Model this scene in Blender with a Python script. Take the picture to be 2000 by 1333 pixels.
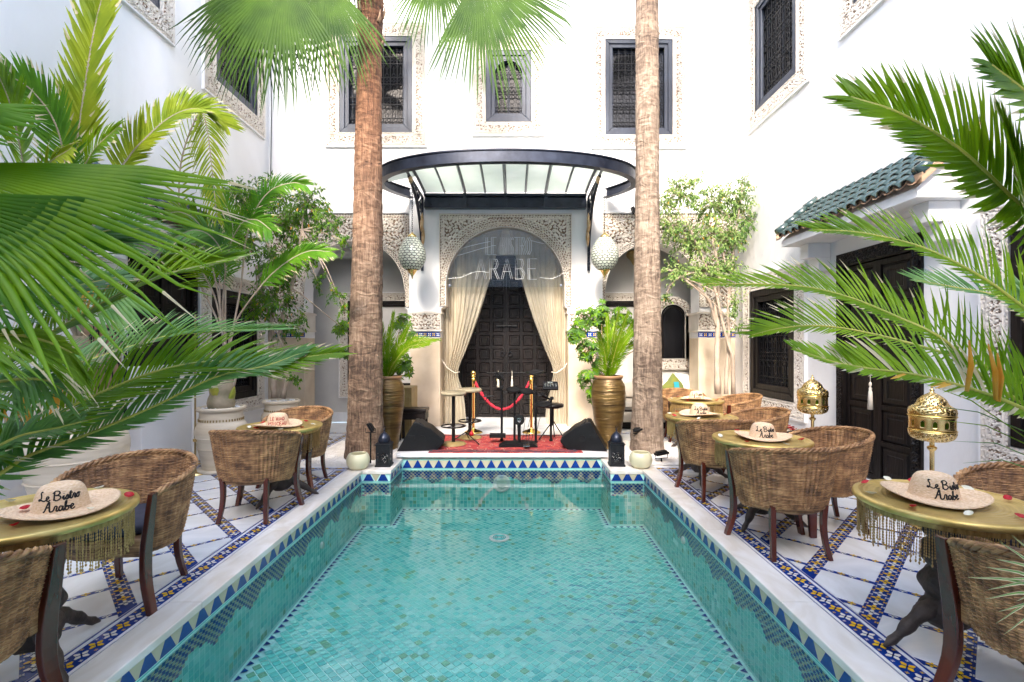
import bpy, bmesh, math, random
import numpy as np
from mathutils import Vector, Matrix
from mathutils.geometry import tessellate_polygon
random.seed(7)
R = math.radians
PI = math.pi
sc = bpy.context.scene
for o in list(bpy.data.objects): bpy.data.objects.remove(o)
col = sc.collection
# ------------------------------------------------------------------ camera
cd = bpy.data.cameras.new('camera'); cam = bpy.data.objects.new('camera', cd); col.objects.link(cam)
cam.location = (0, 0, 1.55); cam.rotation_euler = (R(90), 0, 0)
cd.sensor_width = 36; cd.lens = 944/2000*36; cd.shift_x = -0.001; cd.shift_y = 0.00575
cd.clip_start = .05; cd.clip_end = 300
sc.camera = cam
# ------------------------------------------------------------------ light
SUN_EL, SUN_AZ = 38, 12        # sun behind the camera, a little to the left
w = bpy.data.worlds.new('World'); sc.world = w; w.use_nodes = True
nt = w.node_tree
sky = nt.nodes.new('ShaderNodeTexSky'); sky.sky_type = 'NISHITA'; sky.sun_disc = False
sky.sun_elevation = R(SUN_EL); sky.sun_rotation = R(180+SUN_AZ)
sky.air_density = .8; sky.dust_density = 2.4; sky.ozone_density = .2
nt.links.new(sky.outputs[0], nt.nodes['Background'].inputs[0])
nt.nodes['Background'].inputs[1].default_value = 0.15
sl = bpy.data.lights.new('sun', 'SUN'); sun = bpy.data.objects.new('sun', sl); col.objects.link(sun)
sl.energy = .8; sl.angle = R(10); sl.color = (1, .95, .88)
sd = Vector((math.sin(R(SUN_AZ))*math.cos(R(SUN_EL)), math.cos(R(SUN_AZ))*math.cos(R(SUN_EL)), -math.sin(R(SUN_EL))))
sun.rotation_euler = sd.to_track_quat('-Z', 'Y').to_euler(); sun.location = (-3, -6, 12)
vs = sc.view_settings; vs.view_transform = 'Standard'; vs.look = 'None'; vs.gamma = 1; vs.exposure = 3.05; vs.use_curve_mapping = False
sc.cycles.max_bounces = 10; sc.cycles.diffuse_bounces = 5; sc.cycles.glossy_bounces = 4
sc.cycles.transparent_max_bounces = 16; sc.cycles.caustics_reflective = False; sc.cycles.caustics_refractive = False
sc.cycles.sample_clamp_indirect = 6

F = 944.0
def P(x, y, Y):                # photograph position + real distance -> place in the courtyard
    return Vector(((x-1002)/F*Y, Y, 1.55-(y-678)/F*Y))
def V(*a): return Vector(a)

# ------------------------------------------------------------------ materials
MATS = {}
def mat(name, c1, c2=None, scale=8, rough=.6, metal=0, bump=0, bscale=None, spec=.5, stretch=(1,1,1), detail=6, rrange=0, coat=0, transl=0, alpha=1, distort=0, bdist=.01):
    m = bpy.data.materials.new(name); m.use_nodes = True; n = m.node_tree.nodes; l = m.node_tree.links
    b = n['Principled BSDF']; b.inputs['Roughness'].default_value = rough; b.inputs['Metallic'].default_value = metal
    b.inputs['Specular IOR Level'].default_value = spec; b.inputs['Coat Weight'].default_value = coat
    b.inputs['Base Color'].default_value = (*c1, 1)
    tc = n.new('ShaderNodeTexCoord'); mp = n.new('ShaderNodeMapping'); mp.inputs['Scale'].default_value = stretch
    l.new(tc.outputs['Object'], mp.inputs['Vector'])
    if c2 is not None:
        nz = n.new('ShaderNodeTexNoise'); nz.inputs['Scale'].default_value = scale; nz.inputs['Detail'].default_value = detail
        nz.inputs['Distortion'].default_value = distort
        l.new(mp.outputs[0], nz.inputs['Vector'])
        cr = n.new('ShaderNodeValToRGB'); cr.color_ramp.elements[0].position = .32; cr.color_ramp.elements[1].position = .68
        cr.color_ramp.elements[0].color = (*c1, 1); cr.color_ramp.elements[1].color = (*c2, 1)
        l.new(nz.outputs[0], cr.inputs[0]); l.new(cr.outputs[0], b.inputs['Base Color'])
        if rrange:
            mr = n.new('ShaderNodeMapRange'); mr.inputs['To Min'].default_value = rough-rrange; mr.inputs['To Max'].default_value = rough+rrange
            l.new(nz.outputs[0], mr.inputs[0]); l.new(mr.outputs[0], b.inputs['Roughness'])
    if bump:
        nb = n.new('ShaderNodeTexNoise'); nb.inputs['Scale'].default_value = bscale or scale*2; nb.inputs['Detail'].default_value = 4
        l.new(mp.outputs[0], nb.inputs['Vector'])
        bp = n.new('ShaderNodeBump'); bp.inputs['Strength'].default_value = bump; bp.inputs['Distance'].default_value = bdist
        l.new(nb.outputs[0], bp.inputs['Height']); l.new(bp.outputs[0], b.inputs['Normal'])
    out = n['Material Output']; last = b.outputs[0]
    if transl:
        t = n.new('ShaderNodeBsdfTranslucent'); mx = n.new('ShaderNodeMixShader'); mx.inputs[0].default_value = transl
        if c2 is not None: l.new(cr.outputs[0], t.inputs[0])
        else: t.inputs[0].default_value = (*c1, 1)
        l.new(last, mx.inputs[1]); l.new(t.outputs[0], mx.inputs[2]); last = mx.outputs[0]
    if alpha < 1:
        t = n.new('ShaderNodeBsdfTransparent'); mx = n.new('ShaderNodeMixShader'); mx.inputs[0].default_value = alpha
        l.new(t.outputs[0], mx.inputs[1]); l.new(last, mx.inputs[2]); last = mx.outputs[0]
    l.new(last, out.inputs['Surface'])
    if name in ('dark_wood', 'black_plastic', 'rubber', 'leather'): b.inputs['Specular IOR Level'].default_value = .22
    if name.startswith('leaf'): b.inputs['Specular IOR Level'].default_value = .22
    MATS[name] = m
    return m
M = {}
def mk(k, *a, **kw): M[k] = mat(k, *a, **kw)
mk('plaster', (.70,.685,.66), (.83,.82,.805), .9, .8, bump=.5, bscale=9, bdist=.015, stretch=(1,1,.55), distort=.6)
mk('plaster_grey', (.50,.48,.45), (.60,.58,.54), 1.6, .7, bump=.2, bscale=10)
mk('carved_stucco', (.60,.54,.46), (.70,.64,.56), 5, .8)
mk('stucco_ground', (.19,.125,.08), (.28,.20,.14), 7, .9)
mk('tadelakt', (.50,.39,.27), (.62,.51,.38), 3.0, .45, bump=.12, bscale=9, rrange=.1)
mk('marble', (.86,.85,.83), (.70,.70,.69), 2.2, .16, detail=9, distort=1.6, rrange=.06, stretch=(1,2.2,1))
mk('marble_b', (.85,.84,.81), (.74,.72,.67), 1.6, .2, detail=9, distort=2.2, rrange=.06, stretch=(2.2,1,1))
mk('coping', (.85,.82,.77), (.68,.62,.53), 3.0, .22, detail=9, distort=1.6, rrange=.08, stretch=(1.6,.7,1))
mk('blue_glaze', (.005,.024,.17), (.010,.05,.29), 9, .16, coat=.1)
mk('yellow_glaze', (.84,.55,.03), (.74,.42,.02), 18, .18)
mk('white_glaze', (.80,.78,.72), (.70,.68,.62), 18, .18)
mk('black_glaze', (.02,.02,.03), None, rough=.2)
mk('beige_glaze', (.55,.48,.33), (.44,.42,.30), 9, .2)
mk('grout', (.52,.58,.54), (.42,.50,.47), 12, .7)
mk('teal_a', (.21,.70,.60), (.27,.74,.64), 5, .2)
mk('teal_b', (.14,.61,.53), (.19,.66,.58), 5, .2)
mk('teal_c', (.32,.76,.66), (.40,.80,.70), 5, .2)
mk('teal_d', (.18,.44,.29), (.22,.50,.31), 5, .2)
mk('teal_e', (.11,.53,.48), (.15,.58,.53), 5, .2)
mk('pool_grout', (.56,.86,.79), (.48,.81,.74), 8, .6)
mk('gravel', (.62,.54,.45), (.78,.73,.66), 30, .8)
mk('pebble', (.66,.60,.52), (.80,.76,.70), 3, .7)
mk('white_pebble', (.82,.80,.77), (.74,.72,.70), 9, .6)
mk('dark_wood', (.004,.0035,.0035), (.014,.010,.009), 9, .42, bump=.4, bscale=40, stretch=(1,1,.15))
mk('blue_wood', (.012,.018,.034), (.028,.038,.062), 9, .5, bump=.2, bscale=30, stretch=(1,1,.3))
mk('iron', (.006,.0065,.008), (.014,.015,.018), 20, .5, metal=.1, spec=.3)
mk('canopy_iron', (.010,.013,.024), (.026,.032,.05), 6, .3, metal=.5, bump=.1, bscale=12)
mk('aged_gold', (.38,.22,.08), (.55,.40,.24), 14, .5, metal=.4)
mk('brass', (.80,.56,.20), (.92,.70,.32), 14, .27, metal=1)
mk('bright_brass', (.85,.58,.16), (.90,.66,.24), 6, .13, metal=1)
mk('gold_fringe', (.30,.18,.05), (.58,.38,.14), 60, .35, metal=.6, stretch=(1,1,.3))
mk('bronze_pot', (.075,.044,.016), (.20,.125,.04), 5, .32, metal=.55, bump=.9, bscale=9, stretch=(.35,.35,4), bdist=.02)
mk('terracotta_rim', (.33,.17,.08), (.24,.14,.06), 8, .5)
mk('cream_pot', (.58,.48,.34), (.70,.61,.47), 5, .6, bump=.4, bscale=12, stretch=(.5,.5,3))
mk('red_wood', (.045,.008,.004), (.11,.02,.009), 8, .26, coat=.35, stretch=(1,1,.2))
mk('root_wood', (.022,.014,.010), (.06,.042,.032), 14, .62, bump=.9, bscale=38)
mk('cushion_dark', (.035,.035,.05), (.05,.05,.07), 20, .8)
mk('leather', (.006,.004,.004), (.011,.008,.007), 30, .3, bump=.2, bscale=120)
mk('black_plastic', (.0035,.0035,.004), (.006,.006,.007), 40, .5, bump=.15, bscale=200)
mk('rubber', (.005,.005,.0055), None, rough=.6)
mk('steel', (.45,.45,.46), (.55,.55,.55), 9, .25, metal=1)
mk('onyx', (.74,.72,.50), (.84,.80,.60), 5, .3, transl=.3)
mk('velvet', (.32,.006,.02), (.48,.015,.035), 30, .8)
mk('rose_red', (.52,.004,.012), (.38,.002,.008), 10, .5, transl=.2)
mk('rose_white', (.82,.80,.68), (.75,.70,.5), 10, .5, transl=.2)
mk('straw', (.66,.44,.25), (.84,.64,.44), 60, .7, bump=.7, bscale=60, stretch=(1,1,3))
mk('yarn_black', (.012,.010,.010), None, rough=.9)
mk('yarn_red', (.40,.012,.012), None, rough=.9)
mk('curtain', (.56,.47,.33), (.66,.57,.42), 3, .8, transl=.3, alpha=.95)
mk('sheer', (.60,.53,.40), (.68,.61,.48), 3, .8, transl=.3, alpha=.62)
mk('neon_glass', (.88,.88,.85), None, rough=.1, alpha=.8)
mk('milk_glass', (.74,.80,.75), (.82,.86,.82), 2.2, .25, transl=.6)
mk('lamp_glass', (.66,.72,.60), (.80,.82,.70), 12, .15, transl=.35, coat=.5)
mk('roof_tile', (.020,.042,.038), (.055,.085,.082), 7, .2, coat=.4)
mk('clay', (.42,.28,.17), (.34,.20,.12), 14, .85)
mk('bark', (.17,.10,.055), (.30,.20,.13), 5, .85, bump=1, bscale=20, stretch=(1,1,3), bdist=.02)
mk('smooth_bark', (.34,.25,.18), (.46,.37,.28), 6, .8, bump=.4, bscale=24)
mk('woody', (.20,.18,.10), (.38,.30,.20), 8, .7, bump=.4, bscale=20)
mk('leaf_deep', (.085,.215,.005), (.19,.34,.008), 6, .42, transl=.35)
mk('leaf_cycad', (.085,.20,.004), (.24,.39,.008), 5, .38, transl=.35)
mk('leaf_teal', (.07,.20,.035), (.17,.32,.075), 5, .3, transl=.28, coat=.2)
mk('leaf_sun', (.20,.30,.015), (.38,.44,.025), 4, .5, transl=.45)
mk('leaf_high', (.018,.052,.004), (.055,.115,.008), 3, .6, transl=.15)
mk('leaf_fan', (.045,.17,.012), (.16,.34,.02), 3, .4, transl=.4)
mk('leaf_ficus', (.045,.12,.02), (.13,.24,.045), 3, .4, transl=.3)
mk('leaf_ficus_pale', (.17,.28,.07), (.38,.46,.16), 3, .45, transl=.35)
mk('leaf_dry', (.75,.32,.02), (.80,.50,.10), 8, .6, transl=.3)
mk('leaf_straw', (.55,.46,.26), (.70,.62,.42), 8, .7, transl=.3)
mk('stalk_green', (.25,.30,.03), (.42,.38,.05), 9, .45)
mk('stalk_brown', (.22,.14,.05), (.30,.22,.08), 9, .5)
mk('soil', (.05,.035,.025), None, rough=.9)
mk('cushion_green', (.16,.17,.02), (.10,.12,.03), 9, .8)
mk('cushion_teal', (.01,.22,.27), None, rough=.8)
mk('upholstery', (.62,.55,.45), (.70,.64,.54), 4, .85)
mk('socket', (.78,.76,.70), None, rough=.4)
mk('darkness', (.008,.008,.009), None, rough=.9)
mk('photo_orange', (.65,.33,.06), None, rough=.5)

def node_mat(name):
    m = bpy.data.materials.new(name); m.use_nodes = True; M[name] = m
    return m, m.node_tree.nodes, m.node_tree.links
# window panes: dark glass with the room behind unlit
m, n, l = node_mat('dark_pane'); b = n['Principled BSDF']
b.inputs['Base Color'].default_value = (.012,.012,.014,1); b.inputs['Roughness'].default_value = .05; b.inputs['Specular IOR Level'].default_value = .2
# clear acrylic
m, n, l = node_mat('acrylic'); n.remove(n['Principled BSDF'])
t = n.new('ShaderNodeBsdfTransparent'); t.inputs[0].default_value = (.93,.95,.95,1); g = n.new('ShaderNodeBsdfGlossy'); g.inputs[1].default_value = .03
fr = n.new('ShaderNodeFresnel'); fr.inputs[0].default_value = 1.5; mx = n.new('ShaderNodeMixShader')
l.new(fr.outputs[0], mx.inputs[0]); l.new(t.outputs[0], mx.inputs[1]); l.new(g.outputs[0], mx.inputs[2]); l.new(mx.outputs[0], n['Material Output'].inputs[0])
# water: see-through, faintly tinted, Fresnel reflection, ripples livelier towards the near right
m, n, l = node_mat('water'); n.remove(n['Principled BSDF'])
t = n.new('ShaderNodeBsdfTransparent'); t.inputs[0].default_value = (.88,.985,.975,1); g = n.new('ShaderNodeBsdfGlossy'); g.inputs[1].default_value = .015
fr = n.new('ShaderNodeFresnel'); fr.inputs[0].default_value = 1.52; mx = n.new('ShaderNodeMixShader')
tc = n.new('ShaderNodeTexCoord'); na = n.new('ShaderNodeTexNoise'); na.inputs['Scale'].default_value = 2.4; na.inputs['Detail'].default_value = 2.0
nb = n.new('ShaderNodeTexNoise'); nb.inputs['Scale'].default_value = 16; nb.inputs['Detail'].default_value = 3; nb.inputs['Distortion'].default_value = .8
l.new(tc.outputs['Object'], na.inputs[0]); l.new(tc.outputs['Object'], nb.inputs[0])
dist = n.new('ShaderNodeVectorMath'); dist.operation = 'DISTANCE'; dist.inputs[1].default_value = (1.15, 3.0, 0); l.new(tc.outputs['Object'], dist.inputs[0])
mr = n.new('ShaderNodeMapRange'); mr.inputs['From Min'].default_value = .2; mr.inputs['From Max'].default_value = 2.2; mr.inputs['To Min'].default_value = .8; mr.inputs['To Max'].default_value = .006
mr.interpolation_type = 'SMOOTHSTEP'; l.new(dist.outputs['Value'], mr.inputs[0])
mu = n.new('ShaderNodeMath'); mu.operation = 'MULTIPLY'; l.new(nb.outputs[0], mu.inputs[0]); l.new(mr.outputs[0], mu.inputs[1])
ma = n.new('ShaderNodeMath'); ma.operation = 'ADD'; l.new(mu.outputs[0], ma.inputs[0]); 
m3 = n.new('ShaderNodeMath'); m3.operation = 'MULTIPLY'; m3.inputs[1].default_value = .035; l.new(na.outputs[0], m3.inputs[0]); l.new(m3.outputs[0], ma.inputs[1])
bp = n.new('ShaderNodeBump'); bp.inputs['Strength'].default_value = .9; bp.inputs['Distance'].default_value = .05; l.new(ma.outputs[0], bp.inputs['Height'])
l.new(bp.outputs[0], g.inputs['Normal']); l.new(bp.outputs[0], fr.inputs['Normal'])
l.new(fr.outputs[0], mx.inputs[0]); l.new(t.outputs[0], mx.inputs[1]); l.new(g.outputs[0], mx.inputs[2]); l.new(mx.outputs[0], n['Material Output'].inputs[0])
# wicker: strands running round the shell, browns and tans strand by strand
m, n, l = node_mat('wicker'); b = n['Principled BSDF']; b.inputs['Roughness'].default_value = .55
tc = n.new('ShaderNodeTexCoord'); mp = n.new('ShaderNodeMapping'); mp.inputs['Scale'].default_value = (6,6,150); l.new(tc.outputs['Object'], mp.inputs[0])
nz = n.new('ShaderNodeTexNoise'); nz.inputs['Scale'].default_value = 1; nz.inputs['Detail'].default_value = 3; l.new(mp.outputs[0], nz.inputs[0])
n2 = n.new('ShaderNodeTexNoise'); n2.inputs['Scale'].default_value = 14; n2.inputs['Detail'].default_value = 3; l.new(tc.outputs['Object'], n2.inputs[0])
ad = n.new('ShaderNodeMath'); ad.operation = 'ADD'; l.new(nz.outputs[0], ad.inputs[0]); l.new(n2.outputs[0], ad.inputs[1])
cr = n.new('ShaderNodeValToRGB'); e = cr.color_ramp.elements; e[0].position = .38; e[0].color = (.085,.038,.014,1); e[1].position = .68; e[1].color = (.60,.36,.16,1)
x = e.new(.5); x.color = (.27,.135,.052,1)
hf = n.new('ShaderNodeMath'); hf.operation = 'MULTIPLY'; hf.inputs[1].default_value = .5; l.new(ad.outputs[0], hf.inputs[0]); l.new(hf.outputs[0], cr.inputs[0]); l.new(cr.outputs[0], b.inputs['Base Color'])
# hammered gold table top with engraved rings
m, n, l = node_mat('table_gold'); b = n['Principled BSDF']; b.inputs['Roughness'].default_value = .36; b.inputs['Metallic'].default_value = .7
tc = n.new('ShaderNodeTexCoord'); wv = n.new('ShaderNodeTexWave'); wv.wave_type = 'RINGS'; wv.rings_direction = 'Z'; wv.inputs['Scale'].default_value = 14; wv.inputs['Distortion'].default_value = .1
l.new(tc.outputs['Object'], wv.inputs[0]); bp = n.new('ShaderNodeBump'); bp.inputs['Strength'].default_value = .5; bp.inputs['Distance'].default_value = .004
l.new(wv.outputs['Fac'], bp.inputs['Height']); l.new(bp.outputs[0], b.inputs['Normal'])
nz = n.new('ShaderNodeTexNoise'); nz.inputs['Scale'].default_value = 9; l.new(tc.outputs['Object'], nz.inputs[0])
cr = n.new('ShaderNodeValToRGB'); cr.color_ramp.elements[0].color = (.56,.38,.10,1); cr.color_ramp.elements[1].color = (.80,.60,.22,1); cr.color_ramp.elements[0].position = .3; cr.color_ramp.elements[1].position = .7
l.new(nz.outputs[0], cr.inputs[0]); l.new(cr.outputs[0], b.inputs['Base Color'])
# persian rug
m, n, l = node_mat('rug_wool'); b = n['Principled BSDF']; b.inputs['Roughness'].default_value = .95
tc = n.new('ShaderNodeTexCoord'); v1 = n.new('ShaderNodeTexVoronoi'); v1.inputs['Scale'].default_value = 7; v1.feature = 'F1'; l.new(tc.outputs['Object'], v1.inputs[0])
v2 = n.new('ShaderNodeTexVoronoi'); v2.inputs['Scale'].default_value = 19; l.new(tc.outputs['Object'], v2.inputs[0])
cr = n.new('ShaderNodeValToRGB'); cr.color_ramp.interpolation = 'CONSTANT'; e = cr.color_ramp.elements
e[0].position = 0; e[0].color = (.05,.03,.10,1); e[1].position = .16; e[1].color = (.26,.018,.016,1)
for p_, c_ in ((.42,(.55,.10,.06,1)),(.52,(.30,.02,.03,1)),(.66,(.55,.35,.22,1)),(.72,(.30,.022,.02,1))): q = e.new(p_); q.color = c_
l.new(v1.outputs['Distance'], cr.inputs[0])
c2 = n.new('ShaderNodeValToRGB'); c2.color_ramp.interpolation = 'CONSTANT'; e = c2.color_ramp.elements
e[0].color = (.04,.03,.09,1); e[1].position = .2; e[1].color = (.30,.03,.028,1)
l.new(v2.outputs['Distance'], c2.inputs[0]); mx = n.new('ShaderNodeMix'); mx.data_type = 'RGBA'; mx.inputs[0].default_value = .4
l.new(cr.outputs[0], mx.inputs[6]); l.new(c2.outputs[0], mx.inputs[7]); l.new(mx.outputs[2], b.inputs['Base Color'])
# palm bark: rings and cracks
m, n, l = node_mat('palm_bark'); b = n['Principled BSDF']; b.inputs['Roughness'].default_value = .9
tc = n.new('ShaderNodeTexCoord'); mp = n.new('ShaderNodeMapping'); mp.inputs['Scale'].default_value = (5,5,11); l.new(tc.outputs['Object'], mp.inputs[0])
nz = n.new('ShaderNodeTexNoise'); nz.inputs['Scale'].default_value = 1.2; nz.inputs['Detail'].default_value = 8; l.new(mp.outputs[0], nz.inputs[0])
mp2 = n.new('ShaderNodeMapping'); mp2.inputs['Scale'].default_value = (60,60,6); l.new(tc.outputs['Object'], mp2.inputs[0])
n2 = n.new('ShaderNodeTexNoise'); n2.inputs['Scale'].default_value = .45; n2.inputs['Detail'].default_value = 7; n2.inputs['Distortion'].default_value = 1.5; l.new(mp2.outputs[0], n2.inputs[0]); nz.inputs['Distortion'].default_value = 1.2
n3 = n.new('ShaderNodeTexNoise'); n3.inputs['Scale'].default_value = 1.1; l.new(tc.outputs['Object'], n3.inputs[0])
cr = n.new('ShaderNodeValToRGB'); e = cr.color_ramp.elements; e[0].position = .40; e[0].color = (.06,.035,.022,1); e[1].position = .62; e[1].color = (.33,.23,.155,1); q = e.new(.50); q.color = (.17,.105,.065,1)
a1 = n.new('ShaderNodeMath'); a1.operation = 'ADD'; l.new(nz.outputs[0], a1.inputs[0]); l.new(n2.outputs[0], a1.inputs[1])
a2 = n.new('ShaderNodeMath'); a2.operation = 'ADD'; l.new(a1.outputs[0], a2.inputs[0]); l.new(n3.outputs[0], a2.inputs[1])
a3 = n.new('ShaderNodeMath'); a3.operation = 'MULTIPLY'; a3.inputs[1].default_value = .3333; l.new(a2.outputs[0], a3.inputs[0]); l.new(a3.outputs[0], cr.inputs[0]); l.new(cr.outputs[0], b.inputs['Base Color'])
bp = n.new('ShaderNodeBump'); bp.inputs['Strength'].default_value = 1; bp.inputs['Distance'].default_value = .03; l.new(a1.outputs[0], bp.inputs['Height']); l.new(bp.outputs[0], b.inputs['Normal'])

pb = m.copy()
# the left trunk is foxy red-brown towards the top, the tint fading in unevenly with height
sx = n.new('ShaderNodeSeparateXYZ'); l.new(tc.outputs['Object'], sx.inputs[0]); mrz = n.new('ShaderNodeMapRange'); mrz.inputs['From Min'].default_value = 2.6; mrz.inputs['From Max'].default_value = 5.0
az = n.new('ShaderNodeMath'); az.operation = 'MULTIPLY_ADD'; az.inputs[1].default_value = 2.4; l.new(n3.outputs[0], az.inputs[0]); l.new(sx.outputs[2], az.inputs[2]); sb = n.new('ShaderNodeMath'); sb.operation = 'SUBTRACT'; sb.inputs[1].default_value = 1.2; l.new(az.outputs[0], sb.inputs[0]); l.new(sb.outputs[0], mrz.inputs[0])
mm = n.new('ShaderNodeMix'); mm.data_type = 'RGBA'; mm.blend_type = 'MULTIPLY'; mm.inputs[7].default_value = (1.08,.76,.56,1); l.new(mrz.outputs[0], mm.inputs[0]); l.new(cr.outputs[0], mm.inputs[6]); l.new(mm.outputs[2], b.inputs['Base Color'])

M['palm_bark_pale'] = pb
for nd in pb.node_tree.nodes:
    if nd.type == 'VALTORGB':
        for e_, c_ in zip(nd.color_ramp.elements, ((.09,.06,.042,1),(.23,.165,.115,1),(.39,.30,.22,1))): e_.color = c_
# ------------------------------------------------------------------ mesh builder
def wloc(o):
    p = Vector((0,0,0))
    while o is not None: p += o.location; o = o.parent
    return p
class MB:
    def __init__(s): s.v = []; s.f = []; s.m = []; s.mi = 0
    def vert(s, p): s.v.append((p[0], p[1], p[2])); return len(s.v)-1
    def face(s, idx): s.f.append(tuple(idx)); s.m.append(s.mi)
    def poly(s, pts): s.face([s.vert(p) for p in pts])
    def box(s, c, d, rz=0, taper=1, mat4=None):
        hx, hy, hz = d[0]/2, d[1]/2, d[2]/2; i0 = len(s.v); ca, sa = math.cos(rz), math.sin(rz)
        for z, t in ((-hz, 1), (hz, taper)):
            for x, y in ((-hx,-hy),(hx,-hy),(hx,hy),(-hx,hy)):
                x *= t; y *= t; p = Vector((x*ca-y*sa, x*sa+y*ca, z))
                if mat4 is not None: p = mat4 @ p
                s.vert((c[0]+p[0], c[1]+p[1], c[2]+p[2]))
        for q in ((3,2,1,0),(4,5,6,7),(0,1,5,4),(1,2,6,5),(2,3,7,6),(3,0,4,7)): s.face([i0+k for k in q])
        return s
    def bx(s, x0, x1, y0, y1, z0, z1):
        return s.box(((x0+x1)/2,(y0+y1)/2,(z0+z1)/2), (x1-x0,y1-y0,z1-z0))
    def bbox(s, x0, x1, y0, y1, z0, z1, b=.004):      # box with chamfered top edges
        i = len(s.v)
        for z, k in ((z0,0),(z1-b,0),(z1,b)):
            for x, y in ((x0+k,y0+k),(x1-k,y0+k),(x1-k,y1-k),(x0+k,y1-k)): s.vert((x,y,z))
        s.face([i+3,i+2,i+1,i]); s.face([i+8,i+9,i+10,i+11])
        for a in (0,4):
            for k in range(4): s.face([i+a+k, i+a+(k+1)%4, i+a+4+(k+1)%4, i+a+4+k])
        return s
    def tube(s, pts, r, n=8, caps=True, flat=1):
        pts = [Vector(p) for p in pts]; N = len(pts); i0 = len(s.v)
        rs = r if isinstance(r, (list, tuple)) else [r]*N
        up = None
        for k, p in enumerate(pts):
            t = (pts[min(k+1,N-1)]-pts[max(k-1,0)])
            if t.length < 1e-9: t = Vector((0,0,1))
            t.normalize()
            if up is None:
                up = Vector((0,0,1)) if abs(t.z) < .9 else Vector((1,0,0))
            a = t.cross(up)
            if a.length < 1e-6: a = t.cross(Vector((.3,1,.1)))
            a.normalize(); b = a.cross(t).normalized(); up = b
            for j in range(n):
                an = 2*PI*j/n; s.vert(p+a*math.cos(an)*rs[k]+b*math.sin(an)*rs[k]*flat)
        for k in range(N-1):
            for j in range(n):
                a0 = i0+k*n+j; a1 = i0+k*n+(j+1)%n; s.face([a0, a1, a1+n, a0+n])
        if caps: s.face([i0+j for j in range(n)][::-1]); s.face([i0+(N-1)*n+j for j in range(n)])
        return s
    def lathe(s, prof, n=24, c=(0,0,0), caps=True, wob=None):
        i0 = len(s.v); N = len(prof)
        for (r, z) in prof:
            for j in range(n):
                a = 2*PI*j/n; rr = r*(wob(a, z) if wob else 1); s.vert((c[0]+rr*math.cos(a), c[1]+rr*math.sin(a), c[2]+z))
        for k in range(N-1):
            for j in range(n):
                a0 = i0+k*n+j; a1 = i0+k*n+(j+1)%n; s.face([a0, a1, a1+n, a0+n])
        if caps: s.face([i0+j for j in range(n)][::-1]); s.face([i0+(N-1)*n+j for j in range(n)])
        return s
    def ring(s, c, R0, r, n=24, k=6, axis='z'):
        pts = []
        i0 = len(s.v)
        for a in range(n):
            t = 2*PI*a/n
            for b_ in range(k):
                u = 2*PI*b_/k; x = (R0+r*math.cos(u))*math.cos(t); y = (R0+r*math.cos(u))*math.sin(t); z = r*math.sin(u)
                if axis == 'y': x, y, z = x, z, y
                if axis == 'x': x, y, z = z, x, y
                s.vert((c[0]+x, c[1]+y, c[2]+z))
        for a in range(n):
            for b_ in range(k):
                s.face([i0+a*k+b_, i0+((a+1)%n)*k+b_, i0+((a+1)%n)*k+(b_+1)%k, i0+a*k+(b_+1)%k])
        return s
    def prism(s, poly, y0, y1):                        # polygon in x,z pushed from y0 to y1
        n = len(poly); i = len(s.v)
        for y in (y0, y1):
            for x, z in poly: s.vert((x, y, z))
        s.face(range(i, i+n)); s.face([i+n+k for k in range(n)][::-1])
        for k in range(n): s.face([i+(k+1)%n, i+k, i+n+k, i+n+(k+1)%n])
        return s
    def xf(s, mtx, start=0):
        for k in range(start, len(s.v)):
            p = mtx @ Vector(s.v[k]); s.v[k] = (p.x, p.y, p.z)
        return s
    def mesh(s, name, mats, smooth=False):
        me = bpy.data.meshes.new(name); me.from_pydata(s.v, [], s.f)
        for m_ in (mats if isinstance(mats, (list, tuple)) else [mats]): me.materials.append(M[m_] if isinstance(m_, str) else m_)
        if any(s.m): me.polygons.foreach_set('material_index', s.m)
        if smooth: me.polygons.foreach_set('use_smooth', [True]*len(s.f))
        me.update(); return me
    def build(s, name, mats, parent=None, smooth=False, world=True, **props):
        if world and parent is not None:
            o0 = wloc(parent); s.v = [(x-o0.x, y-o0.y, z-o0.z) for x, y, z in s.v]
        o = bpy.data.objects.new(name, s.mesh(name, mats, smooth)); col.objects.link(o)
        if parent is not None: o.parent = parent
        for k, v_ in props.items(): o[k] = v_
        return o
def recalc(o):
    bm = bmesh.new(); bm.from_mesh(o.data); bmesh.ops.recalc_face_normals(bm, faces=bm.faces); bm.to_mesh(o.data); bm.free()
    return o
def bev(o, w=.005, seg=2, ang=35):
    md = o.modifiers.new('bevel', 'BEVEL'); md.width = w; md.segments = seg; md.limit_method = 'ANGLE'; md.angle_limit = R(ang); return o
def thing(name, label, cat, loc=(0,0,0), rz=0, group=None):
    o = bpy.data.objects.new(name, None); col.objects.link(o); o.empty_display_size = .1
    o.location = loc; o.rotation_euler = (0,0,rz); o['label'] = label; o['category'] = cat
    if group: o['group'] = group
    return o
def tag(o, label, cat, group=None):
    o['label'] = label; o['category'] = cat
    if group: o['group'] = group
    return o
def structure(o): o['kind'] = 'structure'; return o
def rooted(mb, name, mats, loc, smooth=False):          # single-mesh thing with its origin at its base
    mb.v = [(x-loc[0], y-loc[1], z-loc[2]) for x, y, z in mb.v]
    o = bpy.data.objects.new(name, mb.mesh(name, mats, smooth)); col.objects.link(o); o.location = loc; return o
def dup(root, loc, rz, label=None, group=None, scale=None):
    r = root.copy(); col.objects.link(r); r.location = loc; r.rotation_euler = (0,0,rz)
    if label: r['label'] = label
    if group: r['group'] = group
    if scale: r.scale = scale
    for ch in list(root.children):
        c = ch.copy(); col.objects.link(c); c.parent = r
        for g_ in list(ch.children):
            d = g_.copy(); col.objects.link(d); d.parent = c
    return r
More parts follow.
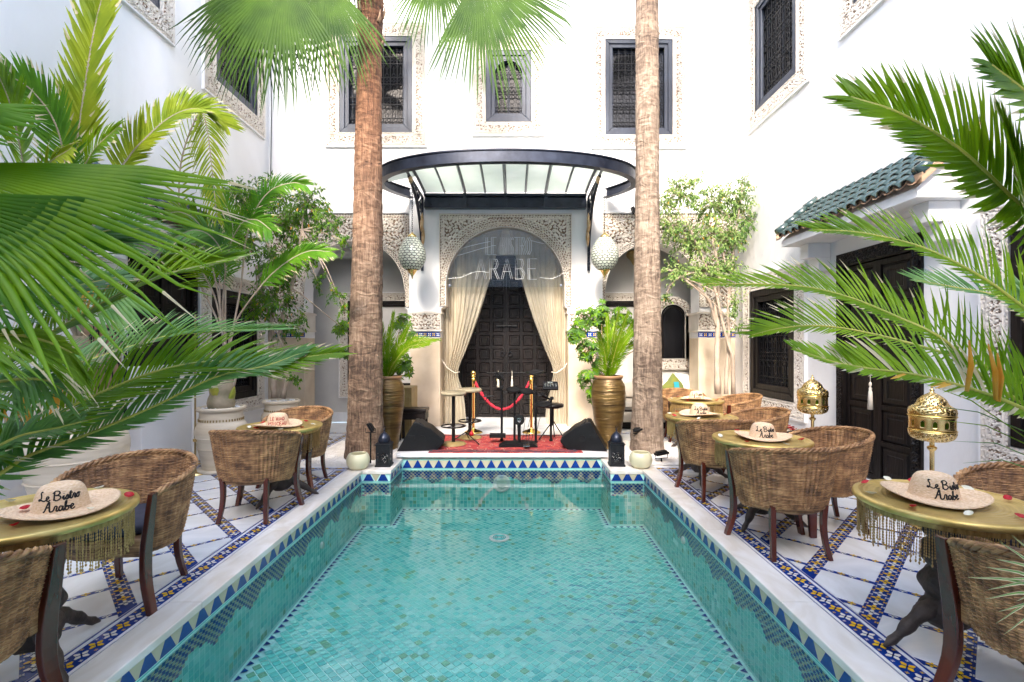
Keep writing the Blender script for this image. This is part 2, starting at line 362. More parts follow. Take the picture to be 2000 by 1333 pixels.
def catmull(pts, n):
    pts = [Vector(p) for p in pts]; q = [pts[0]*2-pts[1]]+pts+[pts[-1]*2-pts[-2]]; out = []
    segs = len(pts)-1
    for i in range(n+1):
        u = i/n*segs; k = min(int(u), segs-1); t = u-k; a, b, c, d = q[k:k+4]
        out.append(.5*((2*b)+(c-a)*t+(2*a-5*b+4*c-d)*t*t+(3*b-a-3*c+d)*t*t*t))
    return out
def cat2(pts, n): return [(p.x, p.y) for p in catmull([(a, b, 0) for a, b in pts], n)]
# ================================================================== THE LARGE STRUCTURE
XL, XR, YB, YN, HT = -4.6, 4.17, 9.1, -5.6, 8.9
YF = 8.95                                             # face of the middle bay
XC = -.14

def tess(mb, loops, fmap, flip=False):
    pts = [p for L in loops for p in L]
    tris = tessellate_polygon([[Vector((a, b, 0)) for a, b in L] for L in loops])
    i0 = len(mb.v)
    for a, b in pts: mb.vert(fmap(a, b))
    for t in tris: mb.face([i0+k for k in (t[::-1] if flip else t)])
def rect(a0, a1, z0, z1): return [(a0,z0),(a1,z0),(a1,z1),(a0,z1)]
def reveal(mb, loop, f0, f1, closed=True):            # strips that go into the wall round an opening
    n = len(loop)
    for k in range(n if closed else n-1):
        a = loop[k]; b = loop[(k+1) % n]; mb.poly([f0(*a), f0(*b), f1(*b), f1(*a)])
def archpts(x0, x1, zc, n=28):
    c = (x0+x1)/2; r = (x1-x0)/2
    return [(c-r*math.cos(PI*k/n), zc+r*math.sin(PI*k/n)) for k in range(n+1)]

# carved plaster as real relief: a fine grid whose heights follow a carved pattern
def sm(e0, e1, x): t = np.clip((x-e0)/(e1-e0), 0, 1); return t*t*(3-2*t)
def chain(u, v, k=34.):
    s_ = np.sin(u*k)*.28
    a = np.maximum(1-np.abs(v-.5-s_)*5, 1-np.abs(v-.5+s_)*5)
    return np.clip(a*1.6, 0, 1)
def arab(x, z, k=26.):
    x = np.abs(x)
    f = np.sin(k*x+1.7*np.sin(k*.42*z))*np.sin(k*z+1.7*np.sin(k*.42*x)) + .55*np.cos(k*.5*(x+z)+1.3*np.sin(k*.9*x))*np.cos(k*.5*(x-z)+1.3*np.sin(k*.9*z))
    return sm(-.12, .12, np.abs(f)-.30)
def script(u, v, seed=0):
    k = 2*PI/.085
    f = np.sin(u*k+1.9*np.sin(v*5.2+seed)+.9*np.sin(u*k*.37)) * np.cos(v*7.5+1.5*np.sin(u*k*.5+seed)) + .5*np.sin(u*k*.5+v*3)
    return sm(-.1, .25, np.abs(f)-.22)
def relief(x0, x1, z0, z1, res, hf, mask, depth, y0):  # faces towards -y, from plane y0; height = depth*h
    nx = max(2, int((x1-x0)/res)); nz = max(2, int((z1-z0)/res))
    xs = np.linspace(x0, x1, nx+1); zs = np.linspace(z0, z1, nz+1); X, Z = np.meshgrid(xs, zs)
    H = hf(X, Z); co = np.stack([X, y0-depth*H, Z], -1).reshape(-1, 3)
    xm = (X[:-1,:-1]+X[1:,1:])/2; zm = (Z[:-1,:-1]+Z[1:,1:])/2; keep = mask(xm, zm)
    idx = np.arange((nx+1)*(nz+1)).reshape(nz+1, nx+1)
    q = np.stack([idx[:-1,:-1], idx[:-1,1:], idx[1:,1:], idx[1:,:-1]], -1)[keep]
    Hm = (H[:-1,:-1]+H[:-1,1:]+H[1:,1:]+H[1:,:-1])[keep]/4
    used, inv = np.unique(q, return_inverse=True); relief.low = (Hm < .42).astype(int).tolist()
    return co[used], inv.reshape(-1, 4)
def carved_mesh(name, co, q, origin=(0,0,0), material='carved_stucco'):
    me = bpy.data.meshes.new(name); me.from_pydata((np.asarray(co)-np.array(origin)).tolist(), [], q.tolist()); me.materials.append(M[material])
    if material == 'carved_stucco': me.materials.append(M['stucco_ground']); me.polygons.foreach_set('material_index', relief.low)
    return me
def relief_obj(name, parent, args, material='carved_stucco', **props):
    co, q = relief(*args); me = carved_mesh(name, co, q, (0,0,0), material)
    o = bpy.data.objects.new(name, me); col.objects.link(o); o.parent = parent
    for k, v_ in props.items(): o[k] = v_
    return o
def surround_h(w, h, b):                              # heights of a window surround w x h with band b
    def hf(X, Z):
        dx = np.minimum(X+w/2, w/2-X); dz = np.minimum(Z, h-Z); d = np.minimum(dx, dz)
        along = np.where(dx < dz, Z, X); v = d/b
        inn = script(along, (v-.24)/.52*1.0, 1.3); H = np.where((v > .24) & (v < .78), inn, 0)
        H = np.where(v < .2, chain(along, v/.2), H); H = np.where(v > .82, chain(along, (v-.82)/.18), H)
        H = np.where((np.abs(v-.22) < .03) | (np.abs(v-.80) < .03) | (v < .03) | (v > .965), 1., H)
        cor = (dx < b) & (dz < b) & (dx > b*.24) & (dz > b*.24)
        return np.where(cor, arab((dx-b/2), (dz-b/2), 90.), H)
    return hf

# ---- ironwork grilles
def grille_mesh(w, h, arched=False):
    mb = MB(); t = .0075
    nb = max(3, round(w/.13)); zt = lambda x: h if not arched else (h-w/2+math.sqrt(max(0, (w/2)**2-x*x)))
    for k in range(nb+1):
        x = -w/2+w*k/nb; mb.box((x, 0, zt(x)/2), (t, .012, zt(x)))
    rows = [0]
    z = 0; pat = []; k = 0
    while z < h-.12:
        hh = w/nb*1.0 if k % 2 == 0 else w/nb*2.0
        hh = min(hh, h-z); pat.append((z, hh, k % 2)); z += hh; k += 1
    for z, hh, kind in pat:
        mb.box((0, -.001, z), (w, .013, t*1.2))
        for j in range(nb):
            x = -w/2+w*(j+.5)/nb; cw = w/nb
            if arched and z+hh > zt(x)-.02: continue
            if kind == 0:
                r = cw*.22
                for sx in (-1, 1):
                    for sz in (-1, 1): mb.ring((x+sx*cw*.24, 0, z+hh/2+sz*hh*.24), r, .0048, 9, 3, 'y')
            else:
                mb.ring((x, 0, z+hh-cw*.45), cw*.36, .005, 10, 3, 'y'); mb.ring((x, 0, z+cw*.3), cw*.24, .0048, 9, 3, 'y')
                mb.box((x, 0, z+hh*.5), (.006, .008, hh*.55))
    mb.box((0, -.001, h if not arched else h-w/2), (w, .013, t*1.2))
    return mb
def wood_frame(mb, w, h, b, y0, y1, z0=0):            # four boards, mitred at the corners, stepped section
    for (d0, d1, ya) in ((0, b*.55, y0), (b*.55+.002, b, y0+.022)):
        o_ = [(-w/2+d0, z0+d0), (w/2-d0, z0+d0), (w/2-d0, z0+h-d0), (-w/2+d0, z0+h-d0)]
        i_ = [(-w/2+d1, z0+d1), (w/2-d1, z0+d1), (w/2-d1, z0+h-d1), (-w/2+d1, z0+h-d1)]
        for k in range(4):
            a, b_, c, d = o_[k], o_[(k+1)%4], i_[(k+1)%4], i_[k]
            mb.prism([a, b_, c, d], ya, y1)
holes = {'back': [], 'left': [], 'right': []}
WINDOWS = []
def window(name, label, wall, a, z0, w, h, band, fb, wood, cat='window', group=None, arched=False, grille=True, y=None):
    """a = position of the centre along the wall; w, h outer size of the plaster surround; band = its width; fb = wood frame width"""
    if wall == 'back': loc, rz = (a, y if y else YB, z0), 0
    elif wall == 'right': loc, rz = (XR, a, z0), -PI/2
    else: loc, rz = (XL, a, z0), PI/2
    t = thing(name, label, cat, loc, rz, group)
    iw, ih = w-2*band, h-2*band
    relief_obj('carved_surround', t, (-w/2, w/2, 0, h, .0125, surround_h(w, h, band), lambda x, z: ~((np.abs(x) < iw/2-.004) & (z > band+.004) & (z < h-band-.004)), .016, -.03))
    mb = MB()                                          # plain moulding round the surround and its thickness
    for (x0, x1, za, zb) in ((-w/2-.02, -w/2, -.02, h+.02), (w/2, w/2+.02, -.02, h+.02), (-w/2, w/2, -.02, 0), (-w/2, w/2, h, h+.02)):
        mb.bx(x0, x1, -.045, .0, za, zb)
    mb.build('moulding', 'plaster', t, world=False)
    mb = MB(); wood_frame(mb, iw-.006, ih-.006, fb, -.035, .05, band+.003); bev(mb.build('frame', wood, t, world=False), .006, 2)
    gw, gh = iw-2*fb, ih-2*fb; gz = band+fb
    if arched:                                         # boards fill the corners above the arch
        mb = MB(); ar = [(x, z) for x, z in archpts(-gw/2, gw/2, gz+gh-gw/2-.01)]
        n_ = len(ar)
        for k in range(n_-1):
            mb.prism([ar[k], ar[k+1], (ar[k+1][0], gz+gh+.003), (ar[k][0], gz+gh+.003)], -.008, .045)
        mb.build('arched_head', wood, t, world=False)
    if grille:
        g = grille_mesh(gw, gh, arched); g.xf(Matrix.Translation((0, .03, gz))); g.build('grille', 'iron', t, world=False)
    mb = MB()
    for sx in (-1, 1): mb.bx(min(sx*.012, sx*(gw/2-.03)), max(sx*.012, sx*(gw/2-.03)), .11, .118, gz+.03, gz+gh-.03)
    mb.build('pane', 'dark_pane', t, world=False)
    mb = MB(); wood_frame(mb, gw, gh, .045, .085, .13, gz); mb.bx(-.022, .022, .10, .135, gz+.04, gz+gh-.04)
    mb.build('casement', wood, t, world=False)
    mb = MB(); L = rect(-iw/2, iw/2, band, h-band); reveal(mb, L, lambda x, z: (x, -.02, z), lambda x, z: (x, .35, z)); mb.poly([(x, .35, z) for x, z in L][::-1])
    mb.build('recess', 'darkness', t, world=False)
    if wall in holes and (y is None or y == YB):
        holes[wall].append((a-iw/2, a+iw/2, z0+band, z0+h-band))
    return t

# ---- windows of the courtyard (positions measured along each wall)
window('window', 'blue-framed window behind the left palm trunk on the back wall', 'back', -2.575, 5.32, 1.87, 2.31, .25, .17, 'blue_wood', group='upper windows')
window('window', 'small arched window above the middle of the iron canopy', 'back', -.085, 5.53, 1.33, 1.83, .24, .17, 'blue_wood', group='upper windows', arched=True)
window('window', 'blue-framed window behind the right palm trunk on the back wall', 'back', 2.36, 5.29, 1.74, 2.27, .23, .15, 'blue_wood', group='upper windows')
window('window', 'upper window of the right wall nearest the back corner', 'right', 7.65, 5.3, 1.7, 2.3, .25, .15, 'blue_wood', group='upper windows')
window('window', 'upper window of the right wall cut off by the top of the photo', 'right', 5.27, 5.45, 1.7, 2.3, .25, .15, 'blue_wood', group='upper windows')
window('window', 'upper window of the left wall behind hanging fan palm leaves', 'left', 8.02, 5.38, 1.74, 2.3, .27, .15, 'blue_wood', group='upper windows')
window('window', 'upper window of the left wall cut off by the top of the photo', 'left', 5.64, 5.62, 1.74, 2.3, .27, .15, 'blue_wood', group='upper windows')
window('window', 'tall dark grilled window between the far brass lantern and the right ficus tree', 'right', 7.765, .49, 1.81, 2.26, .24, .20, 'dark_wood', group='ground floor windows')
window('window', 'dark grilled window at the right edge with a pale carved surround', 'right', 3.38, .48, 1.77, 2.26, .24, .16, 'dark_wood', group='ground floor windows')
window('window', 'dark grilled window behind the potted palm on the left', 'left', 7.96, .44, 1.80, 2.26, .24, .20, 'dark_wood', group='ground floor windows')
window('window', 'dark window with carved surround inside the left arch', 'back', -2.62, .52, 1.9, 2.14, .16, .12, 'dark_wood', group='arcade windows', y=9.99)
window('window', 'dark window with carved surround inside the right arch', 'back', 2.05, .52, 1.7, 2.14, .16, .12, 'dark_wood', group='arcade windows', y=9.99)
# doorway recesses
DR = (4.93, 6.17)                                      # door in the right wall
holes['right'].append((DR[0], DR[1], 0.002, 2.69))
holes['left'].append((5.80, 6.98, 0.002, 2.66))

def side_wall(name, X, key, inward, label):
    mb = MB(); f0 = lambda a, z: (X, a, z)
    tess(mb, [rect(YN, YB+1.2, -.02, HT)]+[rect(*h) for h in holes[key]], f0)
    o = mb.build(name, 'plaster'); tag(o, label, 'wall'); return o
side_wall('left_wall', XL, 'left', 1, 'tall white plaster wall on the left side of the courtyard')
side_wall('right_wall', XR, 'right', -1, 'tall white plaster wall on the right with a roofed black door')
mb = MB(); tess(mb, [rect(XL, XR, -.02, 10.4)], lambda a, z: (a, YN, z)); tag(mb.build('near_wall', 'plaster'), 'white plaster wall closing the courtyard on the near side', 'wall')

# ---- back wall with arcades
bw = thing('back_wall', 'white back wall with carved arcades on either side of the curtained portal', 'wall', (0, YB, 0))
mb = MB()
tess(mb, [rect(XL, XR, 4.07, HT)]+[rect(*h) for h in holes['back']], lambda a, z: (a, YB, z)); mb.build('upper_wall', 'plaster', bw)
LA = (-3.933, -2.035, 2.60); RA = (1.735, 3.50, 2.62)
def side_bay(x0, x1, A, pil_left):
    """x0..x1 extent of the wall piece, A arch (x, x, spring height)"""
    ap = archpts(*A)
    leg = 2.28
    if pil_left: outline = [(x0,0), (A[0]-.0,0)] + ap + [(A[1], leg), (A[1]+.05, leg-.03), (A[1]+.05, leg-.1), (x1-.001, leg-.12), (x1, 4.07), (x0, 4.07)]
    else: outline = [(x0, 4.07), (x0+.001, leg-.12), (A[0]-.05, leg-.1), (A[0]-.05, leg-.03), (A[0], leg)] + ap + [(A[1],0), (x1,0), (x1,4.07)]
    mb = MB(); tess(mb, [outline], lambda a, z: (a, YB+.015, z)); mb.build('arcade_wall', 'plaster', bw)
    mb = MB(); path = ([(A[0], 0)]+ap+[(A[1], leg)]) if pil_left else ([(A[0], leg)]+ap+[(A[1], 0)])
    reveal(mb, path, lambda x, z: (x, YB, z), lambda x, z: (x, YB+.42, z), False); mb.build('arch_soffit', 'plaster', bw, smooth=True)
    c = (A[0]+A[1])/2; r = (A[1]-A[0])/2; zc = A[2]
    def mask(x, z): return ~(((x-c)**2+(z-zc)**2 < (r+.004)**2) | ((z < zc) & (np.abs(x-c) < r+.004))) & (z > 2.30) & (x > x0+.0) & (x < x1)
    def hf(X, Z):
        d = np.where(Z > zc, np.sqrt((X-c)**2+(Z-zc)**2)-r, np.abs(X-c)-r); an = np.where(Z > zc, np.arctan2(Z-zc, X-c)*r, Z)
        e = np.minimum(np.minimum(X-x0, x1-X), 4.05-Z)
        H = arab(X-c, Z-zc, 44.); H = np.where(d < .085, chain(an, d/.085, 60.), H); H = np.where(np.abs(d-.095) < .012, 1, H)
        H = np.where((e < .07) & (d > .11), chain(X+Z, e/.07, 60.), H); H = np.where((np.abs(e-.078) < .01) & (d > .11), 1, H); return H
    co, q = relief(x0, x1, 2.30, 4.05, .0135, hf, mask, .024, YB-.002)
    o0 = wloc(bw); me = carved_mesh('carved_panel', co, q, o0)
    o = bpy.data.objects.new('carved_panel', me); col.objects.link(o); o.parent = bw
    mb = MB(); mb.tube([(x, YB-.015, z) for x, z in path if z > 2.3], .011, 6); mb.build('arch_moulding', 'carved_stucco', bw, smooth=True)
    mb = MB(); mb.bx(x0, x1, YB-.05, YB+.01, 4.055, 4.085); mb.build('ledge', 'plaster', bw)
side_bay(XL, -1.95, LA, True); side_bay(1.66, XR, RA, False)

def tile_band(parent, x0, x1, y, z0, h=.085):          # small blue, white and yellow star tiles
    b = MB(); b.bx(x0, x1, y, y+.02, z0, z0+h); o = b.build('tile_band', 'blue_glaze', parent)
    s = MB(); n = max(1, round((x1-x0)/h)); p = (x1-x0)/n
    for k in range(n):
        cx = x0+p*(k+.5); cz = z0+h/2
        for j in range(4):
            a = PI/2*j+(PI/4); s.mi = k % 2; c_, s_ = math.cos(a), math.sin(a)
            s.poly([(cx+px_*c_-pz_*s_, y-.003, cz+px_*s_+pz_*c_) for px_, pz_ in ((.006,0),(.022,-.011),(.040,0),(.022,.011))])
    s.build('star_tile', ['white_glaze', 'yellow_glaze'], o, kind='stuff')
def capital(parent, x0, x1, y0, y1, z0, z1):
    b = MB(); b.bx(x0, x1, y0, y1, z0, z1); b.bx(x0-.02, x1+.02, y0-.02, y1, z1-.035, z1+.003); b.bx(x0-.015, x1+.015, y0-.015, y1, z0-.02, z0+.012)
    o = b.build('capital', 'carved_stucco', parent); w_ = x1-x0
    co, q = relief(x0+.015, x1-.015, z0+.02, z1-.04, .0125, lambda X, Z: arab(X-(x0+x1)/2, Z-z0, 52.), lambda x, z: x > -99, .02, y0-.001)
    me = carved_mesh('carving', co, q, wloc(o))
    c = bpy.data.objects.new('carving', me); col.objects.link(c); c.parent = o
def pilaster(x0, x1, y0, y1, label, zc=1.86):
    t = thing('pilaster', label, 'pillar', ((x0+x1)/2, y0, 0), group='arcade pillars')
    bev(MB().bx(x0, x1, y0, y1, 0, 1.72).build('dado', 'tadelakt', t), .012, 2)
    MB().bx(x0+.004, x1-.004, y0+.012, y1, 1.72, zc).build('neck', 'plaster', t)
    tile_band(t, x0, x1, y0-.004, 1.735)
    capital(t, x0-.01, x1+.01, y0-.01, y1, zc, 2.20)
    return t
pilaster(-1.90, -1.345, YF-.02, 9.52, 'tan pillar at the left side of the curtained portal')
pilaster(1.02, 1.55, YF-.02, 9.52, 'tan pillar at the right side of the curtained portal behind green foliage')
pilaster(XL, -3.912, YB-.03, 9.55, 'tan corner pillar at the far left behind the twin-stemmed ficus')
pilaster(3.48, XR, YB-.03, 9.55, 'tan corner pillar at the far right behind the pale ficus stems')

# ---- middle bay: portal with its carved horseshoe panel
bay = thing('portal_bay', 'white projecting bay with a carved round arch under the canopy', 'portal', (XC, YF, 0))
CA = (XC-1.10, XC+1.10, 2.67); bx0, bx1 = -1.92, 1.66
ap = archpts(*CA, 40)
outl = [(bx0, 2.2), (-1.335, 2.2), (-1.335, 2.26), (-1.29, 2.29), (CA[0], 2.31)]+ap+[(CA[1], 2.31), (.965, 2.29), (1.01, 2.26), (1.01, 2.2), (bx1, 2.2), (bx1, 4.40), (bx0, 4.40)]
mb = MB(); tess(mb, [outl], lambda a, z: (a, YF, z))
mb.bx(bx0+.0, bx0+.02, YF+.001, YB+.4, 2.2, 4.40); mb.bx(bx1-.02, bx1, YF+.001, YB+.4, 2.2, 4.40); mb.bx(bx0, bx1, YF+.001, YB, 4.40, 4.42)
mb.build('bay_wall', 'plaster', bay)
mb = MB(); reveal(mb, [(-1.335, 2.2), (-1.335, 2.26), (CA[0], 2.31)]+ap+[(CA[1], 2.31), (1.01, 2.26), (1.01, 2.2)], lambda x, z: (x, YF, z), lambda x, z: (x, 9.5, z), False); mb.build('arch_soffit', 'carved_stucco', bay, smooth=False)
c_, r_, z_ = XC, 1.10, 2.67; px0, px1 = -1.346, 1.066
def mask(x, z): return ~(((x-c_)**2+(z-z_)**2 < (r_+.004)**2) | ((z < z_) & (np.abs(x-c_) < r_+.004)))
def hf(X, Z):
    d = np.where(Z > z_, np.sqrt((X-c_)**2+(Z-z_)**2)-r_, np.abs(X-c_)-r_); an = np.where(Z > z_, np.arctan2(Z-z_, X-c_)*r_, Z)
    e = np.minimum(np.minimum(X-px0, px1-X), 3.99-Z)
    H = arab(X-c_, Z-z_, 46.); H = np.where((d > .10) & (d < .19), np.maximum(.0, chain(an, (d-.10)/.09, 55.)), H); H = np.where((np.abs(d-.2) < .012) | (d < .095), 1, H)
    H = np.where((d < .08) & (d > .015), chain(an, (d-.015)/.065, 60.), H)
    H = np.where((e < .06) & ((d > .11) | (Z < z_)), chain(X*1+Z, e/.06, 60.), H); H = np.where((np.abs(e-.068) < .01) & (d > .2), 1, H); return H
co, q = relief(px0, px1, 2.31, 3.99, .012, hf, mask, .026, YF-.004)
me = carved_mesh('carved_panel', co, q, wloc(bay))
o = bpy.data.objects.new('carved_panel', me); col.objects.link(o); o.parent = bay
mb = MB()
for a in ((px0-.018, px0, 2.30, 4.01), (px1, px1+.018, 2.30, 4.01), (px0, px1, 3.99, 4.01)): mb.bx(a[0], a[1], YF-.04, YF, a[2], a[3])
mb.build('panel_moulding', 'carved_stucco', bay)
# ---- rooms behind the arcades
mb = MB()
mb.poly([(XL, 10, 0), (-1.36, 10, 0), (-1.36, 10, 3.9), (XL, 10, 3.9)]); mb.poly([(1.04, 10, 0), (XR+.6, 10, 0), (XR+.6, 10, 3.9), (1.04, 10, 3.9)])
for x in (-1.36, 1.04): mb.bx(x-.02, x+.02, 9.5, 10.4, 0, 3.95)
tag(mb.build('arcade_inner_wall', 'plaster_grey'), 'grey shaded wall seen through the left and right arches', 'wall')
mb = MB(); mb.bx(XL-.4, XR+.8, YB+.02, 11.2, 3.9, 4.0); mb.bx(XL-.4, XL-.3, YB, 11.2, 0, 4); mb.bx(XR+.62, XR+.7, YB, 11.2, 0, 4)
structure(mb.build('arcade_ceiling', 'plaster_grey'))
mb = MB(); mb.poly([(-1.36, 10.06, 0), (1.04, 10.06, 0), (1.04, 10.06, 3.9), (-1.36, 10.06, 3.9)])
mb.poly([(XL, YB+.44, 3.3), (-1.36, YB+.44, 3.3), (-1.36, YB+.44, 3.9), (XL, YB+.44, 3.9)])
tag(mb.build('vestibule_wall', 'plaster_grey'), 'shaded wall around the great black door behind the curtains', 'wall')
mb = MB(); mb.bx(-4.45, -1.4, 9.965, 10, 0, .2); mb.bx(1.1, 4.6, 9.965, 10, 0, .2); tag(mb.build('skirting', 'marble'), 'grey marble skirting inside the arcade', 'skirting')

# ---- doors
def panelled_leaf(mb, x0, x1, z0, z1, rows, cols, y, b=.055, studs=False):
    """raised fielded panels: frame rails proud, panels recessed with a raised centre"""
    mb.bx(x0, x1, y, y+.04, z0, z1)
    pw = (x1-x0-b*(cols+1))/cols; ph = (z1-z0-b*(rows+1))/rows
    for i in range(cols+1): mb.bx(x0+i*(pw+b), x0+i*(pw+b)+b, y-.022, y-.001, z0, z1)
    for j in range(rows+1):
        for i in range(cols): mb.bx(x0+b+i*(pw+b)+.001, x0+b+i*(pw+b)+pw-.001, y-.020, y-.001, z0+j*(ph+b), z0+j*(ph+b)+b)
    out = []
    for i in range(cols):
        for j in range(rows): out.append((x0+b+i*(pw+b)+pw/2, z0+b+j*(ph+b)+ph/2, pw, ph))
    return out
def field(mb, cx, cz, pw, ph, y, k=.72):
    i = len(mb.v)
    for yy, s_ in ((y-.002, k+.12), (y-.018, k), (y-.018, k-.22), (y-.008, k-.3)):
        for sx, sz in ((-1,-1),(1,-1),(1,1),(-1,1)): mb.vert((cx+sx*pw/2*s_, yy, cz+sz*ph/2*s_))
    for a in range(3):
        for k_ in range(4): mb.face([i+a*4+k_, i+a*4+(k_+1)%4, i+a*4+4+(k_+1)%4, i+a*4+4+k_])
    mb.face([i+12, i+13, i+14, i+15])
def door(label, loc, rz, w, h, rows, cols, fr, carved=True, bolt=1.2, wickets=True):
    t = thing('double_door', label, 'door', loc, rz)
    mb = MB(); mb.bx(-w/2-.03, w/2+.03, .101, .13, 0, h+.04); mb.build('backing', 'dark_wood', t, world=False)
    mb = MB()
    for a in ((-w/2, -w/2+fr, 0, h), (w/2-fr, w/2, 0, h), (-w/2+fr+.001, w/2-fr-.001, h-fr*1.3, h)): mb.bx(a[0], a[1], -.03, .10, a[2], a[3])
    f_ = mb.build('frame', 'dark_wood', t, world=False)
    if carved:
        def hfr(X, Z): return arab(X, Z, 70.)
        iw = w/2-fr*.85
        co, q = relief(-w/2+.02, w/2-.02, .02, h-.02, .0125, hfr, lambda x, z: ((np.abs(x) > iw) | (z > h-fr*1.1)), .012, -.031)
        me = bpy.data.meshes.new('carving'); me.from_pydata(co.tolist(), [], q.tolist()); me.materials.append(M['dark_wood'])
        c = bpy.data.objects.new('carving', me); col.objects.link(c); c.parent = f_
    iw = w/2-fr
    for s_ in (-1, 1):
        x0, x1 = (-iw, -.0015) if s_ < 0 else (.0015, iw)
        mb = MB(); ps = panelled_leaf(mb, x0, x1, .01, h-fr*1.3-.01, rows, cols, .03)
        lf = mb.build('door_leaf', 'dark_wood', t, world=False)
        for p in ps:
            m2 = MB(); field(m2, *p, .03, .8); m2.build('panel', 'dark_wood', lf, world=False)
    mb = MB(); mb.tube([(-.22, -.02, bolt), (.22, -.02, bolt)], .014, 8)
    for x in (-.18, -.05, .05, .18): mb.box((x, -.005, bolt), (.03, .045, .055))
    mb.build('bolt', 'iron', t, world=False, smooth=False)
    return t
# great door behind the curtains, studded with square bosses
d = door('great black studded double door behind the cream curtains', (XC, 10.03, .085), 0, 2.05, 3.35, 11, 3, .12, False, 1.9)
mb = MB()
for x in (-.04, .04): mb.ring((x*2, -.02, 1.32), .045, .010, 14, 6, 'y')
mb.tube([(-.4, -.02, .93), (.4, -.02, .93)], .008, 6); mb.build('knocker', 'iron', d, world=False)
MB().box((-.19, -.03, .78), (.035, .02, .055)).build('padlock', 'brass', d, world=False)
# door of the right wall
d = door('black panelled double door under the green tiled roof on the right', (XR, (DR[0]+DR[1])/2, 0), -PI/2, DR[1]-DR[0]+.05, 2.72, 6, 1, .13, True, 1.33)
def tassel(x, y, z, L=.32, cord=.3, name='door_tassel', mt='upholstery'):
    mb = MB(); mb.tube([(x, y, z), (x, y, z-cord)], .004, 5); mb.lathe([(.004,-cord+.02),(.014,-cord),(.016,-cord-.02),(.008,-cord-.035),(.018,-cord-.06),(.014,-cord-.075),(.020,-cord-.10),(.030,-cord-L),(.0,-cord-L)], 12, (x, y, z)); return mb
o = rooted(tassel(XR-.06, 5.56, 1.30, .30, .17), 'tassel', 'upholstery', (XR-.02, 5.56, .8), True); tag(o, 'dusty pink tassel hanging from the bolt of the right wall door', 'tassel')
for x, w_ in ((-.285, 'left'), (.0, 'right')):
    o = rooted(tassel(x-.02, 9.98, 1.06, .22, .12), 'tassel', 'upholstery', (x, 9.98, .7), True); tag(o, 'small cream tassel on the great studded door, the %s of the pair' % w_, 'tassel')
d = door('black carved double door under the left roof behind palm leaves', (XL, 6.39, 0), PI/2, 1.24, 2.69, 6, 1, .12, True, 1.33)

# low white wall and pier before the left door, gate beside it
t = thing('parapet', 'low white wall and pier in front of the dark left door', 'wall', (-4.4, 6.3, 0))
bev(MB().bx(-4.50, -4.32, 5.62, 6.5, 0, 1.32).build('low_wall', 'plaster', t), .01); bev(MB().bx(-4.56, -4.28, 6.503, 6.98, 0, 1.36).build('pier', 'plaster', t), .01)
t = thing('iron_gate', 'black wrought iron arched gate leaf beside the left parapet', 'gate', (-4.55, 5.34, 0))
mb = MB(); hw = .27; cy = 5.34
fr_ = [(-4.5, cy-hw, 0)]+[(-4.5, cy-hw*math.cos(PI*k/14), 1.48+hw*math.sin(PI*k/14)) for k in range(15)]+[(-4.5, cy+hw, 0)]
mb.tube(fr_, .016, 6); mb.tube([(-4.5, cy-hw, .05), (-4.5, cy+hw, .05)], .012, 6); mb.build('gate_frame', 'iron', t)
for k in range(5):
    y = cy-hw+.09*(k+1)-.0; zt = 1.48+math.sqrt(max(0, hw*hw-(y-cy)**2)); MB().tube([(-4.5, y, .05), (-4.5, y, zt)], .007, 5).build('bar', 'iron', t)
mb = MB()
for z in [.2+.19*k for k in range(8)]:
    for sy in (-1, 1):
        sp = [(-4.5, cy+sy*(.11+(.07-.009*j)*math.cos(j*.62)), z+(.07-.009*j)*math.sin(j*.62)) for j in range(8)]; mb.tube(sp, .0065, 4, False)
mb.build('scrollwork', 'iron', t)
MB().bx(-4.57, -4.56, cy-hw-.02, cy+hw+.02, 0, 1.8).build('gate_backing', 'clay', t)

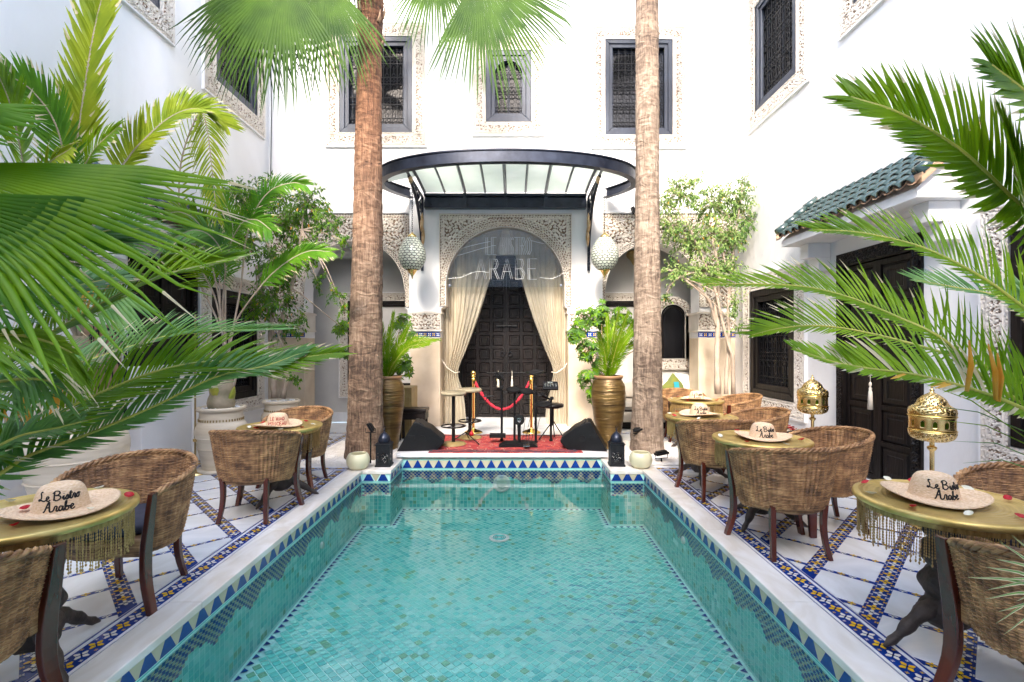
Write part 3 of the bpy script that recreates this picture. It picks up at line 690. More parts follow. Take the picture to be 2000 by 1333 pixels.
# ---- tiled porch roofs
cap = MB()
for k in range(9):
    a = PI*k/8
    for (x_, rr) in ((0, .066), (.235, .052)): cap.vert((x_, rr*math.cos(a), rr*.9*math.sin(a)))
for k in range(8): cap.face([2*k, 2*k+1, 2*k+3, 2*k+2])
for k in range(9):
    a = PI*k/8; cap.vert((0, .054*math.cos(a), .054*.9*math.sin(a)))
for k in range(8): cap.face([2*k, 2*k+2, 18+k+1, 18+k])
cap_me = cap.mesh('roof_tile', 'roof_tile', True)
def porch(xw, sgn, y0, y1, label):
    """xw wall plane, sgn = direction from wall to eave (-1 for the right wall)"""
    t = thing('tiled_porch', label, 'porch roof', (xw, (y0+y1)/2, 2.9))
    ex = xw+sgn*.52; ez, wz = 3.05, 3.50; L = math.hypot(.52, wz-ez); rows = 4; pitch = .147; n = int((y1-y0)/pitch)
    ang = math.atan2(wz-ez, .52)
    for j in range(n):
        y = y0+pitch*(j+.5)
        for r in range(rows+1):
            s_ = r*.165-.03
            if s_ > L-.05: continue
            o = bpy.data.objects.new('roof_tile', cap_me); col.objects.link(o); o.parent = t
            p = Vector((ex-sgn*s_*math.cos(ang), y+random.uniform(-.004,.004), ez+s_*math.sin(ang)+.012+random.uniform(-.002,.002)))-t.location
            mtx = Matrix.Rotation(0 if sgn < 0 else PI, 4, 'Z') @ Matrix.Rotation(-(ang-.06)+random.uniform(-.02,.02), 4, 'Y'); o.matrix_local = Matrix.Translation(p) @ mtx
    mb = MB()                                          # channel tiles underneath
    for j in range(n+1):
        y = y0+pitch*j
        for k in range(6):
            a0, a1 = PI+PI*k/6, PI+PI*(k+1)/6
            q = [(ex+sgn*.03, y+.07*math.cos(a), ez+.02+.05*math.sin(a)) for a in (a0, a1)]+[(xw, y+.07*math.cos(a), wz+.02+.05*math.sin(a)) for a in (a1, a0)]; mb.poly(q)
    mb.build('channel_tiles', 'clay', t)
    mb = MB()                                          # sloping bed, fascia beam, soffit, corbels
    x_ = [xw, ex-sgn*.02, ex-sgn*.02, xw]
    lo, hi = min(xw, ex-sgn*.03), max(xw, ex-sgn*.03)
    mb.bx(lo, hi, y0+.02, y1-.02, 2.915, 2.99); mb.build('soffit_slab', 'plaster', t)
    mb = MB(); mb.prism([(xw, 2.99), (ex-sgn*.03, 2.99), (ex-sgn*.03, 3.0), (xw, 3.47)], y0+.03, y1-.03); mb.build('roof_bed', 'plaster', t)
    for y in (y0+.12, y1-.30):
        mb = MB(); lo, hi = min(xw, xw+sgn*.30), max(xw, xw+sgn*.30); mb.bx(lo, hi, y, y+.18, 2.72, 2.914)
        lo, hi = min(xw, xw+sgn*.16), max(xw, xw+sgn*.16); mb.bx(lo, hi, y, y+.18, 2.55, 2.719); bev(mb.build('corbel', 'plaster', t), .008)
    for y in (y0-.02, y1+.02):                         # verge: clay mortar and a row of ridge tiles
        MB().prism([(ex, ez-.03), (xw, wz-.02), (xw, wz+.09), (ex, ez+.06)], y-.045, y+.045).build('mortar', 'clay', t)
        for r in range(4):
            s0, s1 = L*r/4, L*(r+1)/4+.02
            a = Vector((ex-sgn*s0*math.cos(ang), y, ez+s0*math.sin(ang)+.075)); b = Vector((ex-sgn*s1*math.cos(ang), y, ez+s1*math.sin(ang)+.075))
            MB().tube([a, b], [.058, .046], 10).build('ridge_tile', 'roof_tile', t, smooth=True)
porch(XR, -1, 4.38, 6.64, 'sloping green tiled roof above the black door on the right wall')
porch(XL, 1, 5.25, 7.55, 'green tiled roof over the dark door on the left behind palms')

# ---- small fixings on the walls
tag(MB().tube([(XL+.05, YB-.05, 4.0), (XL+.08, YB-.05, 6), (XL+.03, YB-.04, 8), (XL+.05, YB-.05, HT-.2)], .008, 5).build('cable', 'rubber'), 'thin dark cable running down the back left corner', 'cable')
tag(MB().tube([P(868,0,YF+.1), P(868,60,YF+.1), P(872,140,YF+.1)], .006, 5).build('cable', 'iron'), 'short thin cable on the upper back wall', 'cable')
t = thing('socket_box', 'white wall socket beside the left pot', 'socket', (-4.27, 6.75, .33)); bev(MB().bx(-4.28, -4.25, 6.70, 6.80, .28, .36).build('box', 'socket', t), .004)
MB().tube([(-4.25, 6.75, .3), (-4.18, 6.75, .28), (-4.15, 6.72, .12), (-4.1, 6.6, .01)], .005, 5).build('lead', 'socket', t)
# ================================================================== GROUND, TERRACE FLOOR AND POOL
PXL, PXR, PY0, PY1, JY, JXL, JXR = -1.888, 1.63, .55, 6.66, 6.02, -1.53, 1.22
pool_out = [(PXL,PY0),(PXR,PY0),(PXR,JY),(JXR,JY),(JXR,PY1),(JXL,PY1),(JXL,JY),(PXL,JY)]
mb = MB(); tess(mb, [[(-60,-60),(60,-60),(60,70),(-60,70)], [(XL,YN),(XR+.6,YN),(XR+.6,11.2),(XL,11.2)]], lambda a, b: (a, b, -.02)); structure(mb.build('ground', 'clay'))
mb = MB(); tess(mb, [[(XL-.3,YN),(XR+.8,YN),(XR+.8,11.2),(XL-.3,11.2)], pool_out], lambda a, b: (a, b, -.006)); floor = structure(mb.build('terrace_floor', 'marble_b'))

def clip(poly, x0, x1, y0, y1):
    def cl(pts, f, inter):
        out = []
        for i in range(len(pts)):
            a, b = pts[i-1], pts[i]; fa, fb = f(a), f(b)
            if (fa >= 0) != (fb >= 0): t = fa/(fa-fb); out.append((a[0]+(b[0]-a[0])*t, a[1]+(b[1]-a[1])*t))
            if fb >= 0: out.append(b)
        return out
    for f in (lambda p: p[0]-x0, lambda p: x1-p[0], lambda p: p[1]-y0, lambda p: y1-p[1]):
        if len(poly) < 3: return []
        poly = cl(poly, f, None)
    return poly
def area(p): return abs(sum(p[i-1][0]*p[i][1]-p[i][0]*p[i-1][1] for i in range(len(p))))/2
blue = MB(); flowers = MB()
def flower(cx, cy, ang, r, kind):
    flowers.mi = kind
    for j in range(4):
        a = ang+PI/2*j; c_, s_ = math.cos(a), math.sin(a)
        flowers.poly([(cx+x*c_-y*s_, cy+x*s_+y*c_, .0012) for x, y in ((.12*r,0),(.5*r,-.34*r),(r,-.12*r),(r,.12*r),(.5*r,.34*r))])
    flowers.mi = 2; flowers.poly([(cx+.2*r*math.cos(ang+PI/4+PI/2*j), cy+.2*r*math.sin(ang+PI/4+PI/2*j), .0018) for j in range(4)])
tilec = [0]
def marble_piece(poly, mname):
    cx = sum(p[0] for p in poly)/len(poly); cy = sum(p[1] for p in poly)/len(poly)
    b = MB(); n = len(poly); rz = random.uniform(-.0006, .0006)
    for z, k in ((-.004,1.0),(.0-.0008+rz,1.0),(rz+.0008,.985)):
        for p in poly: b.vert((cx+(p[0]-cx)*k, cy+(p[1]-cy)*k, z))
    b.face([2*n+k for k in range(n)])
    for a in (0, n):
        for k in range(n): b.face([a+k, a+(k+1)%n, a+n+(k+1)%n, a+n+k])
    o = b.build('marble_tile', mname, floor)
    recalc_up(o); tilec[0] += 1
def recalc_up(o):
    pl = o.data.polygons
    if pl and pl[0].normal.z < 0: o.data.flip_normals()
S2 = math.sqrt(2)
def field_tiles(x0, x1, y0, y1, mir):
    """marble squares laid on the diagonal between blue zellige bands; mir mirrors the left terrace"""
    fx = (lambda x: x) if not mir else (lambda x: -x-.15)
    X0, X1 = (x0, x1) if not mir else (-x1-.15, -x0-.15)
    blue.poly([(x, y, -.0035) for x, y in ((x0,y0),(x1,y0),(x1,y1),(x0,y1))])
    us = [(-.516+.396*k) for k in range(-16, 16)]; vs_ = [(3.514+.407*k) for k in range(-14, 18)]
    toxy = lambda u, v: ((u+v)/S2, (v-u)/S2)
    for u in us:
        for v in vs_:
            q = [toxy(u+.050, v+.024), toxy(u+.346, v+.024), toxy(u+.346, v+.383), toxy(u+.050, v+.383)]
            q = clip(q, X0, X1, y0, y1)
            if len(q) >= 3 and area(q) > .0015:
                q = [(fx(a), b) for a, b in q]
                marble_piece(q, random.choice(('marble', 'marble_b')))
    ins = lambda p, m: X0+m < p[0] < X1-m and y0+m < p[1] < y1-m
    for u in us:                                        # wide bands: double row of flowers
        k = 0; v = vs_[0]
        while v < vs_[-1]:
            p = toxy(u, v)
            if ins(p, .035): flower(fx(p[0]), p[1], PI/4, .036, k % 2)
            for s_ in (-1, 1):
                p = toxy(u+s_*.040, v+.037)
                if ins(p, .02): flower(fx(p[0]), p[1], 0, .013, (k+1) % 2)
            v += .0735; k += 1
    for v in vs_:
        k = 0; u = us[0]
        while u < us[-1]:
            p = toxy(u+.0+.03, v)
            du = (u+.03-us[0]) % .396
            if ins(p, .03) and .06 < du < .336: flower(fx(p[0]), p[1], PI/4, .023, k % 2)
            u += .066; k += 1
def border(x0, x1, y0, y1, along):                     # blue lines and a flower band between white strips
    blue.poly([(x, y, -.0035) for x, y in ((x0,y0),(x1,y0),(x1,y1),(x0,y1))])
    w_ = (x1-x0) if along == 'y' else (y1-y0); L0, L1 = (y0, y1) if along == 'y' else (x0, x1)
    base = x0 if along == 'y' else y0
    for a, b in ((.10, .20), (.80, .90)):
        q = L0; 
        while q < L1-.01:
            e = min(q+.42, L1); r_ = ((base+a*w_, q), (base+b*w_, q), (base+b*w_, e-.002), (base+a*w_, e-.002))
            r_ = [(p if along == 'y' else (p[1], p[0])) for p in r_]; marble_piece(r_, 'marble'); q = e
    q = L0+.05; k = 0; c = base+w_/2
    while q < L1-.04:
        x, y = (c, q) if along == 'y' else (q, c)
        flower(x, y, 0, .038, k % 2)
        for s_ in (-1, 1):
            x, y = (c+s_*.036, q+.0435) if along == 'y' else (q+.0435, c+s_*.036); flower(x, y, PI/4, .009, (k+1) % 2)
        q += .087; k += 1
CW = .19
border(PXR+CW, 2.0, .9, 6.07, 'y'); border(-2.26, PXL-CW, .9, 6.07, 'y')
border(PXR+CW, XR-.08, 6.08, 6.24, 'x'); border(XL+.08, PXL-CW, 6.08, 6.24, 'x')
field_tiles(2.005, XR-.08, .9, 6.075, False); field_tiles(XL+.08, -2.265, .9, 6.075, True)
border(2.58, 2.74, 6.25, 8.6, 'y'); border(-3.02, -2.86, 6.25, 8.6, 'y')
field_tiles(2.745, XR-.08, 6.25, 8.6, False); field_tiles(XL+.08, -3.025, 6.25, 8.6, True)
border(XL+.3, -1.95, 8.62, 8.78, 'x'); border(1.6, XR-.1, 8.62, 8.78, 'x')
b_ = blue.build('zellige_band', 'blue_glaze', floor)
f_ = flowers.build('zellige_flower', ['yellow_glaze', 'white_glaze', 'black_glaze'], floor, kind='stuff')

# gravel beds round the palm trunks
for x0, x1, y0, nm in ((-2.84, -1.72, 6.26, 'left'), (1.50, 2.56, 6.26, 'right')):
    g = MB(); nx, ny = 26, 34; y1 = 7.9
    for j in range(ny+1):
        for i in range(nx+1):
            g.vert((x0+(x1-x0)*i/nx, y0+(y1-y0)*j/ny, .012+random.uniform(0, .012)*(0 < i < nx and 0 < j < ny)-(.02 if i in (0, nx) or j in (0, ny) else 0)))
    for j in range(ny):
        for i in range(nx): a = j*(nx+1)+i; g.face([a, a+1, a+nx+2, a+nx+1])
    for k in range(2600):
        cx, cy = random.uniform(x0+.02, x1-.02), y0+.02+(y1-y0-.04)*random.random()**1.6; r = random.uniform(.007, .013); i = len(g.v)
        a0 = random.random()*6
        for a, z in ((0,.3),(2.1,.3),(4.2,.3)): g.vert((cx+r*math.cos(a+a0), cy+r*math.sin(a+a0), .018))
        g.vert((cx+random.uniform(-.3,.3)*r, cy, .018+r*1.1))
        for q in ((0,1,3),(1,2,3),(2,0,3)): g.face([i+t_ for t_ in q])
    o = g.build('gravel', 'pebble'); o['kind'] = 'stuff'; tag(o, 'pale gravel bed round the %s palm trunk' % nm, 'gravel')

# ---- pool
pool = bpy.data.objects.new('swimming_pool', None); col.objects.link(pool); pool['kind'] = 'structure'; pool.location = (0, 3.5, 0)
ZW, ZF = -.145, -.68
edges = [((PXL,PY0),(PXL,JY)), ((PXL,JY),(JXL,JY)), ((JXL,JY),(JXL,PY1)), ((JXL,PY1),(JXR,PY1)), ((JXR,PY1),(JXR,JY)), ((JXR,JY),(PXR,JY)), ((PXR,JY),(PXR,PY0)), ((PXR,PY0),(PXL,PY0))]
mb = MB(); tess(mb, [pool_out], lambda a, b: (a, b, ZF-.003)); mb.build('pool_floor', 'pool_grout', pool)
mb = MB()
for a, b in edges: mb.poly([(a[0],a[1],ZF-.01), (b[0],b[1],ZF-.01), (b[0],b[1],-.004), (a[0],a[1],-.004)])
mb.build('pool_wall', 'pool_grout', pool)
TEAL = ['teal_a','teal_b','teal_c','teal_d','teal_e']; TW = [.40,.22,.24,.05,.09]
def pick(): return random.choices(range(5), TW)[0]
# floor mosaic: squares laid on the diagonal
s = .056; sh = []
for k in range(5):
    t_ = MB(); h = s/2-.003; t_.box((0,0,0), (2*h,2*h,.004), PI/4, .94); sh.append(t_.mesh('mosaic_tile', TEAL[k]))
rest = MB(); cells = []
d = s/S2*1.0
for i in range(-70, 70):
    for j in range(-10, 176):
        x, y = (i-0)*d*1.0, j*d
        if (i+j) % 2: continue
        if x < PXL+.075 or x > PXR-.075 or y < 2.55 or y > PY1-.075: continue
        if y > JY-.07 and (x < JXL+.075 or x > JXR-.075): continue
        cells.append((x, y))
cells.sort(key=lambda c: c[1])
ninst = 0
for (x, y) in cells:
    vis = y > 3.15 and abs(x-0) < y*1.06-.6
    if vis and ninst < 290:
        o = bpy.data.objects.new('mosaic_tile', sh[pick()]); col.objects.link(o); o.parent = pool; o.location = (x-pool.location.x, y-pool.location.y, ZF+random.uniform(-.0006,.0006)); ninst += 1
    else:
        rest.mi = pick(); h = (s/2-.003)*S2; i0 = len(rest.v); z = ZF+.002+random.uniform(-.0006,.0006)
        for p in ((x-h,y),(x,y-h),(x+h,y),(x,y+h)): rest.vert((p[0], p[1], z))
        rest.face([i0,i0+1,i0+2,i0+3])
rest.build('floor_mosaic', TEAL, pool, kind='stuff')
# dark triangles round the edge of the pool floor
tr = MB()
inset = .062
for (a, b) in edges[:-1]:
    a, b = Vector((*a,0)), Vector((*b,0)); t_ = (b-a).normalized(); nrm = Vector((t_.y, -t_.x, 0)); L = (b-a).length; n_ = max(1, int(L/.075))
    for k in range(n_):
        p = a+t_*(L*(k+.5)/n_)+nrm*inset*.7; p.z = ZF+.004
        tr.poly([tuple(p-t_*.028-nrm*.018), tuple(p+t_*.028-nrm*.018), tuple(p+nrm*.026)])
tr.build('edge_triangles', 'blue_glaze', pool, kind='stuff')
# walls: rows of big blue and beige triangles above the water, a blue and beige net below, teal beneath
def tri_mesh(w_, h, up, m_):
    t_ = MB(); pts = [(-w_/2, 0), (w_/2, 0), (w_*.06, h), (-w_*.06, h)] if up else [(-w_*.06, 0), (w_*.06, 0), (w_/2, h), (-w_/2, h)]
    n = 4
    for y, k in ((0,1.0),(-.004,.97)):
        for x, z in pts: t_.vert((x*k, y, (z-h/2)*k+h/2))
    t_.face([4,5,6,7]); [t_.face([k, (k+1)%4, 4+(k+1)%4, 4+k]) for k in range(4)]
    return t_.mesh('glazed_triangle', m_)
W_, H_ = .145, .108
tb = [tri_mesh(W_-.012, H_, True, 'blue_glaze')]; ty = tri_mesh(W_-.012, H_, False, 'beige_glaze')
ty2 = tri_mesh(W_-.012, H_, False, 'leaf_straw'); net = MB(); lower = MB()
for ei, (a, b) in enumerate(edges[:-1]):
    a, b = Vector((*a,0)), Vector((*b,0)); t_ = (b-a).normalized(); nrm = Vector((t_.y, -t_.x, 0)); L = (b-a).length
    n_ = max(2, round(L/W_)); p_ = L/n_; ang = math.atan2(nrm.x, -nrm.y) # local -y -> inward normal
    rz = math.atan2(nrm.y, nrm.x)+PI/2
    for k in range(n_):
        for mesh_, off in ((tb[0], .5), (ty, 0.)):
            if off == 0. and k == 0: continue
            q = a+t_*(p_*(k+off)); 
            o = bpy.data.objects.new('glazed_triangle', mesh_); col.objects.link(o); o.parent = pool
            o.location = q+nrm*.001+Vector((0,0,-.012-H_-.0))-pool.location; o.rotation_euler = (random.uniform(-.01,.01), 0, rz)
    # checker net of small lozenges, lower edge in zigzag
    lp = .052; m_ = max(2, round(L/lp)); lp = L/m_; rows = 9; rh = .036
    for r in range(rows):
        z = -.152-rh*(r+.5)*.62
        for k in range(m_):
            ph = (k+.5*(r % 2))*lp+lp/2
            if ph > L-.01: continue
            zig = abs(((ph/.42) % 1)-.5)*2
            if r > 3+zig*4.6: continue
            c = a+t_*ph+nrm*.0025
            for mi_, (hw, hh) in enumerate(((lp*.36, rh*.40), (lp*.30, rh*.36))):
                cc = c if mi_ == 0 else c+t_*lp*.5
                if mi_ == 1 and (cc-a).length > L-.02: continue
                net.mi = mi_
                net.poly([tuple(cc-t_*hw*1.0+Vector((0,0,z-hh*.5))), tuple(cc+t_*hw*.6+Vector((0,0,z-hh*.9))), tuple(cc+t_*hw+Vector((0,0,z+hh*.5))), tuple(cc-t_*hw*.6+Vector((0,0,z+hh*.9)))])
    z = -.33 if L > 2 else -.30
    k = 0
    hgt = .046
    zt = -.20
    while zt-hgt > ZF:
        m2 = round(L/.05)
        for j in range(m2):
            if random.random() < .02: continue
            p0 = a+t_*(L*(j+.06)/m2)+nrm*.0012; p1 = a+t_*(L*(j+.94)/m2)+nrm*.0012; lower.mi = pick()
            lower.poly([(p0.x,p0.y,zt-hgt+.003), (p1.x,p1.y,zt-hgt+.003), (p1.x,p1.y,zt), (p0.x,p0.y,zt)])
        zt -= hgt
net.build('lozenge_net', ['blue_glaze', 'beige_glaze'], pool, kind='stuff'); lower.build('wall_mosaic', TEAL, pool, kind='stuff')
mb = MB()
for a, b in edges[:-1]:
    a, b = Vector((*a,0)), Vector((*b,0)); t_ = (b-a).normalized(); nrm = Vector((t_.y, -t_.x, 0))
    for z0, z1 in ((-.011, -.004), (-.134, -.125)):
        mb.poly([tuple(a+nrm*.004+Vector((0,0,z0))), tuple(b+nrm*.004+Vector((0,0,z0))), tuple(b+nrm*.004+Vector((0,0,z1))), tuple(a+nrm*.004+Vector((0,0,z1)))])
mb.build('trim_line', 'teal_e', pool)
# coping slabs
def slab(x0, x1, y0, y1, z0=-.035, z1=.012): bev(MB().bx(x0, x1, y0, y1, z0, z1).build('coping_slab', 'coping', pool), .006, 2)
y = .6
while y < JY+.05:
    e = min(y+1.16, JY+.19 if y+1.16 > JY-.3 else y+1.16)
    slab(PXR-.012, PXR+CW, y, e-.003); slab(PXL-CW, PXL+.012, y, e-.003); y = e
slab(PXL+.015, JXL+.012, JY-.012, JY+.19); slab(JXR-.012, PXR-.015, JY-.012, JY+.19)
slab(JXL-.19, JXL+.012, JY+.193, PY1+.2); slab(JXR-.012, JXR+.19, JY+.193, PY1+.2)
# fittings
mb = MB(); c = P(975, 1050, 5.6); cx, cy = -.16, 5.62
mb.lathe([(.0,0),(.118,0),(.118,.012),(.09,.016),(.088,.010),(0,.010)], 32, (cx, cy, ZF+.004), False); dr = mb.build('floor_drain', 'white_glaze', pool, smooth=False)
mb = MB()
for r_ in (.028, .05, .072): mb.ring((cx, cy, ZF+.017), r_, .006, 24, 4)
mb.build('drain_grate', 'teal_e', dr)
def wall_light(x, y, z, ax, r=.1):
    mb = MB(); mb.lathe([(.0,0),(r,0),(r,.014),(r*.82,.02),(r*.8,.012),(0,.012)], 28, (0,0,0), False)
    mb.xf(Matrix.Translation((x,y,z)) @ (Matrix.Rotation(PI/2,4,'X') if ax == 'y' else Matrix.Rotation(ax*PI/2,4,'Y')))
    o = mb.build('underwater_light', 'white_glaze', pool)
    mb = MB(); mb.lathe([(0,.013),(r*.6,.013),(r*.4,.022),(0,.026)], 20, (0,0,0), False); mb.xf(Matrix.Translation((x,y,z)) @ (Matrix.Rotation(PI/2,4,'X') if ax == 'y' else Matrix.Rotation(ax*PI/2,4,'Y'))); mb.build('lens', 'lamp_glass', o)
wall_light(-.155, PY1-.004, -.33, 'y', .12)
wall_light(PXR-.004, 4.6, -.29, -1, .035); wall_light(PXL+.004, 4.75, -.40, 1, .035)
# water
mb = MB(); tess(mb, [pool_out], lambda a, b: (a, b, ZW)); wt = mb.build('pool_water', 'water'); structure(wt)
if wt.data.polygons[0].normal.z < 0: wt.data.flip_normals()

# ---- stage
st = thing('stage_slab', 'white marble slab carrying the rug and the drum kit at the pool end', 'stage', (XC, 7.6, 0))
bev(MB().bx(-1.60, 1.30, 6.62, 8.9, .035, .085).build('top_slab', 'marble', st), .008)
MB().bx(-1.52, 1.22, 6.70, 8.88, -.004, .034).build('riser', 'coping', st)
MB().bx(-1.33, 1.01, 8.903, 10.05, -.004, .083).build('vestibule_step', 'marble', st)
rg = bpy.data.objects.new('rug', None)
mb = MB(); nx, ny = 40, 24
for j in range(ny+1):
    for i in range(nx+1):
        x = -1.17+2.14*i/nx; y = 6.67+1.36*j/ny+.01*math.sin(i*.5); mb.vert((x-(.06*(j/ny)), y, .094+.004*math.sin(i*.9+j*.4)*math.sin(j*.7)))
for j in range(ny):
    for i in range(nx): a = j*(nx+1)+i; mb.face([a, a+1, a+nx+2, a+nx+1])
i0 = len(mb.v)
rug = rooted(mb, 'rug', 'rug_wool', (-.1, 7.35, .086)); tag(rug, 'worn red patterned rug under the drum kit', 'rug')
rug.modifiers.new('s', 'SOLIDIFY').thickness = .008
mb = MB()
for x0, x1, y0, y1 in ((-1.13,.93,6.71,6.74),(-1.13,.93,6.80,6.81),(-1.13,.93,7.94,7.97),(-1.12,-1.09,6.75,7.92),(.89,.92,6.75,7.92)): mb.bx(x0-.04, x1-.04, y0, y1, .096, .1015)
mb.build('rug_border', 'cushion_dark', rug)
# ================================================================== FURNITURE
# ---- wicker tub chair, facing local +y
def ztop(ph): c = math.cos(ph/R(125)*PI/2); return .685+.135*max(0, c)**.9
def zbot(ph): return .335+.05*max(0, math.cos(ph))
def shell_pt(ph, t, off=0):
    rx = .30+.075*t**.8+off; ry = .285+.075*t**.8+off
    z = zbot(ph)+(ztop(ph)-zbot(ph))*t
    return Vector((rx*math.sin(ph), -ry*math.cos(ph)-.0, z))
def make_chair():
    t = thing('wicker_chair', 'x', 'chair', (0,0,0))
    NS, NR = 44, 40
    mb = MB()
    for side, base in ((1, 0.0), (-1, -.022)):
        nu, nv = NS*2+1, NR*2+1; i0 = len(mb.v)
        for j in range(nv):
            for i in range(nu):
                ph = R(-125)+R(250)*i/(nu-1)
                st_ = 1 if i % 2 == 0 else 0; row = j//2
                a = (.0062*st_-.0022)+(.0030*(1 if (i//2+row) % 2 == 0 else -.2) if j % 2 else -.0030)
                mb.vert(shell_pt(ph, j/(nv-1), base+a*side))
        for j in range(nv-1):
            for i in range(nu-1):
                a = i0+j*nu+i; q = [a, a+1, a+nu+1, a+nu]; mb.face(q if side > 0 else q[::-1])
    mb.build('woven_shell', 'wicker', t, world=False)
    mb = MB(); n = 130                                  # plaited rim and lower edge
    for zz, rr in ((1.0, .015), (0.0, .010)):
        for ph0 in (0, PI*2/3, PI*4/3):
            pts = []
            for k in range(n+1):
                ph = R(-125)+R(250)*k/n; p = shell_pt(ph, zz, -.011); a = k*.62+ph0
                pts.append((p.x*(1+.028*math.cos(a)), p.y*(1+.028*math.cos(a)), p.z+rr*.8*math.sin(a)))
            mb.tube(pts, rr*.75, 5)
    mb.build('plaited_rim', 'wicker', t, world=False, smooth=True)
    mb = MB()                                           # woven seat drum and front apron
    for i in range(40):
        pass
    prof = [(.0,.44),(.27,.44),(.285,.425),(.285,.35),(.27,.335),(0,.335)]; mb.lathe(prof, 40, (0,.02,0), False); mb.build('seat', 'wicker', t, world=False)
    mb = MB(); mb.bx(-.265, .265, .16, .262, .335, .44); bev(mb.build('front_apron', 'wicker', t, world=False), .012, 2)
    mb = MB(); mb.lathe([(0,.442),(.25,.442),(.268,.455),(.268,.485),(.245,.50),(0,.505)], 36, (0,.02,0), False); mb.build('cushion', 'cushion_dark', t, world=False, smooth=True)
    for s in (-1, 1):                                   # front legs run up to the arm ends
        mb = MB(); pts = catmull([(s*.312,.235,.70),(s*.290,.232,.52),(s*.270,.228,.36),(s*.272,.228,.18),(s*.315,.245,0)], 14)
        for (w0, w1, k0) in ((1,1,0),):
            i0 = len(mb.v)
            for k, p in enumerate(pts):
                u = k/14; hw = .014+.004*u; hd = .026+.010*math.sin(u*PI)
                for dx, dy in ((-hw,-hd),(hw,-hd),(hw,hd),(-hw,hd)): mb.vert((p.x+dx, p.y+dy, p.z))
            for k in range(14):
                for c in range(4): a = i0+k*4+c; b = i0+k*4+(c+1)%4; mb.face([b, a, a+4, b+4])
            mb.face([i0+k for k in (0,1,2,3)]); mb.face([i0+14*4+k for k in (3,2,1,0)])
        o = mb.build('front_leg', 'red_wood', t, world=False); recalc(o); bev(o, .005, 2)
        mb = MB(); pts = catmull([(s*.195,-.205,.39),(s*.19,-.20,.25),(s*.195,-.215,.12),(s*.21,-.245,0)], 10); i0 = 0
        for k, p in enumerate(pts):
            hw = .021-.004*k/10
            for dx, dy in ((-hw,-hw),(hw,-hw),(hw,hw),(-hw,hw)): mb.vert((p.x+dx, p.y+dy, p.z))
        for k in range(10):
            for c in range(4): a = k*4+c; b = k*4+(c+1)%4; mb.face([b, a, a+4, b+4])
        mb.face([0,1,2,3]); mb.face([43,42,41,40]); o = mb.build('rear_leg', 'red_wood', t, world=False); recalc(o); bev(o, .005, 2)
    return t
chair0 = make_chair()
CH = [  # x, y, facing, label
 (2.08, 3.74, 2, 'wicker tub chair with its back to the pool corner of the middle right table'),
 (2.70, 4.22, 86, 'wicker tub chair between the middle right table and the black door'),
 (2.11, 5.07, 0, 'wicker tub chair on the pool side of the third right table'),
 (2.80, 5.62, 88, 'wicker tub chair on the wall side of the third right table'),
 (3.38, 7.35, 90, 'wicker tub chair between the farthest right table and the ficus pot'),
 (2.82, 8.05, 183, 'wicker tub chair beyond the farthest right table with its open side to us'),
 (-2.37, 4.47, 0, 'wicker tub chair seen from behind in front of the far left table'),
 (-2.45, 5.50, 172, 'wicker tub chair behind the far left table beside the left palm trunk'),
 (-2.42, 3.02, 184, 'wicker tub chair behind the near left table showing a dark seat cushion'),
 (-2.28, 1.86, -2, 'wicker tub chair cut off by the bottom left corner of the photo'),
 (2.24, 1.94, 2, 'wicker tub chair cut off by the bottom right corner of the photo'),
 (3.02, 2.78, 100, 'wicker tub chair between the near right table and the right wall')]
GC = 'wicker tub chairs around the gold tables'
for k, (x, y, a, lab) in enumerate(CH):
    if k == 0: chair0.location = (x, y, .002); chair0.rotation_euler = (0,0,R(a)); chair0['label'] = lab; chair0['group'] = GC
    else: dup(chair0, (x, y, .002), R(a), lab, GC)

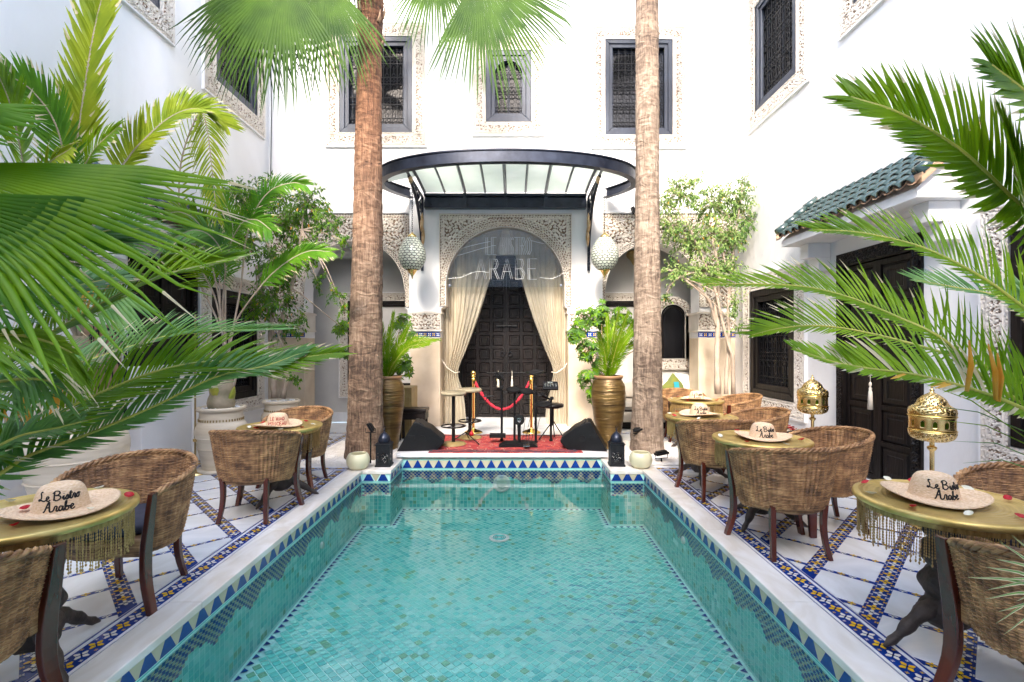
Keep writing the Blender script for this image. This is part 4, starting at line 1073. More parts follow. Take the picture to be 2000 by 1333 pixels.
# ---- gold table on a carved root pedestal
def make_table():
    t = thing('gold_table', 'x', 'table', (0,0,0))
    mb = MB(); mb.lathe([(0,.748),(.365,.748),(.372,.752),(.385,.752),(.397,.746),(.400,.735),(.397,.722),(.385,.716),(0,.716)], 72, (0,0,0), False)
    mb.build('tabletop', 'table_gold', t, world=False, smooth=True)
    mb = MB(); mb.lathe([(.372,.716),(.372,.688),(.365,.688),(.365,.716)], 64, (0,0,0), False); mb.build('apron', 'gold_fringe', t, world=False)
    mb = MB(); n = 250
    for k in range(n):
        a = 2*PI*k/n+random.uniform(-.006,.006); r = .371+random.uniform(-.006,.004); L = .17+random.uniform(-.03,.022)
        sw = random.uniform(-.02,.02)
        for j in range(11):
            z0 = .69-L*j/11; z1 = .69-L*(j+.9)/11; rr = .0034 if j < 10 else .0055; aa = a+sw*j/11
            c_, s_ = math.cos(aa), math.sin(aa); i = len(mb.v)
            for z, q in ((z0,.45),((z0+z1)/2,1),(z1,.45)):
                for u in (0, 2.1, 4.2): mb.vert((r*c_+rr*q*math.cos(u), r*s_+rr*q*math.sin(u), z))
            for lv in (0,3):
                for u in range(3): mb.face([i+lv+u, i+lv+(u+1)%3, i+lv+3+(u+1)%3, i+lv+3+u])
    mb.build('bead_fringe', 'gold_fringe', t, world=False, kind='stuff')
    mb = MB(); rnd = random.Random(3); prof = [(.001,.10)]
    for k in range(50):
        z = .10+.60*k/49; u = (z-.10)/.60; b_ = abs(math.sin(u*PI*4.0+.2))**.55
        prof.append((.055+.052*b_*(1-.25*u), z))
    mb.lathe(prof, 22, (0,0,0), True, wob=lambda a, z: 1+.10*math.sin(3*a+z*23)+.06*math.sin(7*a-z*31)); mb.build('pedestal', 'root_wood', t, world=False, smooth=True)
    for k in range(3):
        a = R(200+120*k); c_, s_ = math.cos(a), math.sin(a)
        pts = catmull([(.02*c_,.02*s_,.20),(.10*c_,.10*s_,.185),(.19*c_,.19*s_,.13),(.28*c_,.28*s_,.06),(.36*c_,.36*s_,.012)], 14)
        mb = MB(); mb.tube(pts, [.05-.038*(i/14)**1.2+.005*math.sin(i*1.7) for i in range(15)], 10); mb.build('root_foot', 'root_wood', t, world=False, smooth=True)
    return t
tab0 = make_table()
TB = [(-2.317, 2.35, 'near left', 10), (-2.37, 4.93, 'far left', 60), (2.26, 2.53, 'near right', -12), (2.18, 4.25, 'middle right', 20), (2.18, 5.60, 'third right', 50), (2.76, 7.30, 'farthest right', 80)]
for k, (x, y, nm, a) in enumerate(TB):
    lab = 'round gold table with bead fringe, the %s one along the pool' % nm
    if k == 0: tab0.location = (x,y,.002); tab0.rotation_euler = (0,0,R(a)); tab0['label'] = lab; tab0['group'] = 'round gold tables'
    else: dup(tab0, (x,y,.002), R(a), lab, 'round gold tables')

# ---- straw hats with yarn lettering
SCRIPT = {  # cursive strokes, unit height, baseline 0
 'L': (.75, [[(.45,.95),(.30,1.0),(.22,.85),(.30,.6),(.28,.3),(.12,.05),(0,.08),(.06,.2),(.3,.1),(.6,0),(.75,.12)]]),
 'l': (.3, [[(0,.05),(.2,.7),(.25,.95),(.12,.9),(.1,.3),(.2,0),(.35,.1)]]),
 'e': (.42, [[(0,.12),(.25,.3),(.28,.46),(.15,.5),(.07,.3),(.12,.05),(.25,0),(.42,.12)]]),
 'B': (.8, [[(.15,1.0),(.12,.5),(.1,0)],[(0,.8),(.2,1.02),(.5,1.0),(.58,.78),(.4,.58),(.2,.55),(.5,.52),(.66,.3),(.5,.05),(.25,-.02),(.15,.1)]]),
 'i': (.24, [[(0,.12),(.1,.48),(.1,.1),(.18,0),(.28,.12)],[(.11,.66),(.12,.70)]]),
 's': (.34, [[(0,.1),(.18,.5),(.26,.3),(.2,.02),(.05,.03),(.3,.08),(.36,.12)]]),
 't': (.3, [[(0,.12),(.14,.9),(.11,.1),(.2,0),(.32,.12)],[(0,.62),(.28,.66)]]),
 'r': (.34, [[(0,.12),(.1,.5),(.25,.46),(.2,.1),(.28,0),(.38,.12)]]),
 'o': (.42, [[(.05,.2),(.18,.48),(.32,.3),(.26,.03),(.1,.03),(.05,.25),(.2,.48),(.45,.42)]]),
 'A': (.85, [[(0,.02),(.12,.06),(.35,.7),(.5,1.02),(.52,.5),(.55,.05),(.7,0),(.85,.12)],[(.2,.42),(.6,.46)]]),
 'a': (.46, [[(.34,.42),(.15,.48),(.05,.2),(.14,.0),(.3,.15),(.36,.46),(.34,.1),(.42,0),(.5,.12)]]),
 'b': (.42, [[(0,.1),(.14,.6),(.17,.95),(.07,.8),(.07,.1),(.22,0),(.34,.2),(.24,.42),(.12,.3),(.44,.38)]]),
 ' ': (.22, [])}
BLOCK = {
 'L': (.6, [[(.05,1),(.05,0),(.5,0)]]), 'E': (.6, [[(.5,1),(.05,1),(.05,0),(.5,0)],[(.05,.52),(.42,.52)]]),
 'R': (.65, [[(.05,0),(.05,1),(.4,.98),(.5,.75),(.38,.52),(.05,.5)],[(.3,.5),(.55,0)]]), 'I': (.25, [[(.1,0),(.1,1)]]),
 'A': (.7, [[(0,0),(.3,1),(.6,0)],[(.12,.38),(.48,.38)]]), 'D': (.68, [[(.05,0),(.05,1),(.35,.95),(.55,.5),(.35,.05),(.05,0)]]),
 'M': (.8, [[(.05,0),(.08,1),(.36,.35),(.64,1),(.67,0)]]), 'O': (.72, [[(.33,0),(.08,.25),(.08,.75),(.33,1),(.58,.75),(.58,.25),(.33,0)]]),
 'N': (.7, [[(.05,0),(.05,1),(.52,0),(.52,1)]]), 'C': (.65, [[(.55,.8),(.35,1),(.1,.78),(.08,.25),(.33,0),(.55,.18)]]),
 'U': (.7, [[(.05,1),(.07,.25),(.3,0),(.5,.25),(.52,1)]]), 'B': (.65, [[(.05,0),(.05,1),(.38,.97),(.46,.75),(.35,.53),(.05,.5)],[(.35,.53),(.54,.3),(.42,.03),(.05,0)]]),
 'S': (.62, [[(.5,.85),(.3,1),(.1,.85),(.12,.62),(.42,.42),(.5,.18),(.28,0),(.05,.12)]]), 'T': (.62, [[(0,1),(.55,1)],[(.28,1),(.28,0)]]), ' ': (.35, [])}
def text_strokes(txt, font, gap=.06):
    x = 0; out = []
    for ch in txt:
        w_, st_ = font[ch]
        for s_ in st_: out.append([(x+a, b) for a, b in s_])
        x += w_+(gap if font is BLOCK else 0)
    return x, out
HP = [(0,.152),(.03,.152),(.06,.149),(.087,.139),(.102,.118),(.113,.085),(.122,.042),(.129,.012),(.142,.003),(.18,.004),(.225,.008),(.27,.010)]
def crown_r(z): 
    pts = [(.129,.012),(.122,.042),(.113,.085),(.102,.118),(.087,.139)]
    for (r0,z0),(r1,z1) in zip(pts, pts[1:]):
        if z <= z1: return r0+(r1-r0)*max(0,(z-z0)/(z1-z0))
    return .083
def make_hat(loc, rz, label, lines, font, yarn, rows, seed=0, face=0, tilt=0, lh=.04):
    t = thing('straw_hat', label, 'hat', loc, rz, 'lettered straw hats on the tables'); t.scale = (.83,.83,.86); rn = random.Random(seed)
    mb = MB(); n = 64; i0 = 0; prof = []
    for (r0,z0),(r1,z1) in zip(HP, HP[1:]):
        m_ = max(1, int(math.hypot(r1-r0, z1-z0)/.006))
        for k in range(m_): u = k/m_; prof.append((r0+(r1-r0)*u, z0+(z1-z0)*u))
    prof.append(HP[-1]); a1, a2 = rn.random()*6, rn.random()*6
    for r_, z_ in prof[::-1] if False else prof:
        for j in range(n):
            a = 2*PI*j/n; bz = max(0, (r_-.13)/.14); k = len(mb.v)//n
            mb.vert((r_*math.cos(a), r_*math.sin(a)*.96, z_+(.0028 if k % 4 < 2 else 0)*(1 if r_ > .13 else .5)+bz*bz*(.018*(1+math.sin(2*a+a1)))))
    for k in range(len(prof)-1):
        for j in range(n): b = k*n+j; b2 = k*n+(j+1)%n; mb.face([b, b2, b2+n, b+n])
    o = mb.build('hat_body', 'straw', t, world=False, smooth=True); o.modifiers.new('s', 'SOLIDIFY').thickness = .003
    mb = MB(); pts = [(.27*math.cos(a)*1.0, .27*math.sin(a)*.96, .010+.018*(1+math.sin(2*a+a1))) for a in [2*PI*k/64 for k in range(65)]]; mb.tube(pts, .004, 5, False); mb.build('brim_edge', 'straw', t, world=False, smooth=True)
    mb = MB()
    for ln, (zb, hgt) in zip(lines, rows):
        W, ss = text_strokes(ln, font)
        for s_ in ss:
            q = cat2(s_, max(4, len(s_)*3)) if font is SCRIPT and len(s_) > 2 else s_
            pts = []
            for a, b in q:
                z = zb+b*hgt; rr = crown_r(z)+.002; an = face+((a-W/2)*hgt*1.12)/rr
                pts.append((rr*math.sin(an), -rr*math.cos(an)*.96, z))
            mb.tube(pts, .0046, 5)
    mb.build('yarn_lettering', yarn, t, world=False, smooth=True)
    return t
TT = .756
rws = [(.080,.045),(.024,.050)]
make_hat((-2.205, 2.36, TT), R(38), 'straw hat reading Le Bistro Arabe on the near left table', ['Le Bistro', 'Arabe'], SCRIPT, 'yarn_black', rws, 1)
make_hat((-2.36, 4.85, TT), R(16), 'straw hat with red block letters on the far left table', ['LE RIAD', 'MONCEAU'], BLOCK, 'yarn_red', [(.078,.036),(.024,.038)], 2, R(8))
make_hat((2.22, 2.55, TT), R(-30), 'straw hat reading Le Bistro Arabe on the near right table', ['Le Bistro', 'Arabe'], SCRIPT, 'yarn_black', rws, 3, R(22))
make_hat((2.18, 4.22, TT), R(-22), 'straw hat reading Le Bistro Arabe on the middle right table', ['Le Bistro', 'Arabe'], SCRIPT, 'yarn_black', rws, 4, R(12))
make_hat((2.17, 5.62, TT), R(-18), 'straw hat reading Le Bistro Arabe on the third right table', ['Le Bistro', 'Arabe'], SCRIPT, 'yarn_black', rws, 5, R(10))
make_hat((2.76, 7.28, TT), R(-18), 'straw hat reading Le Bistro Arabe on the farthest right table', ['Le Bistro', 'Arabe'], SCRIPT, 'yarn_black', rws, 6, R(6))

# ---- rose petals
def petal_mesh(m_, seed):
    rn = random.Random(seed); mb = MB(); n, rr = 10, 3
    mb.vert((0,0,.004))
    for k in range(1, rr+1):
        for j in range(n):
            a = 2*PI*j/n; r_ = .021*k/rr*(1+.18*math.sin(a*2+seed)); mb.vert((r_*math.cos(a)*1.15, r_*math.sin(a), .004+.010*(k/rr)**2*(1+.7*math.sin(a+seed))+rn.uniform(-.001,.001)))
    for j in range(n): mb.face([0, 1+j, 1+(j+1)%n])
    for k in range(rr-1):
        for j in range(n): a = 1+k*n+j; b = 1+k*n+(j+1)%n; mb.face([a, a+n, b+n, b])
    return mb.mesh('rose_petal', m_, True)
pm = {c: [petal_mesh('rose_'+c, s_) for s_ in (1,2,3)] for c in ('red','white')}
def petal(c, x, y, z, where, spot=''):
    o = bpy.data.objects.new('rose_petal', random.choice(pm[c])); col.objects.link(o); o.location = (x, y, z-.002); o.rotation_euler = (random.uniform(-.15,.15), random.uniform(-.15,.15), random.random()*6)
    o['label'] = '%s rose petal %s the %s' % (c, spot, where); o['category'] = 'petal'; o['group'] = '%s rose petals on the %s' % (c, where)
pet = {0: [('white',200,953),('red',252,970),('white',182,998),('red',28,1028),('white',20,981),('red',48,1003),('red',76,998)],
       1: [('red',513,827),('white',487,836),('red',598,824),('white',612,830),('red',590,836),('white',530,836),('red',500,838),('white',548,840)],
       2: [('red',1681,943),('white',1700,965),('white',1727,936),('red',1783,991),('red',1967,976),('white',1890,957),('white',1892,1007),('red',1996,1013),('red',1779,937)],
       3: [('white',1407,853),('red',1440,842),('red',1458,864),('white',1537,869),('red',1565,860),('white',1512,848),('red',1500,858),('red',1510,858)],
       4: [('red',1317,813),('white',1308,809),('red',1322,805),('red',1416,811),('white',1365,819),('white',1425,816)],
       5: [('red',1343,783),('red',1400,783),('red',1320,776),('white',1312,779),('red',1359,781),('red',1379,776)]}
for k, L in pet.items():
    x0, y0, nm, _ = TB[k]
    for c, px, py in L:
        Y = F*(1.55-.757)/(py-678); X = (px-1002)/F*Y; d_ = math.hypot(X-x0, Y-y0)
        if d_ > .37: X = x0+(X-x0)*.35/d_; Y = y0+(Y-y0)*.35/d_
        hd = math.hypot(X-x0, Y-y0); dx, dy = X-x0, Y-y0; side = ('left' if dx < -.1 else 'right' if dx > .1 else 'middle')+(' front' if dy < -.1 else ' back' if dy > .1 else '')
        sp_ = ('beside the hat, ' if hd < .30 else 'near the rim, ')+side+' of'
        petal(c, X, Y, .775 if hd < .21 else .757, nm+' table', sp_)

# ---- brass lanterns on tall stands
def pierced(mb_prof, n, holes_fn): pass
def make_lantern():
    t = thing('brass_lantern', 'x', 'lantern', (0,0,0))
    mb = MB(); mb.lathe([(0,0),(.15,0),(.155,.012),(.14,.022),(.05,.035),(.024,.06),(.017,.09),(.017,.34),(.036,.355),(.04,.37),(.036,.385),(.017,.40),(.017,.66),(.030,.675),(.036,.69),(.030,.70),(.018,.705),(.018,.735),(.045,.745)], 24); mb.build('stand', 'brass', t, world=False, smooth=True)
    # bowl, drum, dome: pierced skins with real holes
    def skin(name, prof, n, hole, **k):
        mb = MB(); N = len(prof)
        for (r_, z_) in prof:
            for j in range(n): a = 2*PI*j/n; mb.vert((r_*math.cos(a), r_*math.sin(a), z_))
        for i in range(N-1):
            for j in range(n):
                if hole(i, j): continue
                a0 = i*n+j; a1 = i*n+(j+1)%n; mb.face([a0, a1, a1+n, a0+n])
        o = mb.build(name, 'brass', t, world=False, smooth=True); s_ = o.modifiers.new('s', 'SOLIDIFY'); s_.thickness = .003; return o
    def P2(a, n): return [(x_, z_) for x_, z_ in cat2(a, n)]
    skin('lower_bowl', P2([(.045,.745),(.10,.750),(.145,.775),(.162,.81),(.163,.835)], 14), 84, lambda i, j: 3 < i < 13 and (((i*5+j*3) % 7) in (0,) or ((i*2-j) % 9 == 0)))
    mb = MB(); mb.lathe([(.163,.835),(.168,.842),(.163,.849),(.160,.849),(.160,.835)], 48, (0,0,0), False); mb.lathe([(.155,.955),(.166,.958),(.168,.966),(.163,.973),(.155,.973)], 48, (0,0,0), False); mb.build('ring', 'bright_brass', t, world=False, smooth=True)
    n = 12*12; 
    def hl(i, j):
        c = (j % 12)-5.5; h = i
        return (3 <= h <= 9 and abs(c) < (2.2 if h < 7 else (2.6-(h-6)*.8)))
    skin('arched_drum', [(.158,.849+.0089*k) for k in range(13)], n, hl)
    mb = MB(); mb.lathe([(.12,.85),(.12,.955)], 30, (0,0,0), False); mb.build('inner_glass', 'leaf_deep', t, world=False)
    skin('dome', P2([(.162,.973),(.165,1.0),(.155,1.03),(.115,1.06),(.095,1.10),(.06,1.135),(.02,1.16),(.012,1.175)], 24), 84, lambda i, j: 1 < i < 20 and (((i*3+j*2) % 7) == 0 or ((i-j*3) % 11 == 0)))
    mb = MB(); mb.lathe([(.012,1.172),(.02,1.18),(.010,1.19),(.004,1.2),(.012,1.205),(.0,1.215)], 12, (0,0,0), False); mb.build('finial', 'brass', t, world=False, smooth=True)
    return t
l0 = make_lantern(); l0.location = (3.60, 5.81, 0); l0['label'] = 'brass lantern on a stand between the tall window and the black door'; l0['group'] = 'standing brass lanterns'
dup(l0, (3.58, 4.13, 0), .2, 'larger looking brass lantern on a stand nearer than the black door', 'standing brass lanterns')
# bronze floor lamp pole on the left
t = thing('floor_lamp', 'thin bronze lamp pole with round base beside the left pot', 'floor lamp', (-3.88, 5.9, 0))
MB().lathe([(0,0),(.14,0),(.145,.01),(.03,.022),(.012,.05),(0,.05)], 28, (-3.88,5.9,0), False).build('base', 'brass', t, smooth=True)
MB().tube([(-3.88,5.9,.03),(-3.88,5.9,1.95)], .011, 8).build('pole', 'stalk_brown', t); MB().lathe([(0,0),(.03,.0),(.032,.03),(0,.04)], 12, (-3.86,5.88,.40), False).build('knob', 'brass', t)
# copper lamp before the gate
t = thing('hanging_lamp', 'copper lamp hanging in front of the iron gate on the left', 'lamp', (-4.3, 5.0, 1.4))
c = P(183, 700, 5.0); MB().lathe([(0,-.08),(.03,-.075),(.07,-.045),(.09,.0),(.08,.03),(.045,.05),(.04,.06),(.045,.065),(.03,.10),(.02,.13),(.022,.14),(.0,.17)], 24, c, False).build('body', 'aged_gold', t, smooth=True)
MB().tube([c+V(0,0,.16), c+V(0,0,1.1), V(XL,5.0,c.z+1.15)], .005, 5).build('cord', 'iron', t)

# ---- the box of petals, sofa and cushions
t = thing('petal_tray', 'dark wooden box full of red and white petals behind the wicker chairs', 'box', (3.05, 6.0, 0))
bx_ = P(1520, 838, 6.1)
MB().bx(bx_.x-.24, bx_.x+.24, 5.95, 6.3, 0, .50).build('box', 'dark_wood', t)
mb = MB(); rn = random.Random(5)
for k in range(150):
    x, y = bx_.x+rn.uniform(-.22,.22), rn.uniform(5.97,6.28); z = .505+rn.random()*.03; r_ = .02; a = rn.random()*6; mb.mi = k % 2; i = len(mb.v)
    for j in range(5): mb.vert((x+r_*math.cos(a+j*1.256), y+r_*math.sin(a+j*1.256), z+rn.uniform(0,.018)))
    mb.vert((x,y,z)); [mb.face([i+j, i+(j+1)%5, i+5]) for j in range(5)]
mb.build('petals', ['rose_white', 'rose_red'], t, kind='stuff')
t = thing('sofa', 'pale upholstered bench sofa inside the right arch', 'sofa', (3.2, 9.6, 0))
bev(MB().bx(1.9, 4.5, 9.15, 9.9, .12, .38).build('base', 'upholstery', t), .03, 3); bev(MB().bx(1.92, 4.48, 9.16, 9.72, .383, .52).build('seat_cushion', 'upholstery', t), .04, 3)
bev(MB().bx(1.92, 4.48, 9.73, 9.92, .523, .88).build('back_cushion', 'upholstery', t), .05, 3); MB().bx(1.9, 4.5, 9.16, 9.9, 0, .118).build('plinth', 'dark_wood', t)
def pillow(name, c, s_, rot, material, label):
    mb = MB(); n = 12
    for sd_ in (1, -1):
        i0 = len(mb.v)
        for j in range(n+1):
            for i in range(n+1):
                u, v_ = i/n*2-1, j/n*2-1; th = (1-u*u)**.5*(1-v_*v_)**.5*.30*s_; k = 1-.09*(1-abs(u*v_))
                mb.vert((u*s_/2*k, sd_*th*.5, v_*s_/2*k))
        for j in range(n):
            for i in range(n): a = i0+j*(n+1)+i; mb.face([a,a+1,a+n+2,a+n+1] if sd_ > 0 else [a+n+1,a+n+2,a+1,a])
    mb.xf(Matrix.Rotation(R(rot),4,'Y')); o = mb.build(name, material, smooth=True); o.location = c; o.rotation_euler = (R(-18),0,R(8)); tag(o, label, 'cushion'); return o
pl_ = pillow('cushion', P(1318, 757, 9.55), .42, 45, 'cushion_green', 'olive green cushion standing on its corner on the sofa')
MB().box((0,-.085,-.02), (.10,.01,.22), 0).build('stripe', 'cushion_teal', pl_, world=False)
pillow('cushion', P(1342, 752, 9.62), .46, 5, 'upholstery', 'pale cushion behind the green one on the sofa'); pillow('cushion', P(1366, 758, 9.58), .40, -6, 'curtain', 'cream cushion at the right end of the sofa')
t = thing('low_table', 'dark low table in front of the sofa beside the right palm', 'table', (1.95, 8.9, 0))
MB().bx(1.75, 3.1, 8.55, 8.95, .40, .44).build('top', 'dark_wood', t)
for x in (1.8, 3.05):
    for y in (8.6, 8.9): MB().bx(x-.03, x+.03, y-.03, y+.03, 0, .4).build('leg', 'dark_wood', t)
def arch_window(x0, x1, y, z0, zt, label):
    t = thing('arched_window', label, 'window', ((x0+x1)/2, y, z0), group='arched windows in the alcove'); r_ = (x1-x0)/2; ap = archpts(x0, x1, zt-r_, 18)
    mb = MB(); i_ = [(x0,z0)]+ap+[(x1,z0)]; tess(mb, [i_], lambda a, b: (a, y-.012, b)); mb.build('pane', 'dark_pane', t)
    ap2 = archpts(x0-.16, x1+.16, zt-r_, 18); mb = MB()
    o_ = [(x0-.16,z0)]+ap2+[(x1+.16,z0)]
    for k in range(len(i_)-1): mb.poly([(o_[k][0],y-.05,o_[k][1]),(o_[k+1][0],y-.05,o_[k+1][1]),(i_[k+1][0],y-.05,i_[k+1][1]),(i_[k][0],y-.05,i_[k][1])]); mb.poly([(i_[k][0],y-.05,i_[k][1]),(i_[k+1][0],y-.05,i_[k+1][1]),(i_[k+1][0],y-.01,i_[k+1][1]),(i_[k][0],y-.01,i_[k][1])])
    mb.build('carved_arch', 'carved_stucco', t)
    c = (x0+x1)/2; zc = zt-r_
    co, q = relief(x0-.15, x1+.15, zc, zt+.15, .014, lambda X, Z: arab(X-c, Z-zc, 50.), lambda x, z: ((x-c)**2+(z-zc)**2 > (r_+.02)**2) & ((x-c)**2+(z-zc)**2 < (r_+.14)**2), .018, y-.052)
    me = carved_mesh('carving', co, q, t.location); o = bpy.data.objects.new('carving', me); col.objects.link(o); o.parent = t
    mb = MB(); mb.tube([(x0+.05,y-.03,z0)]+[(a*.88+c*.12, y-.03, b-.05) for a, b in ap]+[(x1-.05,y-.03,z0)], .018, 6); mb.build('frame', 'dark_wood', t)
arch_window(3.03, 3.54, 9.95, 1.32, 2.42, 'arched dark window over the sofa'); arch_window(3.68, 4.15, 9.95, 1.32, 2.42, 'second arched dark window half hidden by the corner pillar')
t = thing('frieze', 'carved plaster frieze under the arched windows above the sofa', 'frieze', (3.5, 9.95, 1.1)); MB().bx(2.95, 4.7, 9.93, 9.99, 1.08, 1.31).build('board', 'carved_stucco', t)
co, q = relief(2.95, 4.7, 1.1, 1.29, .014, lambda X, Z: script(X, (Z-1.1)/.19, .4), lambda x, z: x > 0, .016, 9.928); me = carved_mesh('carving', co, q, t.location); o = bpy.data.objects.new('carving', me); col.objects.link(o); o.parent = t

# ---- clay pots
def pot(name, label, loc, prof, material, rim=None, n=40, wob=None, group=None, fill=None, fillz=0, fillr=0, cat='pot'):
    t = thing(name, label, cat, loc, 0, group); MB().lathe(prof, n, loc, False, wob).build('body', material, t, smooth=True)
    if rim: MB().lathe(rim, n, loc, False).build('rim', 'terracotta_rim' if material == 'bronze_pot' else material, t, smooth=True)
    if fill: 
        MB().lathe([(0,fillz),(fillr,fillz)], n, loc, False).build('soil', 'soil', t)
        if fill == 'pebbles':
            mb = MB(); rn = random.Random(2)
            for k in range(70):
                r_ = fillr*math.sqrt(rn.random())*.97; a = rn.random()*6.3; s_ = rn.uniform(.012,.022); st = len(mb.v)
                mb.lathe([(0,-s_),(s_*.9,-s_*.4),(s_,.2*s_),(s_*.6,s_*.8),(0,s_)], 6, (0,0,0), False); mb.xf(Matrix.Translation((loc[0]+r_*math.cos(a), loc[1]+r_*math.sin(a), loc[2]+fillz+.012)) @ Matrix.Rotation(rn.random()*3,4,'Z') @ Matrix.Rotation(rn.random(),4,'X'), st)
            mb.build('pebbles', 'white_pebble', t, kind='stuff', smooth=True)
    return t
bp_ = cat2([(.001,.0),(.15,.0),(.165,.03),(.205,.30),(.25,.62),(.262,.80),(.245,.96),(.205,1.035),(.20,1.05)], 40)
br_ = [(.20,1.045),(.218,1.06),(.226,1.085),(.222,1.098),(.205,1.10),(.190,1.09),(.185,1.0)]
wb = lambda a, z: 1+.012*math.sin(z*62)+.008*math.sin(z*23+a)+.008*math.sin(3*a+z*5)
pot('bronze_pot', 'tall bronze glazed pot with a cycad behind the left palm trunk', (-1.91, 7.33, .012), bp_, 'bronze_pot', br_, wob=wb, group='tall bronze pots', fill='soil', fillz=1.02, fillr=.19)
pot('bronze_pot', 'tall bronze glazed pot with a cycad left of the right palm trunk', (1.47, 7.45, .012), bp_, 'bronze_pot', br_, wob=wb, group='tall bronze pots', fill='soil', fillz=1.02, fillr=.19)
def cream(loc, s, label):
    pf = [(r_*s, z_*s) for r_, z_ in cat2([(.001,0),(.20,0),(.215,.04),(.235,.18),(.285,.40),(.30,.50),(.29,.58),(.255,.63),(.25,.66),(.245,.76)], 36)]
    rm = [(r_*s, z_*s) for r_, z_ in [(.245,.755),(.27,.765),(.285,.785),(.285,.805),(.27,.815),(.245,.81),(.235,.76)]]
    t = pot('cream_pot', label, loc, pf, 'cream_pot', rm, group='cream ribbed pots', fill='pebbles', fillz=.775*s, fillr=.24*s)
    for z in (.60, .44, .30): MB().ring((loc[0],loc[1],loc[2]+z*s), .272*s if z > .5 else (.292*s if z > .4 else .264*s), .008*s, 40, 5).build('band', 'cream_pot', t)
    mb = MB()
    for k in range(46):
        a = 2*PI*k/46; mb.box((loc[0]+.253*s*math.cos(a), loc[1]+.253*s*math.sin(a), loc[2]+.655*s), (.012*s,.012*s,.028*s), a)
    mb.build('notched_band', 'stalk_brown', t, kind='stuff'); MB().lathe([(0,0),(.27*s,0),(.28*s,.03*s),(.25*s,.035*s),(0,.03*s)], 36, loc, False).build('saucer', 'cream_pot', t, smooth=True)
cream((-3.68, 6.1, .002), .98, 'cream ribbed pot holding the tall palm by the left window')
cream((-3.50, 7.30, .002), .92, 'cream ribbed pot of the twin-stemmed ficus tree in the left corner')
cream((-3.93, 4.35, .002), 1.28, 'large cream pot behind the near left table and its hat')
pot('white_pot', 'low white pot at the foot of the pale ficus on the right', (3.52, 8.3, .002), cat2([(.001,0),(.17,0),(.19,.1),(.21,.5),(.225,.60)], 16), 'white_pebble', [(.225,.59),(.245,.60),(.25,.63),(.235,.645),(.21,.64),(.20,.6)], fill='pebbles', fillz=.60, fillr=.2)
def bowl(loc, label):
    o = rooted(MB().lathe(cat2([(.001,0),(.08,0),(.12,.03),(.142,.09),(.140,.14),(.118,.185),(.104,.195),(.098,.185),(.12,.13),(.118,.08),(.08,.03),(.001,.025)], 44), 40, loc, False), 'onyx_bowl', 'onyx', loc, True); tag(o, label, 'bowl', 'pale green onyx bowls')
bowl((-1.955, 6.10, .014), 'pale green onyx bowl on the left corner of the pool edge'); bowl((1.63, 6.17, .014), 'pale green onyx bowl on the right corner of the pool edge')

# ---- black metal lanterns
def black_lantern(loc, rz, label):
    t = thing('metal_lantern', label, 'lantern', loc, rz, 'black pierced metal lanterns'); w_ = .09; H = .255
    mb = MB(); n = 15                                   # four pierced sheets
    for s_ in range(4):
        mt_ = Matrix.Rotation(s_*PI/2, 4, 'Z')
        for i in range(n):
            for j in range(24):
                u, v_ = (i+.5)/n, (j+.5)/24
                if .12 < u < .88 and .12 < v_ < .62 and ((i*7+j*5+s_) % 6 == 0 or (i*3-j*2) % 7 == 0) : continue
                x0, x1 = -w_+2*w_*i/n, -w_+2*w_*(i+1)/n; z0, z1 = .02+H*j/24, .02+H*(j+1)/24
                mb.poly([mt_ @ V(x0,-w_,z0), mt_ @ V(x1,-w_,z0), mt_ @ V(x1,-w_,z1), mt_ @ V(x0,-w_,z1)])
    mb.build('pierced_case', 'iron', t, world=False)
    mb = MB(); mb.box((0,0,.012), (.2,.2,.02)); mb.box((0,0,.283), (.2,.2,.014)); mb.box((0,0,.297), (.17,.17,.014)); mb.build('tray', 'iron', t, world=False)
    MB().lathe(cat2([(.078,.304),(.082,.33),(.07,.375),(.04,.415),(.012,.435),(.008,.45)], 16), 8, (0,0,0), False).build('dome', 'canopy_iron', t, world=False, smooth=True)
    mb = MB(); mb.lathe([(.006,.448),(.016,.462),(.006,.476),(.0,.48)], 10, (0,0,0), False); mb.ring((0,0,.495), .016, .003, 14, 5, 'y'); mb.build('ring_handle', 'iron', t, world=False)
    mb = MB(); mb.lathe([(0,.02),(.03,.02),(.03,.14),(0,.14)], 14, (0,0,0), False); mb.build('candle', 'white_pebble', t, world=False)
black_lantern((-1.67, 6.27, .013), R(2), 'black pierced lantern beside the left onyx bowl'); black_lantern((1.345, 6.29, .013), R(-3), 'black pierced lantern beside the right onyx bowl')

# ---- garden spotlights
def spot(loc, h, rz, tilt, label, w_=.13):
    t = thing('spotlight', label, 'spotlight', loc, rz, 'black garden spotlights')
    MB().tube([(0,0,-.0),(0,0,h)], .011, 7).build('stake', 'black_plastic', t, world=False)
    m4 = Matrix.Translation((0,0,h+.07)) @ Matrix.Rotation(tilt, 4, 'Y')
    mb = MB(); mb.box((0,0,0), (w_,.10,.03)); mb.box((0,0,.024), (w_*.8,.07,.02)); mb.xf(m4); bev(mb.build('head', 'black_plastic', t, world=False), .006)
    mb = MB(); mb.box((0,0,-.0165), (w_*.86,.08,.002)); mb.xf(m4); mb.build('lens', 'dark_pane', t, world=False)
    MB().tube([(-w_*.5,0,h+.06),(-w_*.5,0,h+.005),(w_*.5,0,h+.005),(w_*.5,0,h+.06)], .006, 5).build('bracket', 'black_plastic', t, world=False)
spot((-1.875, 6.36, .02), .40, 0, R(58), 'black spotlight on a stake in front of the left palm trunk'); spot((1.84, 7.0, .02), .27, 0, R(-14), 'black spotlight on a stake before the right palm trunk', .2)
spot((1.98, 6.45, .02), .04, .2, R(-8), 'low black floodlight in the gravel right of the onyx bowl', .18)

